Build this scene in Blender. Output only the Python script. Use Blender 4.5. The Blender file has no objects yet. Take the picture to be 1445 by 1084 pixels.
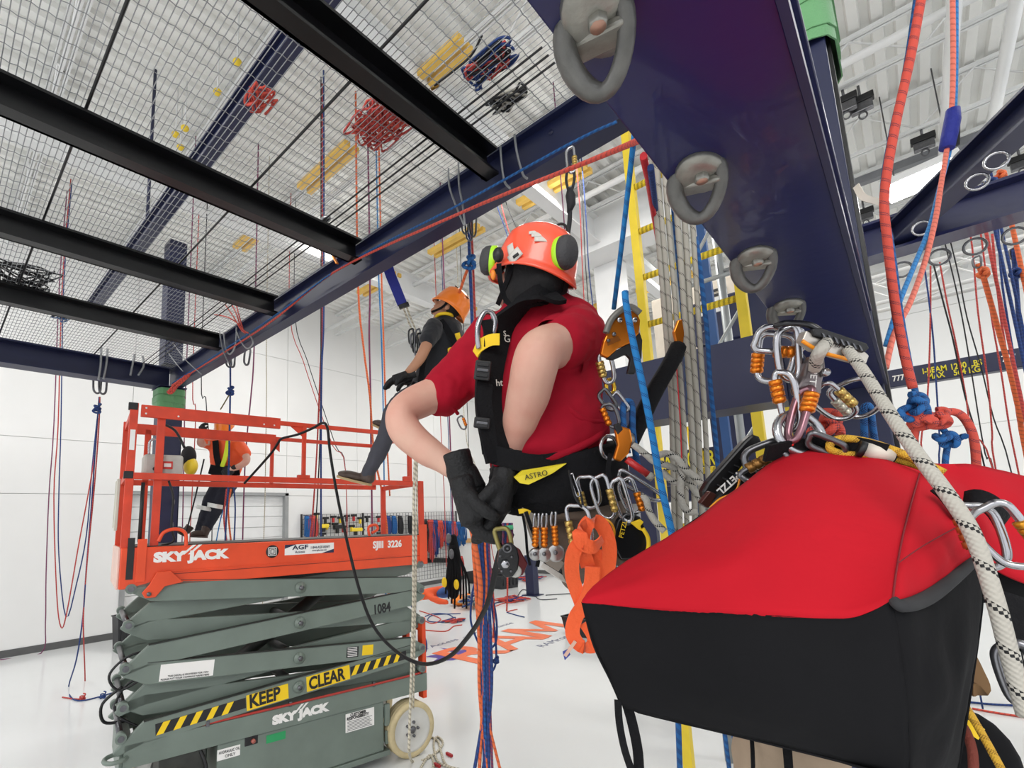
import bpy, bmesh, math, random
from mathutils import Vector, Matrix, Quaternion
random.seed(7)
V = Vector
S = bpy.context.scene
COL = S.collection
# ---------------------------------------------------------------- camera, world, light, exposure
FPX, CX, CY = 695.4, 631.3, 630.6                       # focal length and principal point in pixels of 1445x1084
MW = Matrix(((0.72453905, 0.68821609, -0.0374403), (0.12691544, -0.07982684, 0.98869618), (0.67744788, -0.72110075, -0.14518291)))
CAM = V((0, 0, 2.0))
cd = bpy.data.cameras.new('camera'); cam = bpy.data.objects.new('camera', cd); COL.objects.link(cam)
cd.sensor_fit = 'HORIZONTAL'; cd.sensor_width = 36.0; cd.lens = FPX / 1445 * 36.0
cd.shift_x = (722.5 - CX) / 1445; cd.shift_y = (CY - 542) / 1445
cd.clip_start = 0.02; cd.clip_end = 200
cam.matrix_world = Matrix.Translation(CAM) @ MW.transposed().to_4x4()
S.camera = cam
w = bpy.data.worlds.new('hall_ambience'); S.world = w; w.use_nodes = True
w.node_tree.nodes['Background'].inputs[0].default_value = (0.93, 0.95, 1.0, 1)
w.node_tree.nodes['Background'].inputs[1].default_value = 1.08
S.view_settings.view_transform = 'Standard'; S.view_settings.look = 'None'
S.view_settings.exposure = 0.46; S.view_settings.gamma = 1.0; S.view_settings.use_curve_mapping = False

def area(loc, sx, sy, power, rot=(0, 0, 0), color=(1, 0.98, 0.95)):
    l = bpy.data.lights.new('bay_or_fill_light', 'AREA'); l.shape = 'RECTANGLE'; l.size = sx; l.size_y = sy; l.energy = power; l.color = color
    o = bpy.data.objects.new('bay_or_fill_light', l); COL.objects.link(o); o.location = loc; o.rotation_euler = rot
    return o
for _x, _y in ((-8, -1), (-8, 5), (-8, 11), (-2.5, 11), (3.5, 11), (3.5, 6), (-3, 6)):
    area((_x, _y, 7.0), 2.6, 1.2, 95)
area((1.8, -2.6, 5.0), 3.0, 2.0, 110, (math.radians(38), math.radians(12), 0))  # added fill lamp behind the camera, brightens the fronts facing it
area((-3.2, -6.2, 5.0), 4.0, 2.0, 190, (math.radians(52), 0, 0))  # second added fill lamp, turned towards the lift

# ---------------------------------------------------------------- measuring helpers (a pixel of the photo -> a point at a real depth or on a real plane)
def ray(px, py):
    return MW.transposed() @ V(((px - CX) / FPX, -(py - CY) / FPX, -1.0))
def P(px, py, d): return CAM + ray(px, py) * d
def on(px, py, ax, val):
    r = ray(px, py); return CAM + r * ((val - CAM[ax]) / r[ax])

# ---------------------------------------------------------------- materials
MATS = {}
def srgb(c): return tuple((x / 12.92 if x <= 0.04045 else ((x + 0.055) / 1.055) ** 2.4) for x in c)
def C8(r, g, b): return srgb((r / 255, g / 255, b / 255))
def mat(name, col, rough=0.5, metal=0.0, var=0.08, scale=6.0, bump=0.0, bscale=60.0, spec=0.5, emit=None, coat=0.0, sheen=0.0, col2=None):
    if name in MATS: return MATS[name]
    m = bpy.data.materials.new(name); m.use_nodes = True; nt = m.node_tree; N = nt.nodes; L = nt.links
    b = N['Principled BSDF']; b.inputs['Roughness'].default_value = rough; b.inputs['Metallic'].default_value = metal
    b.inputs['Specular IOR Level'].default_value = spec; b.inputs['Coat Weight'].default_value = coat
    b.inputs['Sheen Weight'].default_value = sheen
    tc = N.new('ShaderNodeTexCoord'); nz = N.new('ShaderNodeTexNoise'); nz.inputs['Scale'].default_value = scale; nz.inputs['Detail'].default_value = 5
    L.new(tc.outputs['Object'], nz.inputs['Vector'])
    rp = N.new('ShaderNodeValToRGB'); rp.color_ramp.elements[0].position = 0.3; rp.color_ramp.elements[1].position = 0.72
    c2 = col2 if col2 else tuple(min(1, x * (1 + var)) for x in col)
    c1 = tuple(x * (1 - var) for x in col)
    rp.color_ramp.elements[0].color = (*c1, 1); rp.color_ramp.elements[1].color = (*c2, 1)
    L.new(nz.outputs['Fac'], rp.inputs['Fac']); L.new(rp.outputs['Color'], b.inputs['Base Color'])
    if bump > 0:
        n2 = N.new('ShaderNodeTexNoise'); n2.inputs['Scale'].default_value = bscale; n2.inputs['Detail'].default_value = 4
        L.new(tc.outputs['Object'], n2.inputs['Vector'])
        bp = N.new('ShaderNodeBump'); bp.inputs['Strength'].default_value = bump; bp.inputs['Distance'].default_value = 0.01
        L.new(n2.outputs['Fac'], bp.inputs['Height']); L.new(bp.outputs['Normal'], b.inputs['Normal'])
    if emit:
        b.inputs['Emission Color'].default_value = (*emit[0], 1); b.inputs['Emission Strength'].default_value = emit[1]
    MATS[name] = m
    return m
def ropemat(name, base, tick, pitch=0.02, density=0.5, rad=0.0055, rows=10):
    """braided sheath: u runs along the rope in metres, v around it; darker tracer ticks and a fine braid bump"""
    if name in MATS: return MATS[name]
    m = bpy.data.materials.new(name); m.use_nodes = True; nt = m.node_tree; N = nt.nodes; L = nt.links
    b = N['Principled BSDF']; b.inputs['Roughness'].default_value = 0.75
    uv = N.new('ShaderNodeUVMap'); sep = N.new('ShaderNodeSeparateXYZ'); L.new(uv.outputs['UV'], sep.inputs[0])
    def mth(op, a, bb=None, c=None):
        n = N.new('ShaderNodeMath'); n.operation = op
        for i, x in enumerate((a, bb, c)):
            if x is None: continue
            if isinstance(x, (int, float)): n.inputs[i].default_value = x
            else: L.new(x, n.inputs[i])
        return n.outputs[0]
    u = sep.outputs[0]; v = sep.outputs[1]
    # diagonal bands of ticks
    a = mth('ADD', mth('DIVIDE', u, pitch), mth('MULTIPLY', v, 1.0))
    fa = mth('FRACT', a)
    band = mth('LESS_THAN', fa, density)
    cu = mth('FRACT', mth('DIVIDE', u, pitch / 6.0)); cv = mth('FRACT', mth('MULTIPLY', v, rows))
    ck = mth('LESS_THAN', mth('MULTIPLY', mth('SUBTRACT', cu, 0.5), mth('SUBTRACT', cv, 0.5)), 0.0)
    f = mth('MULTIPLY', band, ck)
    mx = N.new('ShaderNodeMix'); mx.data_type = 'RGBA'; L.new(f, mx.inputs[0]); mx.inputs[6].default_value = (*base, 1); mx.inputs[7].default_value = (*tick, 1)
    L.new(mx.outputs[2], b.inputs['Base Color'])
    wv = mth('MULTIPLY', mth('SINE', mth('MULTIPLY', u, 6.283 / (rad * 0.7))), mth('SINE', mth('MULTIPLY', v, 6.283 * rows)))
    bp = N.new('ShaderNodeBump'); bp.inputs['Strength'].default_value = 0.5; bp.inputs['Distance'].default_value = 0.001
    L.new(wv, bp.inputs['Height']); L.new(bp.outputs['Normal'], b.inputs['Normal'])
    MATS[name] = m
    return m

# ---------------------------------------------------------------- object helpers
WM = {}           # object name -> world matrix of its local space
def tag(o, label=None, cat=None, group=None, kind=None):
    if label: o['label'] = label
    if cat: o['category'] = cat
    if group: o['group'] = group
    if kind: o['kind'] = kind
    return o
def thing(name, label, cat, loc=(0, 0, 0), rotz=0.0, group=None, tilt=0.0):
    o = bpy.data.objects.new(name, None); COL.objects.link(o); o.empty_display_size = 0.05
    o.location = loc; o.rotation_euler = (0, tilt, rotz)
    WM[o.name] = Matrix.LocRotScale(V(loc), o.rotation_euler, None)
    return tag(o, label, cat, group)
def _root_inv(parent):
    return WM[parent.name].inverted() if parent else None

class MB:
    def __init__(s): s.v = []; s.f = []; s.uv = {}; s.sm = []
    def add(s, vs, fs, uvs=None, smooth=False):
        k = len(s.v); s.v += [V(a) for a in vs]
        for i, f in enumerate(fs):
            s.f.append(tuple(k + j for j in f)); s.sm.append(smooth)
            if uvs: s.uv[len(s.f) - 1] = uvs[i]
        return s
    def box(s, lo, hi, M=None):
        x0, y0, z0 = lo; x1, y1, z1 = hi
        vs = [V(p) for p in ((x0,y0,z0),(x1,y0,z0),(x1,y1,z0),(x0,y1,z0),(x0,y0,z1),(x1,y0,z1),(x1,y1,z1),(x0,y1,z1))]
        if M: vs = [M @ p for p in vs]
        return s.add(vs, ((0,3,2,1),(4,5,6,7),(0,1,5,4),(1,2,6,5),(2,3,7,6),(3,0,4,7)))
    def beam(s, a, b, w, h, up=(0, 0, 1)):
        a = V(a); b = V(b); d = (b - a).normalized(); up = V(up)
        if abs(d.dot(up)) > 0.98: up = V((0, 1, 0))
        r = d.cross(up).normalized(); u = r.cross(d).normalized(); r *= w / 2; u *= h / 2
        vs = [a - r - u, a + r - u, a + r + u, a - r + u, b - r - u, b + r - u, b + r + u, b - r + u]
        return s.add(vs, ((0,3,2,1),(4,5,6,7),(0,1,5,4),(1,2,6,5),(2,3,7,6),(3,0,4,7)))
    def ibeam(s, a, b, w, h, tf, tw, up=(0, 0, 1)):
        a = V(a); b = V(b); u = V(up).normalized()
        s.beam(a + u * (h / 2 - tf / 2), b + u * (h / 2 - tf / 2), w, tf, up)
        s.beam(a - u * (h / 2 - tf / 2), b - u * (h / 2 - tf / 2), w, tf, up)
        return s.beam(a, b, tw, h - 2 * tf, up)
    def prism(s, pts, thick, M=None):
        """polygon in local x,z extruded along y from 0 to thick"""
        n = len(pts); vs = [V((p[0], 0, p[1])) for p in pts] + [V((p[0], thick, p[1])) for p in pts]
        if M: vs = [M @ p for p in vs]
        fs = [tuple(range(n)), tuple(range(2 * n - 1, n - 1, -1))] + [(i, n + i, n + (i + 1) % n, (i + 1) % n) for i in range(n)]
        return s.add(vs, fs)
    def tube(s, pts, r, n=8, closed=False, caps=True, flat=1.0, up=None):
        pts = [V(p) for p in pts]
        m = len(pts); rr = r if isinstance(r, (list, tuple)) else [r] * m
        tan = []
        for i in range(m):
            if closed: t = pts[(i + 1) % m] - pts[i - 1]
            else: t = pts[min(i + 1, m - 1)] - pts[max(i - 1, 0)]
            tan.append(t.normalized() if t.length > 1e-9 else V((0, 0, 1)))
        ref = V(up) if up else (V((0, 0, 1)) if abs(tan[0].z) < 0.9 else V((1, 0, 0)))
        nrm = (ref - tan[0] * ref.dot(tan[0])).normalized()
        k = len(s.v); L = 0; ls = []
        for i in range(m):
            if i: 
                q = tan[i - 1].rotation_difference(tan[i]); nrm = q @ nrm; L += (pts[i] - pts[i - 1]).length
                if up: nrm = (V(up) - tan[i] * V(up).dot(tan[i])).normalized()
            ls.append(L); bi = tan[i].cross(nrm)
            for j in range(n):
                a = 2 * math.pi * j / n
                s.v.append(pts[i] + nrm * (math.cos(a) * rr[i] * flat) + bi * (math.sin(a) * rr[i]))
        seg = m if closed else m - 1
        for i in range(seg):
            i2 = (i + 1) % m; l2 = ls[i2] if i2 else L + (pts[0] - pts[-1]).length
            for j in range(n):
                j2 = (j + 1) % n
                s.f.append((k + i * n + j, k + i * n + j2, k + i2 * n + j2, k + i2 * n + j)); s.sm.append(True)
                s.uv[len(s.f) - 1] = ((ls[i], j / n), (ls[i], (j + 1) / n), (l2, (j + 1) / n), (l2, j / n))
        if caps and not closed:
            s.f.append(tuple(k + j for j in range(n - 1, -1, -1))); s.sm.append(False)
            s.f.append(tuple(k + (m - 1) * n + j for j in range(n))); s.sm.append(False)
        return s
    def strap(s, pts, w, t, side):
        """flat webbing along pts; side = direction (or list) of the width"""
        pts = [V(p) for p in pts]; m = len(pts); k = len(s.v); L = 0
        crn = ((-1, -1), (1, -1), (1, 1), (-1, 1))
        for i in range(m):
            tn = (pts[min(i + 1, m - 1)] - pts[max(i - 1, 0)]).normalized()
            sd = V(side[i]) if isinstance(side, list) else V(side)
            sd = (sd - tn * sd.dot(tn)).normalized(); nn = tn.cross(sd)
            for j in range(4):
                for a, b in (crn[j], crn[(j + 1) % 4]): s.v.append(pts[i] + sd * (a * w / 2) + nn * (b * t / 2))
        for i in range(m - 1):
            l0 = L; L += (pts[i + 1] - pts[i]).length
            for j in range(4):
                q = k + i * 8 + 2 * j
                s.f.append((q, q + 1, q + 9, q + 8)); s.sm.append(True)
                s.uv[len(s.f) - 1] = ((l0, j / 4), (l0, (j + 1) / 4), (L, (j + 1) / 4), (L, j / 4))
        s.f.append((k + 6, k + 4, k + 2, k)); s.sm.append(False)
        e = k + (m - 1) * 8; s.f.append((e, e + 2, e + 4, e + 6)); s.sm.append(False)
        return s
    def cyl(s, a, b, r, n=16, r2=None, smooth=True):
        a = V(a); b = V(b); s.tube([a, b], [r, r if r2 is None else r2], n)
        return s
    def lathe(s, prof, n=24, M=None, caps=True):
        """prof: (radius, height) along local z"""
        k = len(s.v); m = len(prof)
        for r, h in prof:
            for j in range(n):
                a = 2 * math.pi * j / n; p = V((r * math.cos(a), r * math.sin(a), h)); s.v.append(M @ p if M else p)
        for i in range(m - 1):
            for j in range(n):
                j2 = (j + 1) % n; s.f.append((k + i * n + j, k + i * n + j2, k + i * n + n + j2, k + i * n + n + j)); s.sm.append(True)
        if caps and prof[0][0] > 1e-6: s.f.append(tuple(k + j for j in range(n - 1, -1, -1))); s.sm.append(False)
        if caps and prof[-1][0] > 1e-6: s.f.append(tuple(k + (m - 1) * n + j for j in range(n))); s.sm.append(False)
        return s
    def ell(s, c, rx, ry, rz, M=None, nu=16, nv=10):
        pr = [(math.sin(math.pi * i / nv), -math.cos(math.pi * i / nv)) for i in range(nv + 1)]
        T = Matrix.Translation(V(c)) @ (M.to_4x4() if M else Matrix.Identity(4)) @ Matrix.Diagonal((rx, ry, rz, 1))
        return s.lathe(pr, nu, T)
    def grid(s, rows, closed=False, smooth=True):
        """rows: list of equal-length point lists"""
        k = len(s.v); m = len(rows); n = len(rows[0])
        for r in rows: s.v += [V(p) for p in r]
        for i in range(m - 1):
            for j in range(n if closed else n - 1):
                j2 = (j + 1) % n; s.f.append((k + i * n + j, k + i * n + j2, k + (i + 1) * n + j2, k + (i + 1) * n + j)); s.sm.append(smooth)
        return s
    def mesh(s, name, m=None, inv=None):
        me = bpy.data.meshes.new(name)
        vs = [inv @ p for p in s.v] if inv else s.v
        me.from_pydata([tuple(p) for p in vs], [], s.f)
        if s.uv:
            ul = me.uv_layers.new(name='UVMap'); d = ul.data
            for fi, uvs in s.uv.items():
                st = me.polygons[fi].loop_start
                for q, uvp in enumerate(uvs): d[st + q].uv = uvp
        me.polygons.foreach_set('use_smooth', s.sm)
        if m:
            me.materials.append(m)
        me.validate(); me.update()
        return me
    def build(s, name, m, parent=None, local=False, bevel=0.0, label=None):
        """local=True: vertices are already in the top-level thing's own space; else they are world points"""
        inv = None; o = None
        if parent is not None and not local: inv = WM[parent.name].inverted()
        if parent is None and not local:
            c = sum(s.v, V()) / max(1, len(s.v)); lo = min(p.z for p in s.v); c.z = lo; inv = Matrix.Translation(-c)
        o = bpy.data.objects.new(name, s.mesh(name, m, inv)); COL.objects.link(o)
        if parent is None and not local:
            o.location = c; WM[o.name] = Matrix.Translation(c)
        elif parent is not None:
            o.parent = parent; WM[o.name] = WM[parent.name]
        else: WM[o.name] = Matrix.Identity(4)
        if bevel > 0:
            md = o.modifiers.new('bevel', 'BEVEL'); md.width = bevel; md.segments = 2; md.limit_method = 'ANGLE'; md.angle_limit = 0.9
        if label: o['label'] = label
        return o
def mould(mb, name, m, parent=None, vox=0.008, smooth=6, local=False, disp=0.0):
    """fuse overlapping volumes into one continuous skin"""
    o = mb.build(name, m, parent, local)
    md = o.modifiers.new('fuse', 'REMESH'); md.mode = 'VOXEL'; md.voxel_size = vox; md.use_smooth_shade = True
    if smooth: sm = o.modifiers.new('smooth', 'SMOOTH'); sm.iterations = smooth; sm.factor = 0.6
    if name in ('shirt', 'trousers') :
        tx_ = bpy.data.textures.get('cloth_folds') or bpy.data.textures.new('cloth_folds', 'CLOUDS'); tx_.noise_scale = .055; tx_.noise_depth = 1
        dm_ = o.modifiers.new('folds', 'DISPLACE'); dm_.texture = tx_; dm_.strength = .014; dm_.mid_level = .5; dm_.texture_coords = 'LOCAL'
    dg = bpy.context.evaluated_depsgraph_get(); ev = o.evaluated_get(dg); me = bpy.data.meshes.new_from_object(ev)
    old = o.data; o.modifiers.clear(); o.data = me; bpy.data.meshes.remove(old)
    for p in me.polygons: p.use_smooth = True
    return o
def cat(pts, n=6, closed=False):
    """Catmull-Rom through the points"""
    pts = [V(p) for p in pts]; m = len(pts); out = []
    if m < 3 and not closed: return [pts[0].lerp(pts[-1], i / n) for i in range(n + 1)]
    rng = range(m if closed else m - 1)
    for i in rng:
        g = (lambda q: pts[q % m]) if closed else (lambda q: pts[max(0, min(m - 1, q))])
        p0, p1, p2, p3 = g(i - 1), g(i), g(i + 1), g(i + 2)
        for j in range(n):
            t = j / n; out.append(0.5 * ((2 * p1) + (p2 - p0) * t + (2 * p0 - 5 * p1 + 4 * p2 - p3) * t * t + (3 * p1 - p0 - 3 * p2 + p3) * t ** 3))
    if not closed: out.append(pts[-1])
    return out
def text(s, size, m, parent, org, xd, yd, ext=0.0015, name='lettering', sx=1.0, bold=0.0, align='LEFT', shear=0.0, local=False):
    c = bpy.data.curves.new('t', 'FONT'); c.body = s; c.size = size; c.extrude = ext; c.resolution_u = 3; c.offset = bold; c.align_x = align; c.shear = shear
    t = bpy.data.objects.new('t', c); COL.objects.link(t)
    dg = bpy.context.evaluated_depsgraph_get(); me = bpy.data.meshes.new_from_object(t.evaluated_get(dg))
    bpy.data.objects.remove(t)
    xd = V(xd).normalized(); yd = V(yd).normalized(); zd = xd.cross(yd)
    T = Matrix(((xd.x * sx, yd.x, zd.x, org[0]), (xd.y * sx, yd.y, zd.y, org[1]), (xd.z * sx, yd.z, zd.z, org[2]), (0, 0, 0, 1)))
    if parent is not None and not local: T = WM[parent.name].inverted() @ T
    me.transform(T); me.materials.clear(); me.materials.append(m)
    o = bpy.data.objects.new(name, me); COL.objects.link(o)
    if parent is not None: o.parent = parent; WM[o.name] = WM[parent.name]
    return o
# ================================================================ materials shared
white_wall = mat('painted_wall', C8(232, 232, 230), 0.75, var=0.015, scale=1.5, bump=0.05, bscale=120)
white_paint = mat('white_steel', C8(226, 227, 226), 0.5, var=0.03, scale=3)
ceil_m = mat('ceiling_steel', C8(236, 236, 232), 0.6, var=0.03, scale=2)
dark_gap = mat('joint_grey', C8(198, 199, 198), 0.8)  # pale grey of the wall and door base showing in the joints
floor_m = mat('polished_floor', C8(222, 224, 224), 0.16, var=0.02, scale=0.9, bump=0.015, bscale=3, spec=0.5)
base_m = mat('grey_baseboard', C8(88, 88, 88), 0.6)
navy = mat('navy_enamel', C8(19, 25, 74), 0.3, var=0.1, scale=3, bump=0.05, bscale=30, coat=0.25)
navy_flat = mat('navy_satin', C8(24, 30, 64), 0.42, var=0.08, scale=4)
black_st = mat('black_steel', C8(16, 16, 18), 0.32, var=0.3, scale=8, bump=0.06, bscale=25)
galv = mat('galvanised_wire', C8(150, 152, 154), 0.38, metal=0.55, var=0.15, scale=20)
steel = mat('steel', C8(175, 175, 178), 0.25, metal=0.95, var=0.1, scale=30)
dsteel = mat('dark_steel', C8(105, 105, 108), 0.32, metal=0.85, var=0.2, scale=30)
orange_p = mat('orange_paint', C8(228, 76, 34), 0.42, var=0.1, scale=5, bump=0.03, bscale=40)
orange_d = mat('orange_rail_paint', C8(212, 64, 34), 0.45, var=0.14, scale=9, bump=0.04, bscale=50)
green_st = mat('grey_green_enamel', C8(112, 124, 115), 0.42, var=0.1, scale=4, bump=0.04, bscale=30)
green_dk = mat('dark_grease', C8(50, 52, 48), 0.5, var=0.3, scale=9)
black_pl = mat('black_plastic', C8(20, 20, 22), 0.5, var=0.1)
yellow_p = mat('yellow_paint', C8(238, 208, 50), 0.45, var=0.08, scale=8)
yel_tape = mat('yellow_sticker', C8(245, 205, 20), 0.45, var=0.04)
whiteS = mat('white_sticker', C8(238, 236, 232), 0.5, var=0.02)
blackS = mat('black_ink', C8(22, 22, 24), 0.5, var=0.02)
red_p = mat('red_hose', C8(170, 50, 40), 0.5)

# ================================================================ room
XL, YF, ZC = -11.3, 15.0, 7.9
b = MB().box((XL - .3, -9, -.2), (14, YF + .3, 0)); floor = tag(b.build('floor', floor_m, local=True), kind='structure')
# left wall : base and panels with open joints
b = MB().box((XL - .3, -9, 0), (XL - .02, 2.7, 9)).box((XL - .3, 6.2, 0), (XL - .02, YF + .3, 9)).box((XL - .3, 2.7, 2.78), (XL - .02, 6.2, 9)).box((XL - .4, 2.7, 0), (XL - .25, 6.2, 2.78))
wl = tag(b.build('wall_left', dark_gap, local=True), kind='structure')
def panel(y0, y1, z0, z1, m=white_wall, g=.005, name='panel'):
    MB().box((XL - .03, y0 + g, z0 + g), (XL, y1 - g, z1 - g)).build(name, m, wl, True)
DY0, DY1, DZ = 2.75, 6.15, 2.72
zs = [0.0, DZ, 3.72, 6.2, 9.0]
ys = [-9, -5, -1.0, DY0, DY1, 8.3, 11.4, 15.3]
for i in range(len(ys) - 1):
    for j in range(len(zs) - 1):
        if ys[i] == DY0 and j == 0: continue
        panel(ys[i], ys[i + 1], zs[j], zs[j + 1])
# roll-up door with its slats
dr = tag(MB().box((XL - .19, DY0, 0), (XL - .14, DY1, DZ)).build('door_1', dark_gap, local=True), kind='structure')
ns = 11
for i in range(ns):
    z0 = DZ * i / ns; MB().box((XL - .15, DY0 + .03, z0 + .006), (XL - .115, DY1 - .03, z0 + DZ / ns - .006)).build('slat', white_paint, dr, True)
fr = MB(); fr.box((XL - .2, DY1 - .04, 0), (XL + .02, DY1 + .05, DZ + .06)); fr.box((XL - .2, DY0 - .05, 0), (XL + .02, DY0 + .04, DZ + .06)); fr.box((XL - .2, DY0 - .05, DZ), (XL + .02, DY1 + .05, DZ + .07))
fr.build('door_frame', mat('pale_frame', C8(150, 152, 152), 0.5), dr, True)
for y0, y1, nm in ((-9, DY0 - .05, 'baseboard_left'), (DY1 + .05, YF, 'baseboard_left')):
    tag(MB().box((XL, y0, 0), (XL + .012, y1, .12)).build(nm, base_m, local=True), kind='structure')
# far wall
b = MB().box((XL - .3, YF + .02, 0), (14, YF + .3, 9)); wf = tag(b.build('wall_far', dark_gap, local=True), kind='structure')
xs = [XL, -7.6, -3.9, -.25, 3.5, 7.2, 14]
for i in range(len(xs) - 1):
    for z0, z1 in ((0, 3.55), (3.55, 6.2), (6.2, 9)):
        g = .005; MB().box((xs[i] + g, YF, z0 + g), (xs[i + 1] - g, YF + .03, z1 - g)).build('panel', white_wall, wf, True)
tag(MB().box((XL, YF - .012, 0), (14, YF, .12)).build('baseboard_far', base_m, local=True), kind='structure')
# ceiling : corrugated deck
b = MB(); x = -12.2; prof = []
while x < 14: prof += [(x, ZC), (x + .10, ZC), (x + .12, ZC + .06), (x + .20, ZC + .06), (x + .22, ZC)]; x += .22
rows = [[(px, y, pz) for px, pz in prof] for y in (-9, YF)]
b.grid(rows, smooth=False)
ceiling = tag(b.build('ceiling', ceil_m, local=True), kind='structure')
def joist(y):
    b = MB(); zt = ZC - .04; zb = zt - .62; x0, x1 = -11.3, 14
    b.box((x0, y - .05, zt - .05), (x1, y - .012, zt)); b.box((x0, y + .012, zt - .05), (x1, y + .05, zt))
    b.box((x0, y - .05, zb), (x1, y - .012, zb + .045)); b.box((x0, y + .012, zb), (x1, y + .05, zb + .045))
    x = x0; up = True
    while x < x1:
        b.tube([(x, y, zb + .03 if up else zt - .04), (x + .6, y, zt - .04 if up else zb + .03)], .013, 5, caps=False); x += .6; up = not up
    return b
jo = None
for k in range(14):
    y = 14.55 - k * 1.73
    if jo is None: jo = joist(0).build('joist', white_paint, ceiling, True); o = jo
    else: o = jo.copy(); COL.objects.link(o); o.parent = ceiling
    o.location = (0, y, 0)
# main girders across, conduit, sprinkler pipes
for x in (-7.4, -3.6, 4.0):
    MB().ibeam((x, -9, ZC - .88), (x, YF - .02, ZC - .88), .2, .5, .02, .015).build('girder', white_paint, ceiling, True)
MB().beam((-1.2, 10.2, 7.25), (12, 10.2, 7.25), .12, .12).build('conduit', mat('grey_conduit', C8(118, 120, 124), .5), ceiling, True)
MB().tube([(-11, 7.0, 7.1), (13, 7.0, 7.1)], .05, 8).build('pipe', white_paint, ceiling, True)
MB().tube([(-11, 12.0, 7.1), (13, 12.0, 7.1)], .05, 8).build('pipe', white_paint, ceiling, True)
for x in (.9, 1.35):
    MB().tube([(x, 3, 6.9), (x, 14.8, 6.9)], .06, 8).build('pipe', white_paint, ceiling, True)
for y in (3.6, 6.4, 8.9, 11.2):
    for i, x0 in enumerate((-8.6, -6.3, -4.2, -2.2)):
        MB().box((x0, y - .05, 7.12), (x0 + 1.25, y + .05, 7.2)).box((x0, y + .12, 7.12), (x0 + 1.25, y + .2, 7.2)).build('track_bar', mat('ochre_paint', C8(226, 184, 86), .5), ceiling, True)
# building column and duct
tag(MB().box((-3.95, 8.5, 0), (-3.5, 8.95, ZC)).build('trim_1', white_paint, local=True), kind='structure')
tag(MB().box((-4.5, 7.9, 6.66), (-2.2, 8.49, 7.52)).build('trim_2', white_paint, local=True), kind='structure')
# air unit with louvre on far side
for _x in (-2.4, -1.45): pass
ac = thing('air_unit', 'beige ventilation unit with black louvre behind the yellow ladder', 'ventilation unit', (-1.9, 7.2, 3.9))
MB().box((-2.5, 7.2, 3.95), (-1.35, 7.9, 5.1)).build('casing', mat('beige_panel', C8(196, 186, 170), .6), ac, bevel=.02)
for _x in (-2.42, -1.43): MB().cyl((_x, 7.55, 5.08), (_x, 7.55, ZC), .012).build('hanger_rod', steel, ac)
for i in range(11):
    MB().beam((-1.85, 7.19, 4.25 + i * .07), (-1.5, 7.19, 4.25 + i * .07), .02, .03).build('louvre_slat', blackS, ac)
# painted floor emblem
em = thing('floor_emblem', 'orange and purple letters painted on the white floor', 'floor marking', (-5.3, 6.5, 0))
ora = mat('orange_floor_paint', C8(240, 110, 50), .35, var=.05); pur = mat('purple_floor_paint', C8(70, 40, 150), .35, var=.05); blk = mat('grey_floor_paint', C8(70, 72, 110), .4)
# the lettering runs along +y (away to the right), tops towards the left wall
m_ = MB(); mp_ = lambda a, c: V((-4.72 - c, 7.2 + a, .004))
for qd in (((0, 0), (.22, 0), (.22, .92), (0, .92)), ((.88, 0), (1.1, 0), (1.1, .92), (.88, .92)), ((.22, .92), (.22, .60), (.50, .12), (.55, .36)), ((.88, .92), (.88, .60), (.60, .12), (.55, .36)), ((.50, .12), (.60, .12), (.55, .36))):
    n_ = len(qd); lo_ = [mp_(*a) for a in qd]; m_.add([a + V((0, 0, .0015)) for a in lo_], [tuple(range(n_))])
m_.build('lettering', ora, em)
for ch, yy in (('R', 5.35), ('A', 6.25)): text(ch, 1.28, ora, em, (-4.72, yy, .004), (0.0, 1, 0), (-1, 0.0, 0), .0012, sx=1.2, bold=.014)
text('Rope Access  ~  Maintenance', .17, blk, em, (-5.85, 5.15, .0005), (0, 1, 0), (-1, 0, 0), .001, sx=1.35)
text('RAMrope.com', .2, blk, em, (-4.45, 6.7, .0005), (0, 1, 0), (-1, 0, 0), .001, sx=1.2)
pf = [(608, 925), (640, 921), (620, 914), (648, 918), (662, 916), (656, 922), (668, 920), (640, 932), (612, 933), (618, 929), (600, 927)]
q = [on(x, y, 2, 0.002) for x, y in pf]; n = len(q)
MB().add(q, [tuple(range(n))]).build('swoosh', pur, em)
# ================================================================ navy platform frame with mesh floor
ZB, ZG = 3.7, 3.95
def copyto(o, parent, loc):
    c = o.copy(); COL.objects.link(c); c.parent = parent; c.location = loc; WM[c.name] = WM[parent.name]; return c
pf = thing('mesh_platform', 'raised navy steel platform with woven wire mesh floor seen from below', 'platform', (-6.45, 1.95, 0))
a = MB().ibeam((-6.6, 2.0, 3.825), (-.3, 2.0, 3.825), .10, .25, .018, .014); a.build('edge_beam', navy_flat, pf)
MB().ibeam((-6.48, 1.95, 3.825), (-6.48, -4.0, 3.825), .2, .25, .018, .014).build('edge_beam', navy_flat, pf)
MB().ibeam((-6.4, -4.0, 3.825), (.1, -4.0, 3.825), .17, .25, .018, .014).build('edge_beam', navy_flat, pf)
for x in (-1.42, -2.6, -3.77, -4.92):
    b = MB(); b.box((x - .035, -4, 3.775), (x + .05, 1.93, 3.79)); b.box((x - .035, -4, 3.92), (x + .05, 1.93, 3.935)); b.box((x - .035, -4, 3.775), (x - .02, 1.93, 3.935))
    b.build('cross_beam', black_st, pf)
    for dz in (.03, .07, .11):
        b = MB().lathe([(.014, 0), (.014, .012), (.0, .014)], 6, Matrix.Translation((x - .06, 1.94, 3.79 + dz)) @ Matrix.Rotation(math.pi / 2, 4, 'X')); b.build('bolt', black_st, pf)
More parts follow.
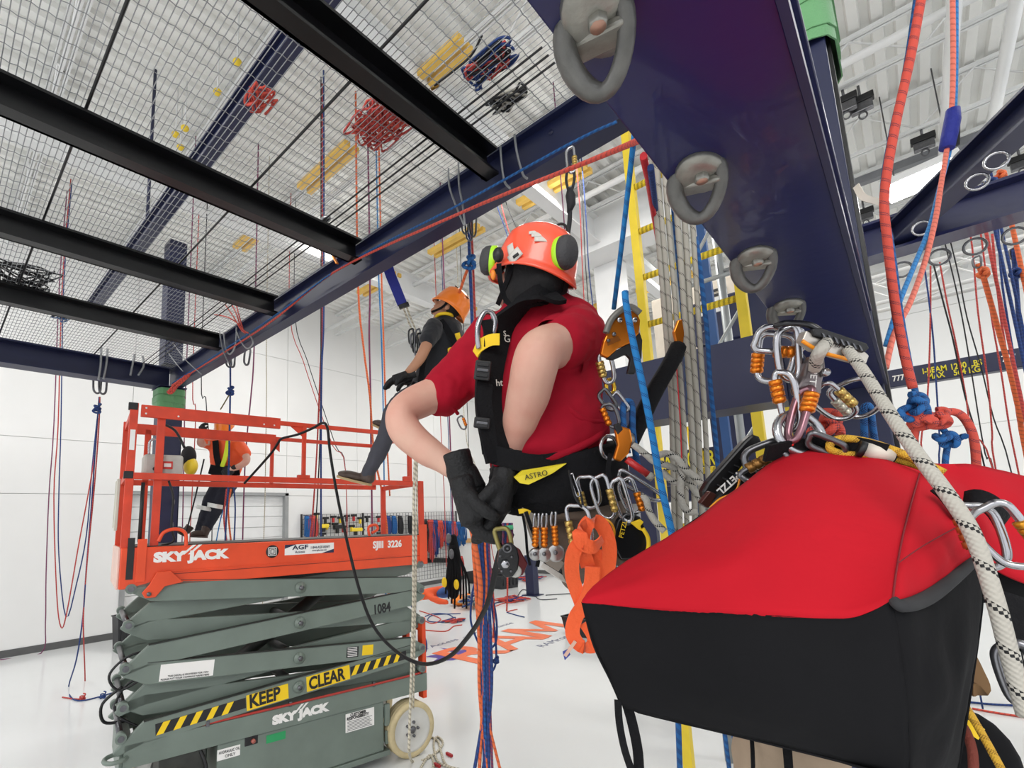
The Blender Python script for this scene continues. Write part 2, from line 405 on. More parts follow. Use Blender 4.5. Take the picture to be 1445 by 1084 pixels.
for (px, py) in ((833, 138), (775, 168), (779, 188), (690, 233)):
    q = on(px, py, 1, 2.0); MB().lathe([(.014, 0), (.014, .012), (.0, .014)], 6, Matrix.Translation(q) @ Matrix.Rotation(math.pi / 2, 4, 'X')).build('bolt', navy_flat, pf)
# woven mesh : straight wires along x, crimped wires along y
b = MB(); y = -3.9
while y < 1.98:
    if not (-.02 < y < .0): b.tube([(-6.45, y, ZG), (-.02 if y < .0 else -.35, y, ZG)], .0021, 4, caps=False)
    y += .0253
tag(b.build('mesh_wire', galv, pf), kind='stuff')
b = MB(); x = -6.4
while x < -.3:
    pts = []; y = -3.9; i = 0
    while y < 1.98: pts.append((x, y, ZG + (.0035 if i % 2 else -.0035))); y += .0253; i += 1
    b.tube(pts, .0023, 4, caps=False); x += .0905
tag(b.build('mesh_wire', galv, pf), kind='stuff')
for y in (-3.2, -2.4, -1.2, -.42, .368, 1.155):
    MB().tube([(-6.4, y, ZG - .006), (-.35, y, ZG - .006)], .0065, 6).build('seam_bar', black_st, pf)
for y in (1.63, 1.68, 1.73):
    MB().tube([(-6.4, y, ZG - .008), (-.9, y, ZG - .008)], .005, 6).build('seam_bar', black_st, pf)
# left column (stands on the floor, carries the corner)
def hcol(name, label, x0, x1, y0, y1, z1, rings):
    c = thing(name, label, 'column', ((x0 + x1) / 2, (y0 + y1) / 2, 0))
    t = .02
    b = MB(); b.box((x0, y0, .02), (x1, y0 + t, z1)); b.box((x0, y1 - t, .02), (x1, y1, z1)); b.box((x0, y0 + .002, .02), (x0 + .012, y1 - .002, z1)); b.box((x1 - .012, y0 + .002, .02), (x1, y1 - .002, z1))
    b.build('shaft', navy_flat, c, bevel=.006)
    MB().box((x0 - .08, y0 - .08, 0), (x1 + .08, y1 + .08, .02)).build('base_plate', navy_flat, c)
    return c
cl = hcol('steel_column', 'navy steel column under the far left corner of the platform', -6.58, -6.33, 1.83, 2.07, 3.69, 0)
MB().box((-6.56, 1.85, 3.99), (-6.35, 2.05, 5.6)).build('upper_shaft', navy_flat, cl)
MB().box((-6.62, 1.8, 3.69), (-6.3, 2.1, 3.7)).build('cap_plate', navy_flat, cl)
for z in (2.05, 2.32, 2.6, 1.7):
    MB().tube(cat([(-6.33 + .035 + .03 * math.cos(t), 2.0, z + .03 * math.sin(t)) for t in [i * math.pi / 5 for i in range(10)]], 3, True), .006, 6, True).build('ring', dsteel, cl)
cr = hcol('steel_column', 'wide navy steel column at right behind the ringed beam', -.335, -.035, 2.42, 2.74, 5.2, 0)
# second strip : channel running up beside the column
MB().box((-.034, 2.47, 0.02), (-.022, 2.7, 5.2)).build('edge_strip', black_st, cr)
# lower tie beam
tb = tag(MB().ibeam((-1.75, 2.5, 2.585), (-.33, 2.5, 2.585), .2, .30, .008, .2).build('tie_beam', navy_flat), 'short navy tie beam behind the man in the red shirt', 'beam')
# green webbing around the columns
grn = mat('green_webbing', C8(96, 150, 100), .8, bump=.3, bscale=160, sheen=.3)
def wrap(label, cx, cy, hx, hy, z0, z1, n, w, wob):
    b = MB()
    for i in range(n):
        z = z0 + (z1 - z0) * (i + .5) / n; e = .012 + .006 * (i % 3); tl = random.uniform(-wob, wob)
        pts = [(cx + (hx + e) * math.copysign(min(1, abs(math.cos(t)) * 1.25), math.cos(t)), cy + (hy + e) * math.copysign(min(1, abs(math.sin(t)) * 1.25), math.sin(t)), z + tl * math.cos(t + i)) for t in [k * math.pi / 12 for k in range(24)]]
        pts.append(pts[0]); b.strap(pts, w, .006, (0, 0, 1))
    return tag(b.build('webbing_wrap', grn), label, 'webbing')
wrap('green webbing wound round the top of the left navy column', -6.455, 1.95, .135, .13, 3.42, 3.66, 5, .075, .02)
wrap('green webbing bundled round the right navy column high up', -.185, 2.58, .17, .18, 3.95, 4.45, 6, .13, .05)
# ================================================================ ringed beam close to the camera
KB = .5437                                              # beam level 2.435 m, same level as the tie beam
rb = thing('ringed_beam', 'huge glossy navy beam with bolted lifting rings passing overhead', 'beam', (-.11, .6, 2.435))
b = MB(); b.box((-.188, -.9, 2.435), (-.033, 2.41, 2.447)); b.box((-.188, -.9, 2.72), (-.033, 2.41, 2.732)); b.box((-.116, -.9, 2.447), (-.106, 2.41, 2.72)); b.build('i_section', navy, rb, bevel=.002)
b = MB(); b.box((-.034, -.9, 2.43), (-.026, 2.41, 2.451)); b.build('edge_trim', navy_flat, rb)
forged = mat('forged_steel', C8(150, 148, 140), .36, metal=.55, var=.22, scale=28, bump=.1, bscale=80)
loop_m = mat('worn_loop', C8(96, 95, 92), .42, metal=.5, var=.3, scale=30, bump=.2, bscale=70)
copper = mat('copper_bolt', C8(170, 130, 112), .35, metal=.5)
def lifting_ring(y, i):
    r = thing('lifting_ring', ('nearest and largest forged ring at the top of the big navy beam', 'second forged ring along the big navy beam from the top', 'third forged ring along the big navy beam above the yellow ladder', 'small end ring of the big navy beam holding the pulley device', 'forged ring on the beam section above the camera')[i], 'ring', (-.16, y * KB, 2.435), group='forged rings under the big beam')
    T = Matrix.Translation((-.277 * KB, y * KB, 2.435)) @ Matrix.Scale(KB, 4)
    b = MB(); pr = [(.0, -.020), (.042, -.020), (.058, -.012), (.061, 0)]
    b.lathe(pr, 24, T @ Matrix.Diagonal((.86, 1.3, 1, 1))); b.build('seat', forged, r, False)
    MB().box((-.055, -.034, -.03), (.046, .012, -.012), T @ Matrix.Translation((0, .035, 0)) @ Matrix.Rotation(.25, 4, 'Y')).build('bridge', forged, r, bevel=.003)
    MB().lathe([(.0, -.017), (.013, -.017), (.0165, -.014), (.0165, 0)], 6, T @ Matrix.Translation((.004, -.012, -.018))).build('bolt', forged, r, bevel=.0008)
    MB().lathe([(.0, -.0365), (.0125, -.0355), (.0125, -.03)], 14, T @ Matrix.Translation((.004, -.012, 0))).build('bolt_head', copper, r)
    el = V((-.16, .62, -.70)).normalized() * .070; es = V((.93, .1, .0)).normalized() * .050; c0 = V((-.012, .014, -.030)); pts = []
    for k in range(28):
        t = 2 * math.pi * k / 28; pts.append(T @ (c0 + el * math.cos(t) + es * math.sin(t) * (1 - .22 * math.cos(t))))
    MB().tube(pts, [(.0150 + .0045 * max(0, -math.sin(2 * math.pi * k / 28))) * KB for k in range(28)], 10, True).build('loop', loop_m, r)
    return r
for i, y in enumerate((.69, 1.215, 1.78, 2.33)): lifting_ring(y, i)
# ================================================================ second navy frame at right, truss, text beam
sf = thing('navy_frame', 'navy beams with hanging rings in the back right of the hall', 'frame', (.4, 4.8, 0))
MB().ibeam((-.1, 4.75, 3.93), (3.6, 4.75, 3.93), .2, .26, .02, .015).build('cross_beam', navy, sf)
p0 = on(1250, 346, 2, 3.93); p1 = on(1430, 178, 2, 3.93); d = (p1 - p0)
MB().ibeam(p0 - d * .05, p1 + d * 1.2, .14, .16, .015, .015).build('brace_beam', navy_flat, sf)
MB().box((3.4, 4.6, 0), (3.6, 4.9, 3.8)).build('post', navy_flat, sf)
for px, py in ((1272, 383), (1325, 365), (1375, 350), (1431, 335)):
    q = on(px, py - 6, 1, 4.75); MB().tube([q + V((.055 * math.cos(t), 0, .055 * math.sin(t) - .02)) for t in [k * math.pi / 8 for k in range(16)]], .008, 6, True).build('ring', dsteel, sf)
for px, py in ((1300, 318), (1378, 252), (1405, 222)):
    q = on(px, py, 2, 3.8); MB().tube([q + V((.045 * math.cos(t), 0, .045 * math.sin(t) - .02)) for t in [k * math.pi / 8 for k in range(16)]], .008, 6, True).build('ring', steel, sf)
# triangular white truss
def truss(name, label, a, bb, w, n, m, r=.025, rr=.01):
    a = V(a); bb = V(bb); t = thing(name, label, 'truss', a)
    up = V((0, 0, w)); sd = (bb - a).cross(V((0, 0, 1))).normalized() * w
    ch = [V((0, 0, 0)), up, sd, up + sd]
    for c in ch: MB().tube([a + c, bb + c], r, 8).build('chord', m, t)
    for i in range(n):
        q0 = a.lerp(bb, i / n); q1 = a.lerp(bb, (i + 1) / n)
        if i % 2: c0, c1 = 0, 1
        else: c0, c1 = 1, 0
        MB().tube([q0 + ch[c0], q1 + ch[c1]], rr, 5).tube([q0 + ch[c0 + 2], q1 + ch[c1 + 2]], rr, 5).tube([q0 + ch[c0], q1 + ch[c0 + 2]], rr, 5).build('lattice', m, t)
    return t
truss('box_truss', 'white lattice box truss crossing above the text beam at right', (-.15, 8.2, 4.42), (4.6, 8.2, 4.42), .34, 12, white_paint)
tx = thing('stencilled_beam', 'navy beam with yellow stencilled load text at far right', 'beam', (-.1, 9, 3.55))
MB().box((-.1, 9, 3.56), (6, 9.16, 3.80)).build('web', navy_flat, tx, bevel=.01)
yl = mat('yellow_ink', C8(225, 210, 40), .5)
def bt(s, px, py, sz, m=yl): q = on(px, py, 1, 8.995); text(s, sz, m, tx, q, (1, 0, 0), (0, 0, 1), .002, sx=.72, bold=.002)
bt('I-BEAM', 1302, 528, .105); bt('MAX', 1309, 535.5, .105); bt('1240 LBS', 1341, 522, .105); bt('564 KG', 1346, 530, .105)
bt('7771', 1260, 538.5, .11, whiteS); bt('777', 1414, 511, .11, whiteS)
# ================================================================ scissor lift
L0 = on(580, 1068, 2, 0); LA = math.radians(79.479)
lift = thing('scissor_lift', 'orange and grey green scissor lift with raised platform and warning stripes', 'lift', (L0.x, L0.y, 0), LA, tilt=.012)
def lb(name, m, b, bevel=.004, parent=None, label=None): return b.build(name, m, parent or lift, True, bevel=bevel, label=label)
WD = .80
# chassis
b = MB(); b.box((-2.1, 0, .50), (.18, .05, .645)); b.box((-2.1, WD - .05, .50), (.18, WD, .645)); b.box((-2.1, .05, .50), (-2.04, WD - .05, .6)); b.box((.1, .05, .50), (.16, WD - .05, .6)); b.box((-2.0, .06, .5), (.1, WD - .06, .515))
lb('chassis', green_st, b)
cab = lb('cabinet', green_st, MB().box((-1.55, .012, .11), (-.25, .36, .50)), .012)
lb('cabinet', green_st, MB().box((-1.55, .44, .11), (-.25, .79, .50)), .012)
lb('sill', green_st, MB().box((-1.6, .0, .07), (-.2, .37, .11)))
lb('cabinet_hinge', green_st, MB().box((-.245, .0, .30), (-.20, .03, .47)).box((-.24, .0, .16), (-.205, .03, .26)))
lb('recess', black_pl, MB().box((-1.37, .006, .44), (-1.28, .02, .50)))
b = MB().lathe([(.0, .0), (.016, 0), (.014, .02), (0, .024)][::-1], 14, Matrix.Translation((-1.315, .004, .468)) @ Matrix.Rotation(math.pi / 2, 4, 'X')); lb('push_button', mat('dull_red', C8(170, 96, 84), .5), b, 0)
b = MB(); b.box((-1.9, .02, .34), (-1.62, .3, .5)); lb('battery_tray', green_dk, b)
lb('steer_link', black_pl, MB().tube(cat([(-1.66, .03, .5), (-1.62, -.01, .38), (-1.64, .03, .25), (-1.58, .05, .12)]), .012, 8), 0)
b = MB(); b.tube(cat([(-2.05, .02, .655), (-1.0, -.004, .655), (.0, .0, .655), (.12, .02, .66)], 5), .009, 8); lb('hydraulic_hose', red_p, b, 0)
for x in (-1.05, -.35, -1.62): lb('hose_clip', dsteel, MB().box((x - .012, -.006, .636), (x + .012, .02, .675)))
# tie-down ring, ladder and end parts
b = MB(); b.tube([(-2.14 - .06 * math.cos(t) , .03 + .07 * math.sin(t), .57) for t in [k * math.pi / 8 for k in range(16)]], .014, 8, True); lb('tie_down_ring', green_st, b, 0)
lb('end_plate', green_st, MB().box((-2.12, .03, .40), (-2.10, WD - .03, .66)))
# wheels
cream = mat('cream_rubber', C8(198, 182, 142), .75, var=.14, scale=14, bump=.2, bscale=30); hubm = mat('pale_hub', C8(205, 204, 198), .5, var=.08, scale=8)
def wheel(x, y, sgn, r=.225, rz=0.0):
    T = Matrix.Translation((x, y, r)) @ Matrix.Rotation(rz, 4, 'Z') @ Matrix.Rotation(-sgn * math.pi / 2, 4, 'X')
    wh = lb('wheel', cream, MB().lathe([(r * .78, .0), (r * .8, -.012), (r * .94, -.012), (r, .0), (r, .02), (r * .985, .024), (r, .03), (r, .055), (r * .985, .06), (r, .065), (r, .09), (r * .985, .095), (r, .1), (r, .12), (r * .9, .13), (r * .7, .13)][::-1], 40, T, False), 0)
    lb('hub', hubm, MB().lathe([(0, .004), (r * .2, .004), (r * .22, .012), (r * .62, .014), (r * .70, .002), (r * .80, -.006), (r * .815, .0), (r * .815, .12), (0, .12)], 32, T), 0, wh)
    for k in range(5):
        a = k * 2 * math.pi / 5; lb('lug', dsteel, MB().lathe([(.012, .012), (.012, -.006), (0, -.006)], 6, T @ Matrix.Translation((.058 * math.cos(a), .058 * math.sin(a), 0.0))), 0, wh)
    lb('axle_cap', dsteel, MB().lathe([(.03, .0), (.03, -.012), (.018, -.018), (0, -.018)], 12, T), 0, wh)
wheel(.0, -.03, 1); wheel(.0, WD + .03, -1); wheel(-1.83, -.02, 1, .21, .12); wheel(-1.83, WD + .03, -1, .21)
lb('axle', green_dk, MB().cyl((0, .1, .225), (0, .7, .225), .04), 0); lb('axle', green_dk, MB().cyl((-1.83, .1, .21), (-1.83, .7, .21), .04), 0)
# scissor arms : outer pair (y=0.02) and inner pair, four levels
levels = [(.765, 1), (.975, -1), (1.235, 1), (1.50, -1)]
AH = .135
def arm_poly(zc, s, x0=-2.0, x1=.03, dz=.075):
    zl = zc - s * dz; zr = zc + s * dz; h = AH / 2; o = -s * dz
    return [(x0 - .16, zl - s * .055 - .025), (x0 - .13, zl - s * .055 - .05), (x0, zl - h), (x1, zr - h), (x1 + .13, zr + s * .02 - .04), (x1 + .15, zr + s * .02 - .01), (x1, zr + h), (x0 + .0, zl + h)]
for i, (zc, s) in enumerate(levels):
    for y, sg, nm in ((.0, s, 'outer'), (.085, -s, 'inner'), (WD - .125, -s, 'inner'), (WD - .04, s, 'outer')):
        a = lb('scissor_arm', green_st, MB().prism(arm_poly(zc, sg), .04, Matrix.Translation((0, y, 0))), .006)
        if y == 0:
            lb('flange_edge', green_dk, MB().beam((-2.0, .02, zc - sg * .075 + AH / 2 + .002), (.03, .02, zc + sg * .075 + AH / 2 + .002), .046, .004), 0, a)
    T = Matrix.Translation((-.99, -.002, zc)) @ Matrix.Rotation(math.pi / 2, 4, 'X')
    pn = lb('pivot_pin', green_st, MB().lathe([(.043, 0), (.043, .010), (.032, .012), (.032, .02), (.0, .02)], 20, T), 0)
    lb('bolt', dsteel, MB().lathe([(.02, .02), (.02, .032), (.0, .034)], 6, T), 0, pn)
    lb('cross_tube', green_dk, MB().cyl((-.99, .04, zc), (-.99, WD - .04, zc), .035), 0)
ends = [.69, .87, 1.105, 1.37, 1.60]
for z in ends:
    for x in (-2.12, .13):
        lb('hinge_pin', dsteel, MB().cyl((x, -.02, z), (x, WD + .02, z), .019), 0)
        lb('hinge_boss', green_st, MB().cyl((x, -.012, z), (x, .05, z), .032), 0); lb('hinge_boss', green_st, MB().cyl((x, WD - .05, z), (x, WD + .012, z), .032), 0)
lb('cylinder', green_dk, MB().cyl((-1.7, .4, .72), (-.5, .4, 1.5), .05), 0)
lb('cylinder_rod', steel, MB().cyl((-.5, .4, 1.5), (-.3, .4, 1.62), .028), 0)
lb('cable', black_pl, MB().tube(cat([(-2.02, .1, 1.0), (-2.14, .12, .95), (-2.2, .12, 1.05), (-2.12, .1, 1.15), (-2.0, .1, 1.18)]), .008, 6), 0)
lb('cable', black_pl, MB().tube(cat([(-2.0, .15, .68), (-2.15, .2, .8), (-2.1, .2, .95), (-2.0, .15, 1.0)]), .008, 6), 0)
lb('cable', mat('blue_cable', C8(40, 60, 140), .6), MB().tube(cat([(.1, .2, .6), (.24, .1, .8), (.2, .1, 1.0), (.1, .2, 1.3)]), .007, 6), 0)
# ladder post at the far end (orange uprights)
b = MB(); b.box((.15, .02, .43), (.19, .1, 1.12)); b.box((.15, .3, .43), (.19, .38, 1.12))
lad = lb('step_frame', orange_p, b)
for z in (.6, .8, 1.0): lb('rung', orange_p, MB().box((.155, .1, z), (.185, .3, z + .03)), .004, lad)
# platform deck
dk = lb('deck', orange_p, MB().box((-2.19, 0, 1.60), (.2, WD, 1.865)), .006)
lb('deck_lip', orange_p, MB().box((-1.98, -.006, 1.69), (.2, .0, 1.70)).box((.12, -.012, 1.60), (.205, .0, 1.96)).box((-2.1, -.012, 1.64), (-2.045, .0, 1.92)))
lb('seam', mat('dark_orange_seam', C8(120, 40, 24), .6), MB().box((-1.88, -.0025, 1.675), (.12, 0, 1.679)), 0)  # dark orange seam line along the deck side
lb('end_cover', mat('lit_orange_paint', C8(224, 190, 176), .5, var=.06), MB().box((-2.205, .02, 1.60), (-2.19, WD - .02, 1.87)), .004)  # light on the orange end face is put into this pinkish white
lb('deck_floor', green_dk, MB().box((-2.15, .03, 1.865), (.17, WD - .03, 1.872)), 0)
lb('under_frame', green_dk, MB().box((-2.05, .1, 1.56), (.1, .16, 1.6)).box((-2.05, .64, 1.56), (.1, .7, 1.6)), 0)
b = MB().prism([(-2.02, 1.62), (-1.98, 1.70), (-1.9, 1.70), (-1.82, 1.62), (-1.93, 1.60), (-1.98, 1.535), (-2.04, 1.535), (-2.06, 1.57)], .02, Matrix.Translation((0, -.03, 0))); lb('pivot_bracket', orange_p, b, .004)
lb('bolt', dsteel, MB().lathe([(.014, 0), (.014, .01), (0, .011)], 10, Matrix.Translation((-2.02, -.03, 1.56)) @ Matrix.Rotation(math.pi / 2, 4, 'X')), 0)
lb('slot', black_pl, MB().box((-2.155, -.004, 1.66), (-2.115, .0, 1.93)), 0)
# guard rails (each rail and post its own part)
def rail(x0, x1, y, z, h=.045, w=.03, z1=None, nm='rail'): lb(nm, orange_d, MB().beam((x0, y, z), (x1, y, z if z1 is None else z1), w, h), .003)
def post(x, y, z0, z1, wx=.045, wy=.03, nm='post'): return lb(nm, orange_d, MB().box((x - wx / 2, y - wy / 2, z0), (x + wx / 2, y + wy / 2, z1)), .003)
NY, FY = .03, WD - .03
rail(-2.13, -1.17, NY, 2.80, .085); rail(-1.17, .04, NY, 2.805, .035); rail(-2.13, -.98, FY, 2.80, .085); rail(-.98, .04, FY, 2.805, .035)
rail(-2.15, .08, NY, 2.345); rail(-2.15, .08, FY, 2.36)
post(-2.17, NY, 1.86, 2.85, .05); post(-2.0, NY + .03, 1.86, 2.80, .05); post(-2.17, FY, 1.86, 2.85, .05); post(-2.02, FY, 1.86, 2.8)
for x in (-.97, ):
    post(x, NY, 2.36, 2.79, .03); post(x - .04, FY, 2.36, 2.79, .03)
    lb('gusset', orange_d, MB().prism([(x - .12, 2.79), (x + .02, 2.79), (x + .02, 2.68)], .006, Matrix.Translation((0, NY - .003, 0))), 0)
    lb('gusset', orange_d, MB().prism([(x - .11, 2.79), (x + .03, 2.79), (x + .03, 2.68)], .006, Matrix.Translation((0, FY - .003, 0))), 0)
    lb('foot_clamp', orange_d, MB().box((x - .05, NY - .02, 2.36), (x + .05, NY + .02, 2.39)), .004)
post(.05, NY, 2.36, 2.82, .04); post(.06, FY, 2.36, 2.82, .04); post(.17, NY, 1.86, 2.37, .05); post(.17, FY, 1.86, 2.37, .05)
lb('foot_clamp', orange_d, MB().box((-.02, NY - .02, 2.36), (.05, NY + .02, 2.41)), .004)
for y0 in (NY, ):
    for (x, z) in ((-2.17, 2.8), (-2.17, 2.36), (.06, 2.8), (.17, 2.35)):
        lb('end_rail', orange_d, MB().beam((x, NY, z), (x, FY, z), .03, .045), .003)
for x, z in ((-2.18, 2.83), (-2.18, 2.355)): lb('corner_cap', black_pl, MB().box((x - .025, NY - .02, z - .03), (x + .03, NY + .02, z + .02)), .003)
for z in (2.82, 2.78, 2.75):
    for x in (-2.1, -1.3, -1.22, -1.9): lb('rivet', whiteS, MB().lathe([(.007, 0), (.005, .004), (0, .005)], 8, Matrix.Translation((x, NY - .016, z)) @ Matrix.Rotation(math.pi / 2, 4, 'X')), 0) if (x, z) in ((-2.1, 2.82), (-2.1, 2.78), (-1.3, 2.78), (-1.22, 2.78), (-1.9, 2.78)) else None
lb('door_latch', mat('worn_white', C8(200, 198, 184), .5), MB().box((-2.235, .1, 1.98), (-2.215, .17, 2.33)).box((-2.235, .3, 2.0), (-2.215, .34, 2.33)), .004)
lb('label_plate', whiteS, MB().box((-2.185, NY - .018, 2.52), (-2.155, NY - .015, 2.66)), 0)
lb('gate_spring', black_pl, MB().cyl((-2.09, NY - .02, 1.9), (-2.09, NY - .02, 2.3), .012), 0)
lb('cable', black_pl, MB().tube(cat([(-1.93, .08, 2.32), (-1.9, .06, 2.2), (-1.9, .06, 2.0), (-1.88, .06, 1.9), (-1.95, .1, 1.87)]), .008, 6), 0)
b = MB().tube(cat([(-1.98, -.002, 1.9), (-1.95, -.002, 1.96), (-1.88, -.002, 1.98), (-1.82, -.002, 1.95), (-1.81, -.002, 1.86)]), .012, 8); lb('hand_loop', orange_p, b, 0)
lb('hand_loop', orange_p, MB().tube(cat([(-.36, .05, 1.87), (-.37, .05, 1.95), (-.3, .05, 1.97), (-.28, .05, 1.93), (-.34, .05, 1.9)]), .012, 8), 0)
# ---- lettering and stickers on the near side (x to the right, z up)
def lt(s, x, z, sz, m, y=-.0015, sx=1, bold=.004, shear=0, tl=0.0, nm='lettering'): return text(s, sz, m, lift, (x, y, z), (math.cos(tl), 0, math.sin(tl)), (-math.sin(tl), 0, math.cos(tl)), .001, nm, sx=sx, bold=bold, shear=shear, local=True)
def st(name, x0, z0, x1, z1, m, y=-.002, tl=0.0, th=.0015):
    b = MB(); c, s_ = math.cos(tl), math.sin(tl); w_, h_ = x1 - x0, z1 - z0
    q = [(0, 0), (w_, 0), (w_, h_), (0, h_)]; b.prism([(x0 + a * c - d * s_, z0 + a * s_ + d * c) for a, d in q], th, Matrix.Translation((0, y, 0)))
    return lb(name, m, b, 0)
def logo(x, z, sz, y=-.002):
    lt('SKY', x, z, sz, whiteS, y, 1.25, .006); lt('JACK', x + sz * 2.55, z, sz, whiteS, y, 1.25, .006)
    for k in (0, 1): lb('logo_stroke', whiteS, MB().prism([(x + sz * (1.95 + .45 * k), z + sz * .45), (x + sz * (2.15 + .45 * k), z + sz * .45), (x + sz * (3.0 + .45 * k), z + sz * 1.2), (x + sz * (2.72 + .45 * k), z + sz * 1.2)], .001, Matrix.Translation((0, y, 0))), 0)
logo(-2.0, 1.765, .085); logo(-1.18, .545, .078)
lt('SJIII  3226', -.355, 1.77, .082, whiteS, -.0015, .88, .003)
st('rental_sticker', -1.12, 1.755, -.715, 1.835, whiteS); lt('AGF', -1.06, 1.795, .048, navy_flat, -.004, 1.4, .001); lt('Access', -1.04, 1.767, .026, navy_flat, -.004, 1.1, 0); lt('1-844-AGF-RENT', -.915, 1.795, .028, navy_flat, -.004, .8, 0); lt('www.agfaccess.com', -.9, 1.775, .017, navy_flat, -.004, .9, 0)
lb('sticker_wave', navy_flat, MB().prism([(-1.12, 1.835), (-1.12, 1.805), (-1.03, 1.835)], .001, Matrix.Translation((0, -.0035, 0))), 0)
lb('sticker_wave', navy_flat, MB().prism([(-.715, 1.755), (-.715, 1.785), (-.82, 1.755)], .001, Matrix.Translation((0, -.0035, 0))), 0)
lb('round_badge', blackS, MB().lathe([(.048, 0), (.048, .003), (0, .003)], 28, Matrix.Translation((-1.215, 0, 1.79)) @ Matrix.Rotation(math.pi / 2, 4, 'X')), 0)
for k, (h, t) in enumerate(((.03, .004), (.019, .004))):
    b = MB()
    for s1 in (-1, 1): b.box((-1.215 - h, -.0045, 1.79 + s1 * h - t / 2), (-1.215 + h, -.003, 1.79 + s1 * h + t / 2)); b.box((-1.215 + s1 * h - t / 2, -.0045, 1.79 - h), (-1.215 + s1 * h + t / 2, -.003, 1.79 + h))
    lb('badge_mark', whiteS, b, 0)
for k in range(3): st('badge_mark', -1.227 + .009 * k, 1.778, -1.222 + .009 * k, 1.802, whiteS, -.0045)
lt('1084', -.355, 1.215, .11, blackS, -.0015, .78, .003, 0, .06)
T4 = math.atan2(.15, 2.03)
def armz(zc, s, x): return zc - s * .075 + (x + 2.0) * s * .15 / 2.03
# level 2 arm (z .975, falling) : blank sticker and two small ones
za = lambda x: armz(.975, -1, x)
st('paper_sticker', -1.93, za(-1.93) - .055, -1.6, za(-1.93) + .05, whiteS, tl=-T4); lt('THIS DECAL IS PROVIDED FOR YOU', -1.88, za(-1.88) - .032, .0155, blackS, -.004, 1, 0, 0, -T4); lt('PLEASE PUT YOUR COMPANY NAME HERE', -1.92, za(-1.92) - .05, .0155, blackS, -.004, 1, 0, 0, -T4)
st('black_sticker', -.60, za(-.60) - .04, -.495, za(-.56) + .045, blackS, tl=-T4)
for k in range(6): st('sticker_line', -.59, za(-.59) - .032 + k * .013, -.505, za(-.59) - .027 + k * .013, whiteS, -.0035, -T4)
st('yellow_sticker', -.46, za(-.46) - .035, -.36, za(-.46) + .045, yel_tape, tl=-T4)
# level 1 arm : KEEP CLEAR and hazard stripes
zb = lambda x: armz(.765, 1, x)
c, s_ = math.cos(T4), math.sin(T4)
def hz(x0, x1):
    st('stripe_base', x0, zb(x0) - .035, x1, zb(x0) + .035, blackS, tl=T4)
    k = x0 + .0
    while k < x1 - .08:
        q = [(0, -.035), (.042, -.035), (.085, .035), (.043, .035)]
        lb('hazard_stripe', yel_tape, MB().prism([(k + a * c - d * s_, zb(k) + a * s_ + d * c) for a, d in q], .001, Matrix.Translation((0, -.0035, 0))), 0); k += .098
hz(-1.93, -1.37); hz(-.56, -.03)
st('keep_sign', -1.365, zb(-1.365) - .058, -1.065, zb(-1.365) + .048, yel_tape, tl=T4); lt('KEEP', -1.35, zb(-1.35) - .042, .125, blackS, -.004, .82, .004, 0, T4)
st('clear_sign', -.925, zb(-.925) - .055, -.565, zb(-.925) + .055, yel_tape, tl=T4); lt('CLEAR', -.91, zb(-.91) - .042, .125, blackS, -.004, .80, .004, 0, T4)
st('label_plate', -1.55, .395, -1.40, .465, whiteS, .009); lt('HYDRAULIC OIL', -1.54, .435, .026, blackS, .0075, .72, 0); lt('ONLY', -1.5, .405, .028, blackS, .0075, .9, 0)
st('green_label', -1.22, .42, -1.08, .475, mat('green_label', C8(40, 150, 90), .5), .009)
st('paper_label', -.60, .335, -.345, .475, whiteS, .009); lt('CUSTOMER', -.56, .45, .03, blackS, .0075, .9, .001); lt('RESPONSIBILITY', -.59, .425, .032, blackS, .0075, .85, .001)
for k in range(7): st('print_line', -.585, .345 + k * .011, -.365 - .01 * (k % 3), .348 + k * .011, blackS, .0075)
lb('cable', black_pl, MB().tube(cat([(-2.08, .3, .7), (-2.2, .3, .72), (-2.22, .25, .85), (-2.12, .2, .95)]), .01, 6), 0)
# things hung on the lift rails
box = thing('tool_case', 'worn pale grey case with red label strapped inside the lift rails', 'case', (L0.x, L0.y, 0), LA)
cg = mat('worn_grey_plastic', C8(188, 186, 178), .55, var=.12, scale=14)
MB().box((-2.06, .10, 2.372), (-1.81, .26, 2.535)).build('case_body', cg, box, True, bevel=.02)
MB().box((-1.955, .094, 2.43), (-1.88, .10, 2.485)).build('red_label', mat('red_label', C8(205, 50, 40), .5), box, True); MB().box((-1.935, .091, 2.445), (-1.89, .095, 2.47)).build('label_print', whiteS, box, True)
MB().tube(cat([(-2.03, .09, 2.53), (-2.03, .09, 2.62), (-1.99, .09, 2.64), (-1.97, .09, 2.6), (-1.975, .09, 2.47)]), .008, 8).build('handle', steel, box, True)
MB().lathe([(0, .012), (.014, .012), (.014, 0)], 12, Matrix.Translation((-1.99, .10, 2.43)) @ Matrix.Rotation(math.pi / 2, 4, 'X')).build('latch', black_pl, box, True)
bg = thing('gear_pouch', 'black and yellow gear bag beside the pale grey case on the lift', 'bag', (L0.x, L0.y, 0), LA)
MB().ell((-1.75, .3, 2.55), .055, .08, .085).build('bag_top', mat('black_fabric', C8(24, 24, 26), .85, bump=.3, bscale=80), bg, True)
MB().ell((-1.735, .28, 2.475), .05, .08, .07).build('bag_body', yellow_p, bg, True)
MB().tube(cat([(-1.95, .3, 2.8), (-1.85, .3, 2.75), (-1.78, .3, 2.62)]), .01, 6).build('strap', blackS, bg, True)
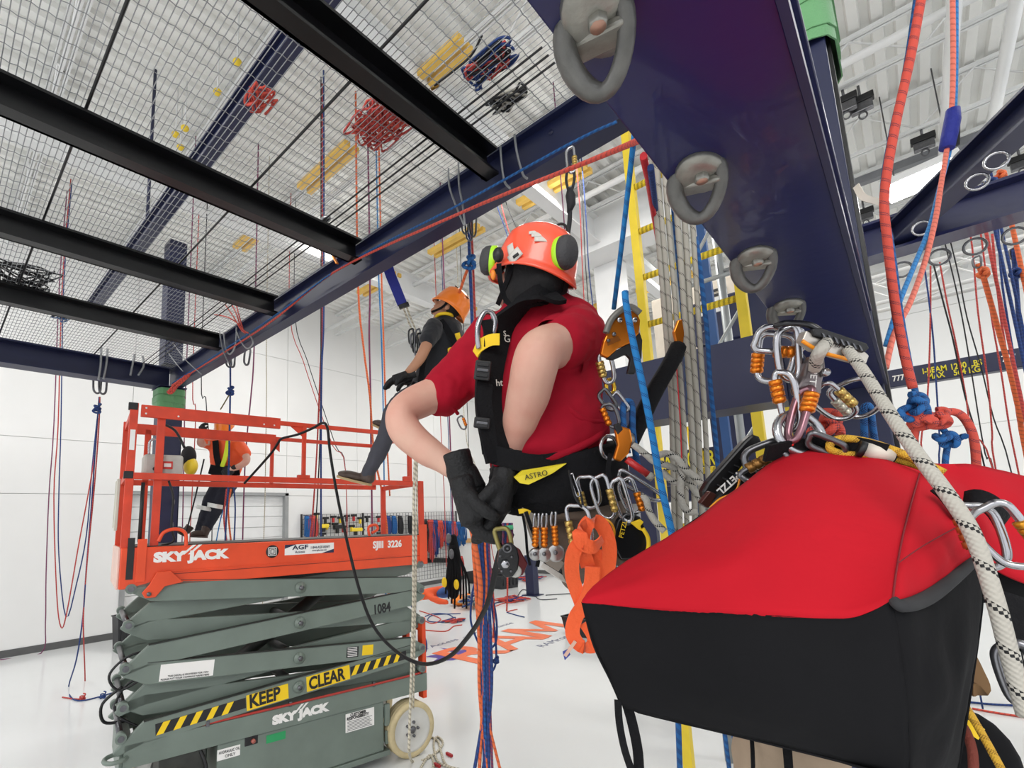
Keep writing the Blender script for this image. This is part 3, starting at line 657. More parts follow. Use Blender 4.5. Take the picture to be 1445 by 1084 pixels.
# ================================================================ people
skin1 = mat('skin_pale', C8(216, 172, 152), .55, var=.05, scale=9, bump=.05, bscale=120, col2=C8(204, 146, 128))
skin2 = mat('skin_tan', C8(178, 128, 98), .55, var=.06, scale=9)
shirt_r = mat('dark_red_cotton', C8(158, 16, 38), .88, var=.10, scale=14, bump=.5, bscale=16, spec=.2)
shirt_k = mat('black_cotton', C8(18, 20, 26), .85, var=.1, scale=14, bump=.3, bscale=22, sheen=.2)
hivis = mat('orange_hi_vis', C8(240, 92, 44), .7, var=.05, bump=.3, bscale=20)
glove_m = mat('black_glove', C8(13, 13, 15), .7, var=.15, bump=.35, bscale=150)
fabric_k = mat('black_webbing', C8(13, 13, 16), .85, var=.1, bump=.3, bscale=140, spec=.25)
trouser_b = mat('brown_trouser', C8(98, 84, 72), .85, var=.1, bump=.3, bscale=25)
trouser_g = mat('charcoal_trouser', C8(62, 62, 70), .85, var=.12, bump=.3, bscale=25)
trouser_k = mat('navy_trouser', C8(24, 26, 40), .85, var=.12, bump=.3, bscale=25)
helm_r = mat('helmet_vermilion', C8(255, 92, 62), .32, var=.02, coat=.4)
helm_o = mat('helmet_orange', C8(255, 132, 28), .32, var=.02, coat=.4)
gaiter = mat('black_neck_gaiter', C8(16, 15, 17), .9, bump=.5, bscale=40)
hair_m = mat('brown_hair', C8(70, 48, 34), .8, bump=.5, bscale=200)
lime = mat('lime_plastic', C8(170, 230, 40), .4); refl = mat('reflective_tape', C8(225, 226, 220), .35, var=.03)
yel_w = mat('yellow_webbing', C8(240, 200, 30), .7, var=.05); eye_w = mat('eye_white', C8(240, 238, 232), .3); iris = mat('iris_dark', C8(50, 38, 30), .3)
lip_m = mat('lip', C8(190, 120, 110), .5); boot_m = mat('brown_leather', C8(72, 58, 50), .6, var=.15, bump=.2, bscale=60); sole_m = mat('tan_rubber', C8(170, 148, 108), .8)
copper_an = mat('orange_anodised', C8(224, 128, 36), .28, metal=.75, var=.08); gold_an = mat('gold_anodised', C8(190, 160, 90), .28, metal=.8, var=.08)
def limb(mb, pts, n=12, seg=5, sq=1.0):
    """pts: (px, py, depth, radius in px)"""
    c = cat([P(p[0], p[1], p[2]) for p in pts], seg)
    rr = []
    for i in range(len(pts) - 1):
        for j in range(seg):
            t = j / seg; t = t * t * (3 - 2 * t); a = pts[i][3] * pts[i][2]; b_ = pts[i + 1][3] * pts[i + 1][2]; rr.append((a + (b_ - a) * t) / FPX)
    rr.append(pts[-1][3] * pts[-1][2] / FPX)
    mb.tube(c, rr, n)
    mb.ell(c[0], rr[0], rr[0], rr[0], nu=12, nv=8); mb.ell(c[-1], rr[-1], rr[-1], rr[-1], nu=12, nv=8)
    return mb
def frame(fwd, up):
    f = V(fwd).normalized(); r = f.cross(V(up)).normalized(); u = r.cross(f)
    return Matrix((r, f, u)).transposed()            # local x right, y forward, z up
def camv(x, y, z): return MW.transposed() @ V((x, y, z))   # camera-space direction (z toward viewer) -> world
def head(root, c, F, s, skin, hair=None, cover=None):
    """c centre, F frame, s = half head height (~0.115)"""
    c = V(c); p = lambda x, y, z: c + F @ V((x * s, y * s, z * s)); b = MB(); R = lambda q: q * s
    b.ell(p(0, -.08, .22), R(.66), R(.80), R(.78), F, 20, 14); b.ell(p(0, .12, -.35), R(.50), R(.58), R(.62), F, 16, 12); b.ell(p(0, .50, -.72), R(.24), R(.2), R(.2), F, 12, 8)
    b.tube([p(0, .62, .18), p(0, .78, -.10), p(0, .84, -.2)], [R(.07), R(.11), R(.12)], 8); b.ell(p(0, .78, -.2), R(.14), R(.12), R(.1), F, 10, 8)
    for sg in (-1, 1): b.ell(p(sg * .66, -.08, -.08), R(.07), R(.17), R(.24), F, 10, 8); b.ell(p(sg * .3, .58, .12), R(.15), R(.08), R(.06), F, 8, 6)
    b.tube([p(0, -.12, -.5), p(0, -.28, -1.25)], [R(.46), R(.5)], 14)
    h = mould(b, 'head', skin, root, .005, 3)
    for sg in (-1, 1):
        e = MB().ell(p(sg * .27, .60, .02), R(.1), R(.08), R(.065), F, 10, 8).build('eye', eye_w, root); MB().ell(p(sg * .27, .665, .02), R(.04), R(.03), R(.04), F, 8, 6).build('iris', iris, e)
    MB().tube(cat([p(-.2, .60, -.45), p(0, .69, -.43), p(.2, .60, -.45)], 4), R(.045), 6).build('mouth', lip_m, root)
    if hair:
        b = MB(); b.ell(p(0, -.16, .26), R(.72), R(.80), R(.76), F, 18, 12); b.ell(p(0, -.5, -.2), R(.5), R(.35), R(.4), F, 12, 8)
        mould(b, 'hair', hair, root, .007, 2)
    return p
def helmet(root, c, F, s, m, vents=True):
    """dome with rolled brim; c = head centre"""
    c = V(c); p = lambda x, y, z: c + F @ V((x * s, y * s, z * s)); rows = []
    for i in range(13):
        a = i / 12; row = []
        for j in range(33):
            t = 2 * math.pi * j / 32; ct, st_ = math.cos(t), math.sin(t)
            zb = -.20 + .10 * math.cos(2 * t) - .08 * st_         # brim height, dips over ears and at the back
            ph = a * math.pi / 2; rr = math.sin(ph) if a < .92 else 1.0 + (a - .92) * 1.0
            zz = .22 + .86 * math.cos(ph) if a < .92 else None
            base = zb if a > .99 else (zb + .22) * max(0, a - .55) / .45 * .0 + 0
            z = (.22 + .84 * math.cos(ph)) * 1.0 if a < .6 else (.22 + .84 * math.cos(.6 * math.pi / 2)) * (1 - (a - .6) / .4) + zb * ((a - .6) / .4)
            x = .84 * rr * ct; y = (.98 if st_ > 0 else 1.0) * rr * st_ - .06
            row.append(p(x, y, z + .04))
        rows.append(row)
    b = MB().grid(rows); h = b.build('helmet', m, root)
    md = h.modifiers.new('shell', 'SOLIDIFY'); md.thickness = .004; md.offset = -1
    MB().tube([rows[-1][j] for j in range(32)], s * .035, 6, True).build('brim', m, h)
    if vents:
        for sg in (-1, 1):
            for k in range(3):
                a0 = p(sg * (.30 + .1 * k), .35 - .38 * k, .99 - .05 * k); MB().ell(a0, s * .10, s * .16, s * .03, F, 10, 6).build('vent', blackS, h)
    for sg in (-1, 1):
        MB().strap(cat([p(sg * .62, .2, .05), p(sg * .60, .25, -.45), p(sg * .2, .55, -.92)], 4), s * .12, s * .02, F @ V((0, 1, 0))).build('chin_strap', fabric_k, root)
    return p
def glove(root, wrist, palm_dir, palm_n, thumb_side, size, curl, m, name='glove', spread=.25, cuff=None):
    """palm_dir: wrist->knuckles; palm_n: direction the palm faces; thumb_side unit; fingers curl toward palm_n"""
    d = V(palm_dir).normalized(); n = V(palm_n); n = (n - d * n.dot(d)).normalized(); t = d.cross(n)
    if t.dot(V(thumb_side)) < 0: t = -t
    w_ = V(wrist); b = MB(); L = size
    for k in range(-2, 3): b.tube([w_ + t * (k * .08 * L), w_ + d * .48 * L + t * (k * .12 * L)], [.135 * L, .125 * L], 8)
    b.tube([w_ - d * .3 * L, w_ + d * .02 * L], [.17 * L, .155 * L], 12)
    for i, (off, ln) in enumerate(((.19, .43), (.065, .48), (-.065, .45), (-.19, .35))):
        q = w_ + d * .42 * L + t * off * L; dd = (d + t * off * spread).normalized(); pts = [w_ + d * .25 * L + t * off * .8 * L, q]; a = 0
        for s_, cc in ((.40, .35), (.33, .9), (.27, .7)):
            a += curl * cc; v = dd * math.cos(a) + n * math.sin(a); q = q + v * (ln * s_ * L); pts.append(q)
        b.tube(cat(pts, 3), [.094 * L - .002 * L * k for k in range(3 * (len(pts) - 1) + 1)], 8); b.ell(q, .05 * L, .05 * L, .05 * L, nu=8, nv=6)
    q = w_ + d * .1 * L + t * .16 * L; q1 = q + (t * .75 + d * .6 + n * .35).normalized() * .2 * L; q2 = q1 + (d * .85 + t * .25 + n * .5).normalized() * .18 * L; q3 = q2 + (d * .8 + n * .7 - t * .1).normalized() * .13 * L
    b.tube(cat([q, q1, q2, q3], 3), [.085 * L] * 4 + [.072 * L] * 4 + [.06 * L] * 2, 8); b.ell(q3, .055 * L, .055 * L, .055 * L, nu=8, nv=6)
    o = mould(b, name, m, root, max(.0035, .025 * L), 3)
    return o
def boot(root, heel, toe, up, w, h, m, ms):
    heel = V(heel); toe = V(toe); d = (toe - heel); L = d.length; d.normalize(); u = V(up); u = (u - d * u.dot(d)).normalized(); s_ = d.cross(u)
    b = MB(); F = Matrix((s_, d, u)).transposed()
    b.ell(heel + d * .15 * L + u * h * .45, w * .5, L * .22, h * .5, F, 12, 8); b.ell(heel + d * .55 * L + u * h * .32, w * .5, L * .42, h * .34, F, 14, 8); b.ell(toe - d * .18 * L + u * h * .25, w * .52, L * .2, h * .27, F, 12, 8)
    b.tube([heel + d * .18 * L + u * h * .4, heel + d * .16 * L + u * h * 1.15], [w * .45, w * .48], 10)
    o = mould(b, 'boot', m, root, .008 if L > .2 else .006, 2)
    rows = []
    sp = [heel + d * (L * (.5 - .52 * math.cos(t))) + s_ * (w * .54 * math.sin(t)) for t in [2 * math.pi * k / 20 for k in range(20)]]
    sl = MB(); k = 20; sl.add([q - u * h * .10 for q in sp] + [q + u * h * .08 for q in sp], [tuple(range(k - 1, -1, -1)), tuple(range(k, 2 * k))] + [(i, (i + 1) % k, k + (i + 1) % k, k + i) for i in range(k)])
    sl.build('sole', ms, o)
    return o
def ringz(c, r, F, n=16, kx=1, kz=1): return [V(c) + F @ V((r * kx * math.cos(2 * math.pi * k / n), 0, r * kz * math.sin(2 * math.pi * k / n))) for k in range(n)]

# ---------------------------------------------------------------- the man in the red shirt
m1 = thing('person', 'man in dark red T-shirt and black harness, gloved hands at his waist, looking away', 'person', P(790, 700, 1.5))
# torso and sleeves : one shirt
b = MB()
def tor(mb, rows, n=24):
    """rows: (px left, px right, py, depth centre, depth half thickness m, tilt)"""
    rs = []
    for xl, xr, y, d, th, *ty in rows:
        c_ = P((xl + xr) / 2, y, d); hw = (xr - xl) / 2 * d / FPX; X = camv(1, 0, 0); Z = camv(0, 0, 1); dy = (ty[0] if ty else 0) * d / FPX; U = camv(0, -1, 0)
        rs.append([c_ + X * (hw * math.cos(t)) + Z * (th * math.sin(t)) + U * (dy * math.cos(t)) for t in [2 * math.pi * k / n for k in range(n)]])
    mb.grid(rs, closed=True)
    k = len(mb.v); mb.v += [sum(rs[0], V()) / n, sum(rs[-1], V()) / n]; base = k - n * len(rs)
    for j in range(n): mb.f.append((k, base + (j + 1) % n, base + j)); mb.sm.append(True); e = base + n * (len(rs) - 1); mb.f.append((k + 1, e + j, e + (j + 1) % n)); mb.sm.append(True)
    return mb
tor(b, [(735, 790, 412, 1.50, .05), (712, 822, 428, 1.50, .075, 2), (694, 842, 450, 1.50, .10, 4), (684, 846, 480, 1.50, .125, 4), (672, 846, 520, 1.49, .14), (668, 848, 560, 1.48, .15), (676, 856, 595, 1.47, .158, -2), (686, 860, 622, 1.47, .158, -12), (692, 850, 646, 1.47, .15, -16)])
limb(b, [(802, 464, 1.50, 44), (812, 476, 1.44, 43), (797, 484, 1.35, 38)], 16)
limb(b, [(700, 478, 1.56, 40), (668, 512, 1.58, 38), (640, 540, 1.56, 35), (626, 555, 1.54, 34)], 16)
shirt = mould(b, 'shirt', shirt_r, m1, .007, 5)
# sleeve openings and hem roll
sl_ = MB().grid([[P(*q) for q in ((772, 444, 1.44), (800, 436, 1.42), (825, 446, 1.42), (842, 470, 1.43), (844, 505, 1.45), (834, 528, 1.47), (812, 528, 1.5), (792, 500, 1.5), (776, 468, 1.47))], [P(*q) for q in ((762, 448, 1.385), (791, 443, 1.37), (815, 454, 1.37), (832, 479, 1.375), (835, 512, 1.40), (824, 534, 1.425), (802, 530, 1.46), (783, 502, 1.465), (765, 471, 1.435))], [P(*q) for q in ((757, 455, 1.33), (782, 450, 1.32), (806, 463, 1.32), (821, 489, 1.33), (824, 519, 1.35), (812, 538, 1.38), (795, 532, 1.42), (775, 505, 1.43), (758, 477, 1.40))]], closed=True).build('sleeve', shirt_r, shirt); md = sl_.modifiers.new('cloth', 'SOLIDIFY'); md.thickness = .004; md = sl_.modifiers.new('round', 'SUBSURF'); md.levels = 2; md.render_levels = 2
MB().tube(cat([P(*q) for q in ((604, 531, 1.53), (618, 548, 1.495), (634, 568, 1.49), (646, 584, 1.53))], 5), .006, 8).build('sleeve_hem', shirt_r, shirt)
# cloth folds
for pts in (((700, 655, 1.33, 4), (770, 648, 1.31, 6), (835, 622, 1.34, 6), (857, 600, 1.40, 4)), ((785, 560, 1.335, 3), (820, 590, 1.33, 5), (852, 596, 1.38, 4))):
    b = MB(); limb(b, pts, 8); b.build('fold', shirt_r, shirt)
# body (skin) : arms and neck in one mesh
b = MB()
limb(b, [(806, 482, 1.46, 32), (786, 488, 1.36, 33), (764, 494, 1.26, 32), (755, 515, 1.25, 33), (746, 555, 1.29, 31), (735, 590, 1.33, 26), (727, 620, 1.36, 20), (720, 650, 1.38, 17)], 16)
limb(b, [(652, 532, 1.56, 22), (625, 552, 1.54, 26), (592, 566, 1.50, 25), (566, 582, 1.44, 21), (572, 608, 1.43, 24), (600, 634, 1.42, 22), (628, 652, 1.41, 18), (650, 668, 1.40, 15)], 16)
b.ell(P(757, 490, 1.215), .022, .02, .022)
limb(b, [(752, 440, 1.5, 30), (748, 405, 1.5, 32)], 14)
arms = mould(b, 'arms', skin1, m1, .0055, 6)
# elbow flush comes from the skin mottling; head
HC = P(748, 391, 1.49); F1 = frame(camv(-.80, .30, -.52), camv(.1, 1, .05)); HS = .112
p1 = head(m1, HC, F1, HS, skin1)
helmet(m1, HC + F1 @ V((0, 0, .015)), F1, HS * 1.12, helm_r, False)
hm = m1.children[-1]
# grey vent patches and badge on the shell
gp = mat('pale_grey_decal', C8(205, 200, 192), .5)
def onball(px, py, d, r, m, nm, w_, h_, rot=0.0, parent=m1):
    """small curved decal lying on the helmet shell"""
    q = P(px, py, d); c = HC + F1 @ V((0, 0, .03)); n_ = (q - c).normalized(); u = V((0, 0, 1)); x = u.cross(n_).normalized(); y = n_.cross(x); q = c + n_ * r
    bb = MB(); X = x * math.cos(rot) + y * math.sin(rot); Y = y * math.cos(rot) - x * math.sin(rot); rows = []
    for i in range(5): rows.append([c + (q + X * (w_ * (j / 4 - .5)) + Y * (h_ * (i / 4 - .5)) - c).normalized() * r for j in range(5)])
    bb.grid(rows); o = bb.build(nm, m, parent); md = o.modifiers.new('s', 'SOLIDIFY'); md.thickness = .002; md.offset = 1; return o
for (px, py, w_, h_) in ((760, 320, .05, .012), (764, 327, .052, .013), (766, 336, .045, .016)): onball(px, py, 1.37, .117, gp, 'helmet_patch', w_, h_, -.1)
onball(722, 358, 1.375, .117, gp, 'helmet_badge', .042, .03, .5); onball(724, 358, 1.37, .1195, blackS, 'badge_print', .018, .008, .3)
onball(712, 346, 1.38, .115, gp, 'helmet_badge', .02, .04, .2)
# neck gaiter, collar
b = MB(); limb(b, [(752, 448, 1.50, 40), (752, 420, 1.49, 42), (757, 401, 1.49, 45), (757, 385, 1.49, 46)], 18)
b.ell(P(766, 400, 1.44), .06, .06, .05); mould(b, 'neck_gaiter', gaiter, m1, .006, 4)
for (px, py) in ((708, 404), (708, 414)): pass
MB().strap(cat([P(704, 372, 1.40), P(706, 396, 1.40), P(712, 420, 1.42), P(722, 432, 1.42)], 5), .014, .003, camv(1, 0, 0)).build('chin_strap', fabric_k, m1)
MB().strap(cat([P(792, 372, 1.42), P(794, 395, 1.42), P(792, 412, 1.43)], 5), .008, .003, camv(1, 0, 0)).build('chin_strap', fabric_k, m1)
MB().ell(P(696, 388, 1.40), .008, .008, .016).build('lamp_clip', mat('amber', C8(230, 130, 30), .4), m1)
# ear muffs
def muff(c, n_, r, nm='ear_muff'):
    F = V(n_).normalized().to_track_quat('Z', 'Y').to_matrix().to_4x4(); T = Matrix.Translation(c) @ F @ Matrix.Diagonal((.86, 1.08, 1, 1))
    o = MB().lathe([(r * .9, -.012), (r, -.008), (r, .004), (r * .96, .008)], 28, T).build(nm, lime, m1)
    MB().lathe([(r * .97, .004), (r * 1.0, .012), (r * .96, .024), (r * .78, .034), (r * .4, .040), (0, .041)], 28, T).build('cup', mat('dark_grey_rubber', C8(58, 58, 60), .65, bump=.3, bscale=200), o)
    MB().lathe([(r * .8, -.032), (r * .88, -.022), (r * .88, -.010)], 24, T).build('cushion', blackS, o)
    return o
muff(P(793, 358, 1.385), camv(.66, -.02, .75), .045)
muff(P(696, 368, 1.50), camv(-.88, .1, -.25), .042)
MB().ell(P(703, 360, 1.41), .016, .016, .022).build('headlamp', black_pl, m1)
MB().tube(cat([P(798, 336, 1.42), P(800, 322, 1.44), P(790, 316, 1.46), P(770, 330, 1.45)], 5), .004, 6).build('muff_arm', black_pl, m1)
# gloves
G1 = glove(m1, P(717, 662, 1.37), camv(-.22, -1, .02), camv(-1, .1, -.25), camv(-.3, 0, .9), .25, .38, glove_m)
G2 = glove(m1, P(653, 676, 1.39), camv(.25, -.85, .12), camv(.9, .1, .15), camv(.3, .2, 1), .265, .8, glove_m)
limbc = MB(); limb(limbc, [(722, 642, 1.378, 20), (717, 656, 1.375, 22), (712, 680, 1.37, 23)], 16); limbc.build('glove_cuff', glove_m, G1)
limbc = MB(); limb(limbc, [(648, 660, 1.40, 18.5), (655, 672, 1.395, 22), (662, 692, 1.39, 25)], 16); limbc.build('glove_cuff', glove_m, G2)
MB().tube(ringz(P(724, 646, 1.378), .039, frame(camv(-.2, -1, 0), camv(0, 0, 1)), 18), .003, 6, True).build('cuff_binding', yel_w, G1)
MB().tube(ringz(P(722, 643, 1.378), .0405, frame(camv(-.25, -1, -.1), camv(0, 0, 1)), 18), .0032, 6, True).build('cuff_binding', yel_w, G1)
# harness : shoulder pads, chest strap, D ring, buckles, belt
SX = camv(1, .1, -.2)
def hs(nm, pts, w_, t_, m=fabric_k, side=None, parent=m1): return MB().strap(cat([P(*q) for q in pts], 5), w_, t_, side or SX).build(nm, m, parent)
hs('shoulder_pad', ((790, 418, 1.40), (760, 424, 1.385), (730, 440, 1.375), (706, 466, 1.37), (696, 500, 1.35), (690, 540, 1.335), (690, 580, 1.325), (698, 625, 1.32), (704, 650, 1.32)), .078, .012, side=camv(.75, .35, -.4))
hs('shoulder_pad', ((790, 414, 1.43), (764, 416, 1.40), (736, 428, 1.395), (712, 448, 1.39), (690, 470, 1.385)), .06, .014, side=camv(.7, .6, -.2))
hs('chest_strap', ((684, 540, 1.318), (683, 570, 1.312), (688, 610, 1.31), (692, 640, 1.31)), .045, .004, side=camv(1, 0, -.25))
hs('yellow_tab', ((671, 500, 1.345), (678, 488, 1.33), (692, 480, 1.322), (705, 479, 1.318)), .031, .004, yel_w, side=camv(.1, 1, .1))
for (px, py, w_, h_) in ((681, 523, .042, .052), (680, 597, .042, .03)):
    q = P(px, py, 1.30); F = frame(camv(0, 0, 1), camv(.12, 1, 0)).to_4x4(); T = Matrix.Translation(q) @ F
    bk = MB().box((-w_ / 2, -.006, -h_ / 2), (w_ / 2, .006, h_ / 2), T).build('buckle', black_pl, m1, bevel=.004)
    for k in (-1, 0, 1): MB().box((-w_ * .36, -.002, k * h_ * .27 - .004), (w_ * .36, .010, k * h_ * .27 + .004), T).build('buckle_bar', dsteel if k == 0 else blackS, bk, bevel=.002)
pts = [P(*q) for q in ((676, 492, 1.33), (674, 474, 1.325), (676, 455, 1.325), (684, 441, 1.33), (694, 442, 1.335), (699, 455, 1.335), (696, 470, 1.335), (690, 484, 1.335))]
MB().tube(cat(pts, 5), .0075, 10).build('d_ring', steel, m1)
hs('ring_loop', ((686, 452, 1.335), (690, 468, 1.33), (690, 490, 1.33)), .03, .008)
hs('cross_strap', ((690, 640, 1.32), (760, 655, 1.30), (830, 640, 1.34)), .05, .008, side=camv(0, 1, 0))
b = MB(); tor(b, [(690, 872, 640, 1.47, .165, -20), (694, 880, 665, 1.47, .175, -22), (700, 884, 690, 1.47, .175, -20), (716, 880, 712, 1.47, .165, -14)]); belt = mould(b, 'hip_belt', fabric_k, m1, .008, 3)
q = [P(*a) for a in ((726, 674, 1.284), (738, 664, 1.282), (800, 654, 1.286), (780, 668, 1.284), (746, 684, 1.281), (734, 682, 1.282))]; cc = sum(q, V()) / 6
MB().add(q + [a + camv(0, 0, -.02) for a in q], [(5, 4, 3, 2, 1, 0), (6, 7, 8, 9, 10, 11)] + [(i, (i + 1) % 6, 6 + (i + 1) % 6, 6 + i) for i in range(6)]).build('belt_label', mat('yellow_green_label', C8(226, 205, 40), .5), m1)
text('ASTRO', .0195, blackS, m1, P(741, 677.5, 1.2795), camv(.94, .21, 0), camv(-.21, .94, 0), .0006)
hs('leg_loop', ((742, 705, 1.36), (752, 745, 1.34), (768, 782, 1.34), (792, 800, 1.36)), .03, .006, mat('grey_webbing', C8(160, 152, 140), .8), side=camv(1, .6, 0))
hs('thigh_strap', ((730, 706, 1.36), (760, 700, 1.32), (800, 712, 1.32), (850, 705, 1.35)), .035, .006, side=camv(0, 1, 0))
hs('yellow_tab', ((732, 722, 1.31), (740, 721, 1.305), (748, 724, 1.305)), .012, .004, yel_w, side=camv(0, 1, 0))
# lettering on the shirt (chest print partly hidden by the strap)
for s_, px, py, sz in (('G', 711.5, 483, .028), ('S', 710.5, 474, .02), ('ht', 700, 545, .026), ('P', 675.5, 532, .03)):
    text(s_, sz, gp, m1, P(px, py, 1.352 if px > 700 else 1.318), camv(.9, .1, -.4), camv(-.1, 1, .1), .0006)
# trousers and legs
b = MB(); tor(b, [(712, 872, 700, 1.47, .15, -12), (722, 866, 724, 1.46, .15)])
limb(b, [(838, 712, 1.46, 44), (848, 760, 1.36, 40), (868, 812, 1.27, 34), (900, 850, 1.40, 28), (925, 900, 1.55, 22)], 14)
limb(b, [(775, 712, 1.50, 40), (792, 746, 1.44, 34), (812, 776, 1.40, 28), (812, 800, 1.52, 20), (806, 818, 1.62, 15)], 14)
mould(b, 'trousers', trouser_b, m1, .009, 5)
pan = mat('knee_pad_grey', C8(168, 160, 150), .6)
boot(m1, P(808, 826, 1.64), P(770, 800, 1.56), camv(.35, .9, 0), .09, .085, black_pl, mat('pale_sole', C8(205, 200, 192), .7))
boot(m1, P(935, 915, 1.56), P(890, 925, 1.5), camv(.1, 1, .1), .09, .09, black_pl, pan)

# ---------------------------------------------------------------- the seated man in the black shirt
m2 = thing('person', 'man in black T-shirt and orange helmet seated on ropes, leaning back and looking up', 'person', P(600, 560, 3.5))
D = 3.5
b = MB(); tor(b, [(618, 640, 446, D, .06), (604, 652, 458, D, .10, 4), (600, 656, 480, D, .12), (592, 654, 505, D, .125), (585, 646, 530, D, .125), (578, 634, 550, D, .12)])
limb(b, [(612, 463, D - .12, 14), (604, 480, D - .2, 12.5)], 12); limb(b, [(640, 463, D + .15, 13), (634, 486, D + .2, 12)], 12)
mould(b, 'shirt', shirt_k, m2, .012, 4)
b = MB(); limb(b, [(606, 478, D - .2, 8.5), (595, 502, D - .24, 8), (586, 515, D - .22, 7), (573, 529, D - .2, 5.5)], 12); limb(b, [(634, 484, D + .2, 8), (612, 515, D + .2, 7), (588, 530, D + .1, 5.5)], 12)
mould(b, 'arms', skin2, m2, .009, 4)
H2 = P(630, 434, D); F2 = frame(camv(-.76, .64, .08), camv(.64, .76, 0)); p2 = head(m2, H2, F2, .108, skin2, mat('black_hair', C8(24, 20, 18), .8))
helmet(m2, H2 + F2 @ V((0, -.015, .02)), F2, .128, helm_o)
for a, r in (((.0, .1, 1.05), .09),): MB().ell(p2(.3, 0, 1.05), .03, .04, .014, F2).build('helmet_vent', blackS, m2)
MB().ell(p2(0, .75, .1), .05, .018, .022, F2).build('glasses', black_pl, m2)
MB().tube(ringz(P(627, 447, D - .03), .055, frame(V((0, 0, 1)), V((1, 0, 0)))), .012, 8, True).build('collar', yel_w, m2)
glove(m2, P(574, 530, D - .2), camv(-.9, -.35, .1), camv(0, -1, .1), camv(0, 0, 1), .20, .35, glove_m); glove(m2, P(586, 532, D + .08), camv(-.9, -.4, 0), camv(0, -1, 0), camv(0, 0, -1), .19, .4, glove_m)
b = MB(); limb(b, [(600, 556, D - .05, 22), (575, 566, D - .2, 18), (556, 580, D - .3, 14.5), (548, 606, D - .3, 13), (534, 640, D - .3, 12), (518, 671, D - .28, 9)], 14)
limb(b, [(606, 554, D + .1, 20), (582, 566, D + .1, 17), (566, 576, D + .05, 14), (556, 596, D + .2, 11), (548, 602, D + .35, 9)], 14)
mould(b, 'trousers', trouser_g, m2, .012, 4)
b = MB(); limb(b, [(562, 577, D - .42, 11), (552, 596, D - .44, 9)], 10); b.build('knee_pad', fabric_k, m2)
boot(m2, P(524, 684, D - .27), P(476, 672, D - .3), camv(.12, 1, 0), .1, .085, boot_m, sole_m); boot(m2, P(546, 608, D + .36), P(527, 599, D + .42), camv(.25, 1, 0), .1, .085, boot_m, sole_m)
for pts, w_, mm in ((((622, 452, 3.38), (640, 480, 3.36), (648, 515, 3.38), (630, 545, 3.36)), .04, fabric_k), (((645, 470, 3.37), (652, 500, 3.4), (654, 528, 3.42)), .035, yel_w), (((580, 545, 3.33), (606, 552, 3.32), (636, 540, 3.36)), .07, fabric_k), (((612, 456, 3.36), (600, 500, 3.35), (592, 545, 3.34)), .035, fabric_k)):
    MB().strap(cat([P(*q) for q in pts], 5), w_, .01, camv(1, .5, 0)).build('harness_strap', mm, m2)
text('x4', .055, yel_w, m2, P(634, 508, 3.365), camv(.9, .2, -.3), camv(-.2, 1, 0), .001, bold=.003); text('~', .12, yel_w, m2, P(633, 500, 3.365), camv(.9, .1, -.3), camv(-.1, 1, 0), .001, bold=.006)

# ---------------------------------------------------------------- the man in orange hi-vis behind the lift
m3 = thing('person', 'man in orange hi-vis shirt and helmet hanging behind the lift, feet on column', 'person', P(310, 680, 6.3))
D = 6.3
b = MB(); tor(b, [(308, 324, 617, D, .07), (298, 342, 624, D, .12), (296, 345, 640, D, .14), (298, 342, 658, D, .14), (299, 338, 672, D, .13)])
limb(b, [(338, 630, D - .05, 9), (346, 640, D - .1, 8)], 12); limb(b, [(300, 628, D, 8.5), (290, 626, D - .1, 7)], 12); mould(b, 'shirt', hivis, m3, .018, 3)
b = MB(); limb(b, [(345, 638, D - .1, 5.5), (348, 650, D - .16, 5.2), (338, 658, D - .26, 4.5), (327, 662, D - .3, 4)], 12); mould(b, 'arm', skin1, m3, .012, 3); b = MB(); limb(b, [(293, 626, D - .1, 5), (283, 626, D - .15, 5), (285, 612, D - .2, 4)], 12); mould(b, 'arm', skin1, m3, .012, 3)
H3 = P(316, 606, D); F3 = frame(camv(.0, -.45, 1), camv(0, 1, .35)); head(m3, H3, F3, .115, skin1); helmet(m3, H3 + F3 @ V((0, -.01, .03)), F3, .13, helm_o)
glove(m3, P(285, 612, D - .2), camv(0, 1, 0), camv(.5, 0, -.5), camv(1, 0, 0), .19, 1.0, glove_m); glove(m3, P(327, 662, D - .3), camv(-.8, -.5, 0), camv(0, 0, -1), camv(0, 1, 0), .19, .7, glove_m)
b = MB(); tor(b, [(299, 338, 668, D, .13), (300, 334, 684, D, .13)])
limb(b, [(310, 684, D, 11), (297, 705, D - .12, 9.5), (291, 722, D - .05, 8), (281, 748, D + .1, 6)], 12); limb(b, [(324, 684, D, 11), (312, 706, D - .15, 9.5), (304, 722, D - .08, 8.5), (291, 748, D, 6)], 12); mould(b, 'trousers', trouser_k, m3, .016, 3)
for pts in (((278, 715, D - .12), (287, 717, D - .22), (298, 719, D - .16)), ((293, 712, D - .2), (303, 714, D - .3), (314, 716, D - .2))): MB().strap(cat([P(*q) for q in pts], 4), .05, .01, V((0, 0, 1))).build('reflective_band', refl, m3)
boot(m3, P(262, 757, D + .05), P(245, 748, D + .0), V((0, 0, 1)), .11, .12, boot_m, boot_m); boot(m3, P(293, 758, D - .05), P(268, 757, D - .15), V((0, 0, 1)), .11, .12, boot_m, boot_m)
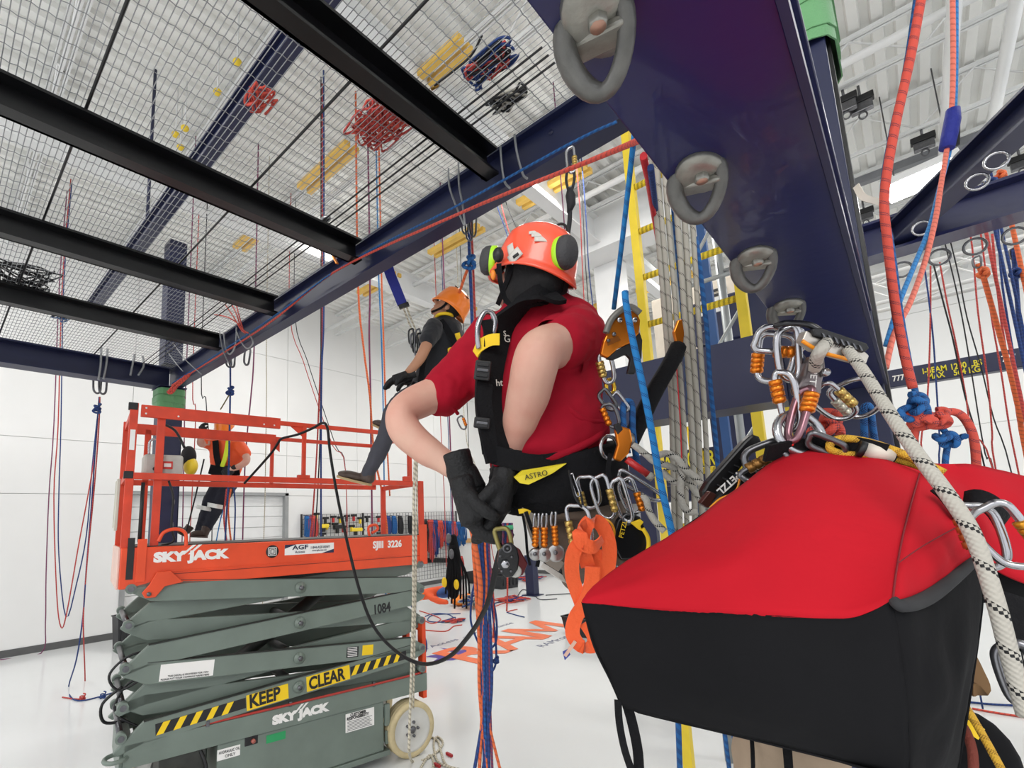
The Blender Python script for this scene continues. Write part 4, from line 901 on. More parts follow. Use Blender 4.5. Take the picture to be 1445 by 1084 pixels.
for pts, mm, w_ in ((((304, 622, D - .15), (306, 645, D - .19), (312, 668, D - .17)), fabric_k, .07), (((322, 622, D - .15), (318, 645, D - .19), (310, 668, D - .17)), mat('lime_yellow_strap', C8(215, 230, 40), .6), .05), (((296, 662, D - .17), (315, 666, D - .2), (338, 664, D - .17)), fabric_k, .12), (((298, 676, D - .16), (315, 680, D - .18), (334, 676, D - .15)), fabric_k, .06)):
    MB().strap(cat([P(*q) for q in pts], 4), w_, .02, V((0, 0, 1)) if abs(pts[0][1] - pts[-1][1]) < 8 else camv(1, 0, 0)).build('harness_strap', mm, m3)
# ================================================================ ropes and rope hardware
R_white = ropemat('white_rope_black_ticks', C8(176, 172, 162), C8(24, 24, 26), .045, .22, .009, 7)
R_grey = ropemat('grey_rope_black_ticks', C8(172, 168, 156), C8(60, 58, 54), .05, .14, .009, 8)
R_blue = ropemat('blue_rope', C8(28, 96, 160), C8(14, 40, 86), .03, .5, .006, 8)
R_blued = ropemat('dark_blue_rope', C8(36, 66, 128), C8(24, 40, 84), .03, .5, .006, 8)
R_sky = ropemat('bright_blue_rope', C8(30, 128, 196), C8(16, 70, 130), .03, .35, .006, 8)
R_red = ropemat('red_rope', C8(196, 72, 66), C8(120, 36, 40), .03, .4, .006, 8)
R_coral = ropemat('coral_rope', C8(208, 78, 62), C8(120, 50, 60), .035, .3, .006, 8)
R_or = ropemat('orange_rope', C8(226, 108, 58), C8(150, 70, 50), .035, .3, .006, 8)
R_pur = ropemat('red_and_blue_rope', C8(136, 60, 84), C8(50, 52, 110), .02, .5, .006, 4)
R_ykn = ropemat('cream_rope', C8(208, 200, 180), C8(90, 84, 66), .03, .45, .006, 8)
R_ylw = ropemat('mustard_rope', C8(206, 160, 44), C8(150, 110, 30), .02, .4, .006, 8)
R_blk = mat('black_rope', C8(24, 24, 28), .7, bump=.3, bscale=200)
R_hose = mat('black_rubber_cable', C8(9, 9, 11), .55, spec=.3)
def rope(label, pts, r, m, name='rope', ca='rope', seg=5, n=7, group=None, top=None, wp=False, nosmooth=False):
    """pts: (px, py, depth) or world points when wp; top=z runs straight up to that height first; depth 0 = lies on the floor"""
    fl_ = pts[-1] == 'F'; pts = pts[:-1] if fl_ else pts
    q = [V(p) if wp else ((on(p[0], p[1], 2, r) if p[2] == 0 else P(*p))) for p in pts]
    if top: q = [V((q[0].x, q[0].y, top))] + q
    if fl_: q.append(V((q[-1].x, q[-1].y, .02)))
    c = q if nosmooth else cat(q, seg)
    return tag(MB().tube(c, r, n).build(name, m), label, ca, group)
def knot(c, r, s, m, parent=None, ax=None, name='knot', turns=2.4):
    """small overhand style ball of rope"""
    c = V(c); F = frame(ax or V((0, 1, 0)), V((0, 0, 1)) if not ax or abs(V(ax).normalized().z) < .9 else V((1, 0, 0))); pts = []
    for k in range(int(14 * turns)):
        t = 2 * math.pi * k / 14; pts.append(c + F @ V((s * math.cos(t) * (.55 + .3 * math.sin(t * .5)), s * .5 * math.sin(1.5 * t), s * (math.sin(t) * .6 + (k / (14 * turns) - .5) * 1.1))))
    return MB().tube(cat(pts, 3), r, 7).build(name, m, parent)
def carab(label, a, b, wpx, rpx, m=None, sleeve=None, gate=1, tilt=0.0, name='carabiner', parent=None, group=None, ridges=4, t0=.28, t1=.74):
    """a, b: (px, py, depth) of the two ends; loop width in px; the sleeve sits on the gate side"""
    m = m or steel; A = P(*a); B = P(*b); d = (B - A); L = d.length; d.normalize(); dm = (a[2] + b[2]) / 2
    vw = ray((a[0] + b[0]) / 2, (a[1] + b[1]) / 2).normalized(); sd = d.cross(vw).normalized(); sd = (Matrix.Rotation(tilt, 3, d) @ sd); w_ = wpx * dm / FPX; r = rpx * dm / FPX
    t = thing(name, label, 'carabiner', A, group=group) if parent is None else parent
    shape = [(0, .30), (.02, .08), (.05, -.22), (.16, -.45), (.35, -.5), (.65, -.46), (.86, -.36), (.97, -.12), (1.0, .12), (.95, .36), (.82, .48), (.5, .5), (.2, .5), (.06, .46)]
    pts = cat([A + d * (L * x) + sd * (w_ * y * gate) for x, y in shape], 4, True)
    MB().tube(pts, r, 8, True).build('body', m, t)
    if sleeve:
        S0 = A + d * (L * t0) + sd * (w_ * .5 * gate); S1 = A + d * (L * t1) + sd * (w_ * .5 * gate)
        prof = []; n_ = ridges; LL = (S1 - S0).length
        for k in range(n_):
            h0 = LL * k / n_; h1 = LL * (k + 1) / n_; prof += [(r * 1.85, h0 + LL * .01), (r * 1.85, h1 - LL * .045), (r * 1.45, h1 - LL * .04), (r * 1.45, h1)]
        q = (S1 - S0).normalized().to_track_quat('Z', 'Y').to_matrix().to_4x4()
        MB().lathe([(r * .9, -LL * .02)] + prof + [(r * .9, LL * 1.02)], 12, Matrix.Translation(S0) @ q).build('sleeve', sleeve, t)
    return t
def plate(pts, dth, thick, mm, nm, parent, toward=True, bevel=.0):
    """flat polygon given by pixels at one depth, extruded away from the lens"""
    q = [P(x, y, dth) for x, y in pts]; n = len(q); nn = camv(0, 0, -1) * thick; b = MB()
    b.add(q + [a + nn for a in q], [tuple(range(n)), tuple(range(2 * n - 1, n - 1, -1))] + [(i, n + i, n + (i + 1) % n, (i + 1) % n) for i in range(n)])
    return b.build(nm, mm, parent, bevel=bevel)
def disc(px, py, d, rp, h, mm, nm, parent, n=16, inner=0):
    T = Matrix.Translation(P(px, py, d)) @ MW.transposed().to_4x4(); r = rp * d / FPX
    if inner: return MB().tube([T @ V((r * math.cos(2 * math.pi * k / n), r * math.sin(2 * math.pi * k / n), 0)) for k in range(n)], inner * d / FPX, 8, True).build(nm, mm, parent)
    return MB().lathe([(0, h), (r * .8, h), (r, h * .6), (r, 0)][::-1], n, T).build(nm, mm, parent)

# ---------------------------------------------------------------- main red bag
red_f = mat('red_canvas', C8(182, 18, 34), .85, var=.10, scale=4, bump=.35, bscale=9, spec=.2)
blk_f = mat('black_canvas', C8(20, 20, 22), .9, var=.15, scale=6, bump=.4, bscale=10, spec=.15)
bag = thing('rope_bag', 'large hanging bag with red canvas top and black lower body in the foreground', 'bag', P(1100, 1000, .7))
def coons(c0, c1, d0, d1, n, m_, bulge, toward=1, fold=0.0, seed=0):
    """c0,c1: bottom and top curves left to right; d0,d1: left and right curves bottom to top; each a list of (px,py,d)"""
    def rs(c, k):
        pts = cat([P(*p) for p in c], 12); L = [0]
        for i in range(1, len(pts)): L.append(L[-1] + (pts[i] - pts[i - 1]).length)
        out = []; j = 0
        for i in range(k + 1):
            t = L[-1] * i / k
            while j < len(L) - 2 and L[j + 1] < t: j += 1
            f = (t - L[j]) / max(1e-9, L[j + 1] - L[j]); out.append(pts[j].lerp(pts[j + 1], min(1, max(0, f))))
        return out
    C0, C1, D0, D1 = rs(c0, n), rs(c1, n), rs(d0, m_), rs(d1, m_); rows = []; rnd = random.Random(seed)
    ph = [rnd.uniform(0, 6) for _ in range(4)]
    for j in range(m_ + 1):
        v = j / m_; row = []
        for i in range(n + 1):
            u = i / n; p = C0[i] * (1 - v) + C1[i] * v + D0[j] * (1 - u) + D1[j] * u - (C0[0] * (1 - u) * (1 - v) + C0[-1] * u * (1 - v) + C1[0] * (1 - u) * v + C1[-1] * u * v)
            e = math.sin(math.pi * u) * math.sin(math.pi * v); p = p + camv(0, .25, 1) * (bulge * e * toward + fold * e * (math.sin(u * 9 + v * 5 + ph[0]) * .5 + math.sin(u * 17 - v * 8 + ph[1]) * .3 + math.sin(v * 13 + ph[2]) * .3))
            row.append(p)
        rows.append(row)
    return rows
apx = (1150, 634, .86); apr = (1298, 668, .76); FL = (822, 850, .72); FR = (1260, 846, .56); RB = (1388, 776, .68)
sil = [FL, (842, 824, .74), (900, 783, .77), (975, 738, .80), (1040, 690, .83), (1095, 648, .86), apx, (1225, 640, .82), apr]
rim = [FL, (940, 862, .67), (1060, 868, .62), (1170, 873, .585), (1215, 868, .57), FR]
rows = coons(rim, sil, [FL, (822, 849, .72), (822.5, 848, .72)], [FR, (1266, 800, .60), (1278, 740, .66), apr], 44, 24, .05, fold=.007, seed=3)
MB().grid(rows).build('top_panel', red_f, bag)
rows = coons([FR, (1275, 852, .56), (1310, 838, .60), (1350, 806, .64), RB], [apr, (1340, 690, .74), (1370, 725, .72), (1392, 755, .70)], [FR, (1266, 800, .60), (1278, 740, .66), apr], [RB, (1390, 768, .69), (1392, 755, .70)], 20, 16, .012, fold=.006, seed=5)
MB().grid(rows).build('side_panel', red_f, bag)
MB().tube(cat([P(*q) for q in ((1268, 794, .592), (1300, 772, .618), (1335, 752, .655), (1362, 738, .69))], 6), .0008, 5).build('seam', mat('dark_red_thread', C8(120, 20, 30), .8), bag)
MB().tube(cat([P(*q) for q in (FR, (1266, 800, .597), (1278, 740, .657), apr)], 8), .0011, 5).build('seam', MATS['dark_red_thread'], bag)
# black body : front and right faces, back closed
bot = [(876, 992, .70), (900, 1004, .69), (1050, 1040, .645), (1180, 1072, .60), (1285, 1100, .565)]
rows = coons(bot, rim, [bot[0], (862, 960, .70), (838, 910, .71), FL], [bot[-1], (1282, 1010, .55), (1272, 920, .55), FR], 40, 22, .03, fold=.004, seed=7)
MB().grid(rows).build('front_panel', blk_f, bag)
rows = coons([bot[-1], (1320, 1104, .60), (1350, 1090, .66)], [FR, (1275, 852, .56), (1310, 838, .60), (1350, 806, .64), RB], [bot[-1], (1282, 1010, .55), (1272, 920, .55), FR], [(1350, 1090, .66), (1368, 980, .68), (1384, 860, .69), RB], 20, 20, .015, fold=.008, seed=9)
MB().grid(rows).build('end_panel', blk_f, bag)
bk = [(876, 992, .70), (1000, 1000, .95), (1200, 1020, .95), (1350, 1090, .66)]
rows = coons(bk, [FL, (975, 738, .85), apx, (1300, 690, .85), RB], [bk[0], (862, 960, .70), (838, 910, .71), FL], [(1350, 1090, .66), (1368, 980, .68), (1384, 860, .69), RB], 24, 14, .02, toward=-1)
MB().grid(rows).build('back_panel', blk_f, bag)
rows = coons(bot + [(1350, 1090, .66)], bk, [bot[0], (876, 992, .701), (876, 992, .702)], [(1350, 1090, .66), (1350, 1090, .661), (1350, 1090, .662)], 20, 8, 0)
MB().grid(rows).build('base_panel', blk_f, bag)
MB().tube(cat([P(*q) for q in (FR, (1275, 855, .555), (1310, 842, .595), (1350, 812, .635), (1387, 780, .68))], 8), [.005 + .0035 * math.sin(math.pi * k / 32) for k in range(33)], 8).build('rim_binding', mat('grey_binding', C8(44, 44, 46), .85), bag)
# red flap and second pocket at right
rows = coons([(1330, 700, .74), (1370, 745, .72), (1400, 800, .72), (1470, 830, .72)], [(1215, 640, .86), (1300, 652, .84), (1380, 656, .82), (1475, 680, .80)], [(1330, 700, .74), (1270, 668, .80), (1215, 640, .86)], [(1470, 830, .72), (1474, 750, .76), (1475, 680, .80)], 26, 16, .02, fold=.012, seed=11)
MB().grid(rows).build('flap', red_f, bag)
rows = coons([(1384, 852, .76), (1420, 852, .76), (1480, 852, .76)], [(1384, 780, .74), (1420, 800, .73), (1480, 832, .72)], [(1384, 852, .76), (1384, 820, .75), (1384, 780, .74)], [(1480, 852, .76), (1480, 845, .75), (1480, 832, .72)], 10, 6, .01)
MB().grid(rows).build('pocket', blk_f, bag)
for o in list(bag.children):
    if o.name.startswith(('top_panel', 'side_panel', 'front_panel', 'end_panel', 'back_panel', 'base_panel', 'flap', 'pocket')):
        md = o.modifiers.new('cloth', 'SOLIDIFY'); md.thickness = .0025
        if not o.name.startswith(('back', 'base')): tb_ = bpy.data.textures.get('canvas_folds') or bpy.data.textures.new('canvas_folds', 'CLOUDS'); tb_.noise_scale = .07; dd_ = o.modifiers.new('folds', 'DISPLACE'); dd_.texture = tb_; dd_.strength = .007; dd_.texture_coords = 'LOCAL'
MB().strap(cat([P(*q) for q in ((1322, 688, .70), (1336, 700, .69), (1352, 722, .68), (1362, 742, .69))], 4), .018, .004, camv(.7, .7, 0)).build('strap', fabric_k, bag)
MB().strap(cat([P(*q) for q in ((1362, 706, .70), (1380, 704, .685), (1402, 716, .68), (1415, 738, .69))], 4), .026, .006, camv(.4, .9, 0)).build('strap', fabric_k, bag)
MB().strap(cat([P(*q) for q in ((872, 988, .70), (874, 1020, .70), (882, 1060, .70), (896, 1100, .70))], 4), .010, .002, camv(1, .0, .3)).build('strap', fabric_k, bag)
MB().strap(cat([P(*q) for q in ((884, 992, .71), (892, 1020, .71), (900, 1060, .71), (902, 1100, .70))], 4), .014, .002, camv(1, .0, .3)).build('strap', fabric_k, bag)
MB().strap(cat([P(*q) for q in ((1080, 640, .85), (1110, 634, .86), (1150, 628, .86), (1200, 628, .83), (1250, 640, .80))], 5), .03, .006, camv(.2, .9, .3)).build('top_strap', fabric_k, bag)

# ---------------------------------------------------------------- rigging hung from the end ring of the big beam
GD = .93
carab('steel carabiner hooked in the end ring, orange sleeve on its left', (1098, 470, GD), (1092, 538, GD), 44, 4.6, steel, copper_an, gate=-1, tilt=.15, t0=.40, t1=.82)
carab('steel carabiner lying across the end ring, orange sleeve along the bottom', (1066, 478, GD), (1136, 480, .9), 34, 4.6, steel, copper_an, gate=-1, t0=.42, t1=.98)
carab('long oval steel carabiner between the end ring and lower carabiner', (1110, 462, .90), (1114, 536, .90), 26, 5, steel, tilt=-.3)
carab('lower steel carabiner with orange sleeve, hanging in the oval one', (1104, 524, .89), (1122, 606, .88), 22, 4.6, steel, copper_an, gate=-1, tilt=.2, t0=.12, t1=.52)
carab('purple tinted carabiner crossing the big steel ring', (1138, 548, .87), (1116, 622, .86), 18, 5.2, mat('purple_anodised', C8(140, 104, 112), .28, metal=.85), copper_an, gate=1, tilt=.5, t0=.1, t1=.45)
rg = thing('steel_ring', 'big polished steel ring where the rigging meets on the red bag', 'ring', P(1128, 625, .87)); MB().tube(ringz(P(1128, 612, .875), .040, frame(camv(.1, .35, 1), camv(0, 1, 0)), 28, 1.05, .95), .0075, 10, True).build('ring', steel, rg)
# swivel / energy plate with moulded letters
sw = thing('swivel_shackle', 'grey forged shackle plate with PETZL moulded on it below the rope device', 'shackle', P(1140, 575, .88)); grey_c = mat('grey_cast', C8(120, 112, 112), .35, metal=.7, var=.1)
plate([(1148, 502), (1164, 502), (1166, 520), (1161, 540), (1160, 555), (1152, 566), (1140, 566), (1126, 556), (1124, 548), (1136, 530), (1140, 512)], .875, .02, grey_c, 'body', sw, bevel=.004)
disc(1163, 526, .873, 6, .008, steel, 'pin', sw); text('PETZL', .0165, whiteS, sw, P(1145, 521, .868), camv(-.12, -1, 0), camv(1, -.12, 0), .0006, sx=1.0)
# rope device : black slatted arm, silver body with two rope holes, amber edge
rd = thing('rope_descender', 'black and silver rope device with amber edge, white rope running through it', 'descender', P(1165, 520, .86))
dd = .84
MB().tube(cat([P(*q) for q in ((1094, 460, .90), (1110, 456, .88), (1140, 458, .86), (1156, 466, .85))], 5), .0055, 8).build('arm', mat('gloss_black', C8(28, 28, 32), .2), rd)
plate([(1146, 464), (1158, 462), (1224, 484), (1228, 492), (1220, 497), (1150, 474)], dd, .03, black_pl, 'top_rail', rd, bevel=.003)
for k in range(7): plate([(1160 + k * 8.6, 470 + k * 2.8), (1163 + k * 8.6, 471 + k * 2.8), (1167 + k * 8.6, 480 + k * 2.6), (1164 + k * 8.6, 479 + k * 2.6)], dd - .002, .004, dsteel, 'rib', rd)
plate([(1138, 466), (1149, 472), (1222, 497), (1227, 502), (1222, 515), (1215, 512), (1150, 494), (1132, 480)], dd + .006, .018, mat('brushed_silver', C8(196, 190, 180), .35, metal=.7), 'side_plate', rd, bevel=.002)
MB().tube(cat([P(*q) for q in ((1132, 481, dd), (1148, 491, dd - .002), (1166, 499, dd - .004), (1200, 508, dd - .004), (1216, 515, dd))], 5), .0032, 8).build('amber_edge', mat('amber_edge', C8(240, 150, 30), .35), rd)
for px, py in ((1161, 488), (1198, 498)): disc(px, py, dd, 9, .004, blackS, 'rope_hole', rd)
text('///', .012, blackS, rd, P(1178, 489, dd + .002), camv(.95, -.3, 0), camv(.3, .95, 0), .0005)
rope('thick white rope with black ticks running down the right edge over the red bag', [(1166, 484, .835), (1159, 494, .82), (1152, 506, .835), (1150, 520, .86)], .0105, R_white, 'rope')
rope('thick white rope with black ticks crossing in front of the red bag', [(1196, 494, .82), (1204, 504, .80), (1222, 530, .76), (1250, 575, .70), (1290, 635, .645), (1335, 695, .60), (1368, 745, .575), (1388, 795, .56), (1408, 860, .545), (1426, 930, .54), (1448, 1010, .535)], .0083, R_white, 'rope', n=14)
for lab, a, b_, w_, g in (('silver twin gate carabiner beside the shackle plate, left of the pair', (1152, 548, .9), (1196, 590, .9), 34, 1), ('silver carabiner right of the pair, holding the blue rope loop', (1190, 540, .92), (1232, 582, .92), 46, -1)):
    carab(lab, a, b_, w_, 3.6, steel, gold_an if g > 0 else mat('silver_sleeve', C8(180, 176, 160), .35, metal=.7), gate=g, tilt=.25, t0=.3, t1=.8, ridges=3)
rope('bright blue rope hanging in a silver carabiner before the right column', [(1221, 648, .98), (1219, 600, .96), (1219, 576, .94), (1227, 574, .94), (1231, 600, .96), (1238, 650, .99)], .0062, R_blue, 'rope')
tag(knot(P(1168, 604, .93), .008, .030, R_coral), 'coral rope knot above the black strap of the red bag', 'knot')
# ================================================================ gear on and around the man in the red shirt
gold = gold_an
dv = thing('stop_descender', 'orange and black rope descender beside the red shirt, blue rope running through it', 'descender', P(878, 500, 1.3))
d0 = 1.28
plate([(848, 500), (852, 482), (862, 458), (872, 445), (886, 437), (898, 440), (904, 452), (902, 470), (890, 484), (872, 492), (858, 505)], d0, .018, copper_an, 'side_plate', dv, bevel=.003)
MB().tube(cat([P(*q) for q in ((855, 470, d0 - .003), (862, 452, d0 - .003), (876, 438, d0 - .003), (890, 433, d0 - .003), (903, 442, d0 - .003))], 5), .0085, 8).build('cam_rim', mat('dull_grey_metal', C8(120, 118, 112), .5, metal=.4), dv)
plate([(856, 506), (870, 494), (888, 484), (903, 468), (907, 480), (906, 505), (896, 528), (886, 527), (890, 506), (884, 500), (866, 508)], d0 + .004, .016, black_pl, 'handle', dv, bevel=.003)
for px, py, r in ((874, 452, 4), (858, 481, 2.5), (889, 470, 2.5), (866, 472, 3), (895, 452, 4)): disc(px, py, d0 - .001, r, .006, steel if r > 3 else dsteel, 'bolt', dv)
plate([(855, 480), (872, 474), (876, 480), (858, 488)], d0 - .002, .004, mat('bronze', C8(150, 86, 30), .35, metal=.6), 'catch', dv)
carab('steel carabiner with gold sleeve under the orange descender', (852, 500, 1.30), (862, 540, 1.32), 16, 3.2, steel, gold, gate=-1, t0=.2, t1=.75)
ds = thing('cord_clamp', 'small orange rope clamp halfway up the grey rope bundle', 'clamp', P(958, 498, 1.5))
plate([(951, 468), (957, 452), (963, 450), (966, 470), (964, 488), (958, 498)], 1.5, .015, copper_an, 'plate', ds, bevel=.003); plate([(953, 505), (958, 498), (965, 486), (967, 500), (962, 512)], 1.502, .013, black_pl, 'base', ds, bevel=.003)
bs = rope('black padded sleeve with white marks slanting behind the blue rope', [(957, 490, 1.50), (945, 515, 1.46), (925, 550, 1.42), (905, 590, 1.38), (888, 625, 1.34)], .024, fabric_k, 'padded_sleeve', 'sleeve', n=10)
for px, py in ((936, 548), (930, 556), (915, 570), (908, 588), (899, 596)): MB().beam(P(px, py, 1.385), P(px + 6, py - 9, 1.385), .003, .002).build('white_mark', whiteS, bs) if False else None
tag(MB().ell(P(884, 620, 1.30), .022, .02, .022).build('clamp_cap', mat('cast_grey', C8(140, 136, 130), .35, metal=.6)), 'silver grey clamp cap at the end of the black padded sleeve', 'clamp')
ch = thing('chest_ascender', 'orange metal ascender plate at the hip of the man in the red shirt', 'ascender', P(880, 650, 1.27)); plate([(868, 606), (876, 601), (890, 605), (893, 622), (888, 640), (876, 652), (866, 648), (872, 628)], 1.27, .014, copper_an, 'frame', ch, bevel=.004); plate([(866, 600), (874, 596), (880, 606), (872, 614)], 1.268, .01, black_pl, 'cam', ch, bevel=.003)
hr = thing('hip_ring', 'large steel hip ring of the harness at the hem of the red shirt', 'ring', P(858, 650, 1.30)); MB().tube(ringz(P(860, 632, 1.31), .031, frame(camv(.5, .1, 1), camv(0, 1, 0)), 24), .0055, 8, True).build('ring', steel, hr)
rh = thing('tube_grip', 'red plastic tube grip on the hip harness', 'grip', P(900, 660, 1.28)); MB().cyl(P(884, 648, 1.28), P(916, 671, 1.27), .0095, 12).build('grip', mat('red_plastic', C8(196, 44, 44), .35), rh); MB().cyl(P(914, 670, 1.268), P(921, 675, 1.266), .011, 12).build('rope_end', R_grey, rh)
gr = thing('gold_ring', 'gold anodised ring above the orange sleeved carabiner', 'ring', P(862, 560, 1.33)); MB().tube(ringz(P(861, 546, 1.33), .018, frame(camv(.3, .1, 1), camv(0, 1, 0)), 20, .7, 1.1), .006, 8, True).build('ring', mat('bright_gold', C8(216, 176, 60), .25, metal=.8), gr)
CB = [
 ('gunmetal carabiner below the gold ring', (848, 552, 1.33), (866, 578, 1.33), 15, 2.6, dsteel, None, 1, .3, .7),
 ('orange sleeved carabiner hanging at the right edge of the red shirt', (856, 570, 1.31), (870, 602, 1.31), 16, 2.4, dsteel, copper_an, -1, .1, .85),
 ('slender gunmetal carabiner right of the orange sleeved one', (866, 556, 1.32), (884, 580, 1.32), 12, 2.4, steel, None, 1, .3, .7),
 ('large steel carabiner carrying the orange sling, gold sleeve at left', (812, 712, 1.22), (826, 778, 1.20), 30, 3.0, steel, gold, -1, .32, .85),
 ('upper steel carabiner clipped on the belt above the orange sling', (826, 672, 1.25), (838, 716, 1.25), 26, 2.8, steel, gold, -1, .45, .95),
 ('steel carabiner with gold sleeve on its right, hanging from the belt', (842, 672, 1.24), (858, 732, 1.23), 24, 2.8, steel, gold, 1, .35, .88),
 ('plain bright steel carabiner over the yellow and black descender', (868, 676, 1.22), (886, 736, 1.22), 18, 3.2, steel, None, 1, .3, .7),
 ('steel carabiner with orange sleeve beside the yellow and black descender', (880, 676, 1.24), (896, 724, 1.24), 22, 2.8, steel, copper_an, 1, .45, .98),
 ('long steel carabiner slanting from the red handle toward the blue rope', (872, 668, 1.26), (932, 706, 1.24), 16, 2.8, steel, None, 1, .3, .7),
 ('small steel key carabiner under the far sleeve of the red shirt', (648, 588, 1.5), (655, 606, 1.5), 9, 1.2, dsteel, copper_an, 1, .2, .8),
 ('black carabiner in front of the far glove holding the big pulley', (706, 745, 1.24), (716, 778, 1.22), 20, 3.4, mat('worn_brass', C8(130, 120, 70), .35, metal=.6), None, -1, .3, .7)]
for l, a, b_, w_, r, m_, sl, g, t0, t1 in CB: carab(l, a, b_, w_, r, m_, sl, gate=g, tilt=.2, t0=t0, t1=t1)
MB_ = None
sl = thing('belt_loop', 'black gear loop cord on the harness belt', 'loop', P(808, 700, 1.24)); MB().tube(cat([P(*q) for q in ((803, 664, 1.24), (806, 680, 1.22), (812, 702, 1.21), (822, 716, 1.21), (820, 700, 1.22), (812, 680, 1.23))], 4), .003, 6).build('cord', R_blk, sl)
tag(MB().tube(cat([P(*q) for q in ((808, 668, 1.235), (812, 680, 1.225), (818, 698, 1.22), (814, 700, 1.22), (808, 684, 1.23), (803, 670, 1.235))], 4), .002, 6, True).build('wire_gate', steel), 'thin steel wire gate lying on the black belt', 'carabiner')
# orange sling
osl = thing('orange_sling', 'bright orange tape sling looped in a steel carabiner at the hip', 'sling', P(830, 900, 1.2))
om = mat('orange_tape', C8(248, 96, 40), .7, var=.06, bump=.3, bscale=90, sheen=.2)
for pts, sd in ((((830, 800, 1.18), (822, 770, 1.17), (826, 744, 1.165), (838, 734, 1.165), (852, 746, 1.17), (860, 775, 1.18), (856, 810, 1.19), (846, 840, 1.19)), (1, .3, .2)),
                (((832, 775, 1.17), (818, 768, 1.165), (808, 785, 1.165), (808, 815, 1.17), (818, 845, 1.175), (828, 870, 1.18)), (1, .1, .1)),
                (((836, 800, 1.16), (834, 825, 1.165), (826, 850, 1.17), (812, 872, 1.175), (808, 895, 1.18), (820, 912, 1.185), (836, 912, 1.18), (838, 898, 1.18), (826, 878, 1.18)), (1, -.2, .1)),
                (((828, 740, 1.16), (818, 748, 1.155), (822, 766, 1.155), (838, 772, 1.155), (850, 760, 1.16)), (.4, 1, .2)),
                (((842, 775, 1.19), (838, 810, 1.19), (830, 850, 1.2)), (1, .1, 0))):
    MB().strap(cat([P(*q) for q in pts], 5), .034, .0028, camv(*sd)).build('tape', om, osl)
MB().beam(P(812, 905, 1.18), P(797, 926, 1.18), .008, .002, camv(0, 0, 1)).build('tag_cord', mat('pinkish_tape', C8(220, 180, 160), .6), osl)
plate([(794, 920), (802, 916), (805, 924), (797, 932)], 1.18, .002, mat('tag_blue', C8(60, 70, 150), .5), 'tag', osl)
# yellow and black descender
yd = thing('belay_device', 'black rope device with yellow lever hanging behind the orange sling', 'descender', P(892, 780, 1.22))
plate([(872, 735), (880, 726), (892, 724), (904, 730), (912, 748), (914, 775), (900, 790), (876, 790), (866, 770), (868, 748)], 1.22, .02, mat('gloss_black2', C8(22, 22, 24), .3), 'body', yd, bevel=.004)
plate([(890, 738), (904, 733), (909, 737), (904, 743), (908, 750), (902, 748), (896, 743)], 1.21, .008, yel_w, 'lever', yd, bevel=.002); MB().tube(cat([P(*q) for q in ((907, 746, 1.21), (914, 758, 1.21), (915, 772, 1.21), (911, 782, 1.21))], 4), .005, 8).build('lever_arm', yel_w, yd)
disc(886, 733, 1.218, 7, .004, dsteel, 'eye', yd, inner=1.8); text('PETZL', .016, yel_w, yd, P(879, 760, 1.208), camv(.25, 1, 0), camv(-1, .25, 0), .0005)
MB().tube(cat([P(*q) for q in ((853, 732, 1.23), (862, 738, 1.22), (867, 750, 1.22), (864, 766, 1.22), (858, 764, 1.22))], 4), .003, 6).build('yellow_frame', mat('amber_metal', C8(236, 160, 40), .35, metal=.3), yd)
MB().tube(cat([P(*q) for q in ((866, 770, 1.21), (862, 785, 1.21), (864, 795, 1.21), (872, 800, 1.21))], 4), .002, 6).build('wire', steel, yd)
# three orange-sleeved pulleys
for i, (x0, y0) in enumerate(((757, 724), (768, 724), (781, 722))):
    t = thing('sleeve_pulley', ('leftmost', 'middle', 'rightmost')[i] + ' of the three orange sleeved pulleys under the belt', 'pulley', P(x0, y0 + 55, 1.27), group='orange sleeved pulleys under the belt')
    dx = (-2, 0, 3)[i]; d = 1.27
    MB().tube(cat([P(x0 - 2, y0, d), P(x0 - 4, y0 + 12, d), P(x0 - 3 + dx * .3, y0 + 24, d)], 3), .0034, 6).tube(cat([P(x0 + 3, y0, d), P(x0 + 3, y0 + 12, d), P(x0 + 2, y0 + 24, d)], 3), .0034, 6).build('shackle', steel, t)
    a = P(x0 + dx * .4, y0 + 20, d - .004); b_ = P(x0 + dx, y0 + 48, d - .004); L = (b_ - a).length; q = (b_ - a).normalized().to_track_quat('Z', 'Y').to_matrix().to_4x4(); pr = []
    for k in range(5): pr += [(.0088, L * k / 5), (.0088, L * (k + .7) / 5), (.0064, L * (k + .75) / 5), (.0064, L * (k + 1) / 5)]
    MB().lathe(pr, 14, Matrix.Translation(a) @ q).build('sleeve', copper_an, t)
    disc(x0 + dx, y0 + 58, d, 9 + i * 2, .008, mat('brushed_alu', C8(170, 170, 168), .3, metal=.8), 'side_plate', t); disc(x0 + dx, y0 + 58, d - .008, 3, .004, dsteel, 'axle', t)
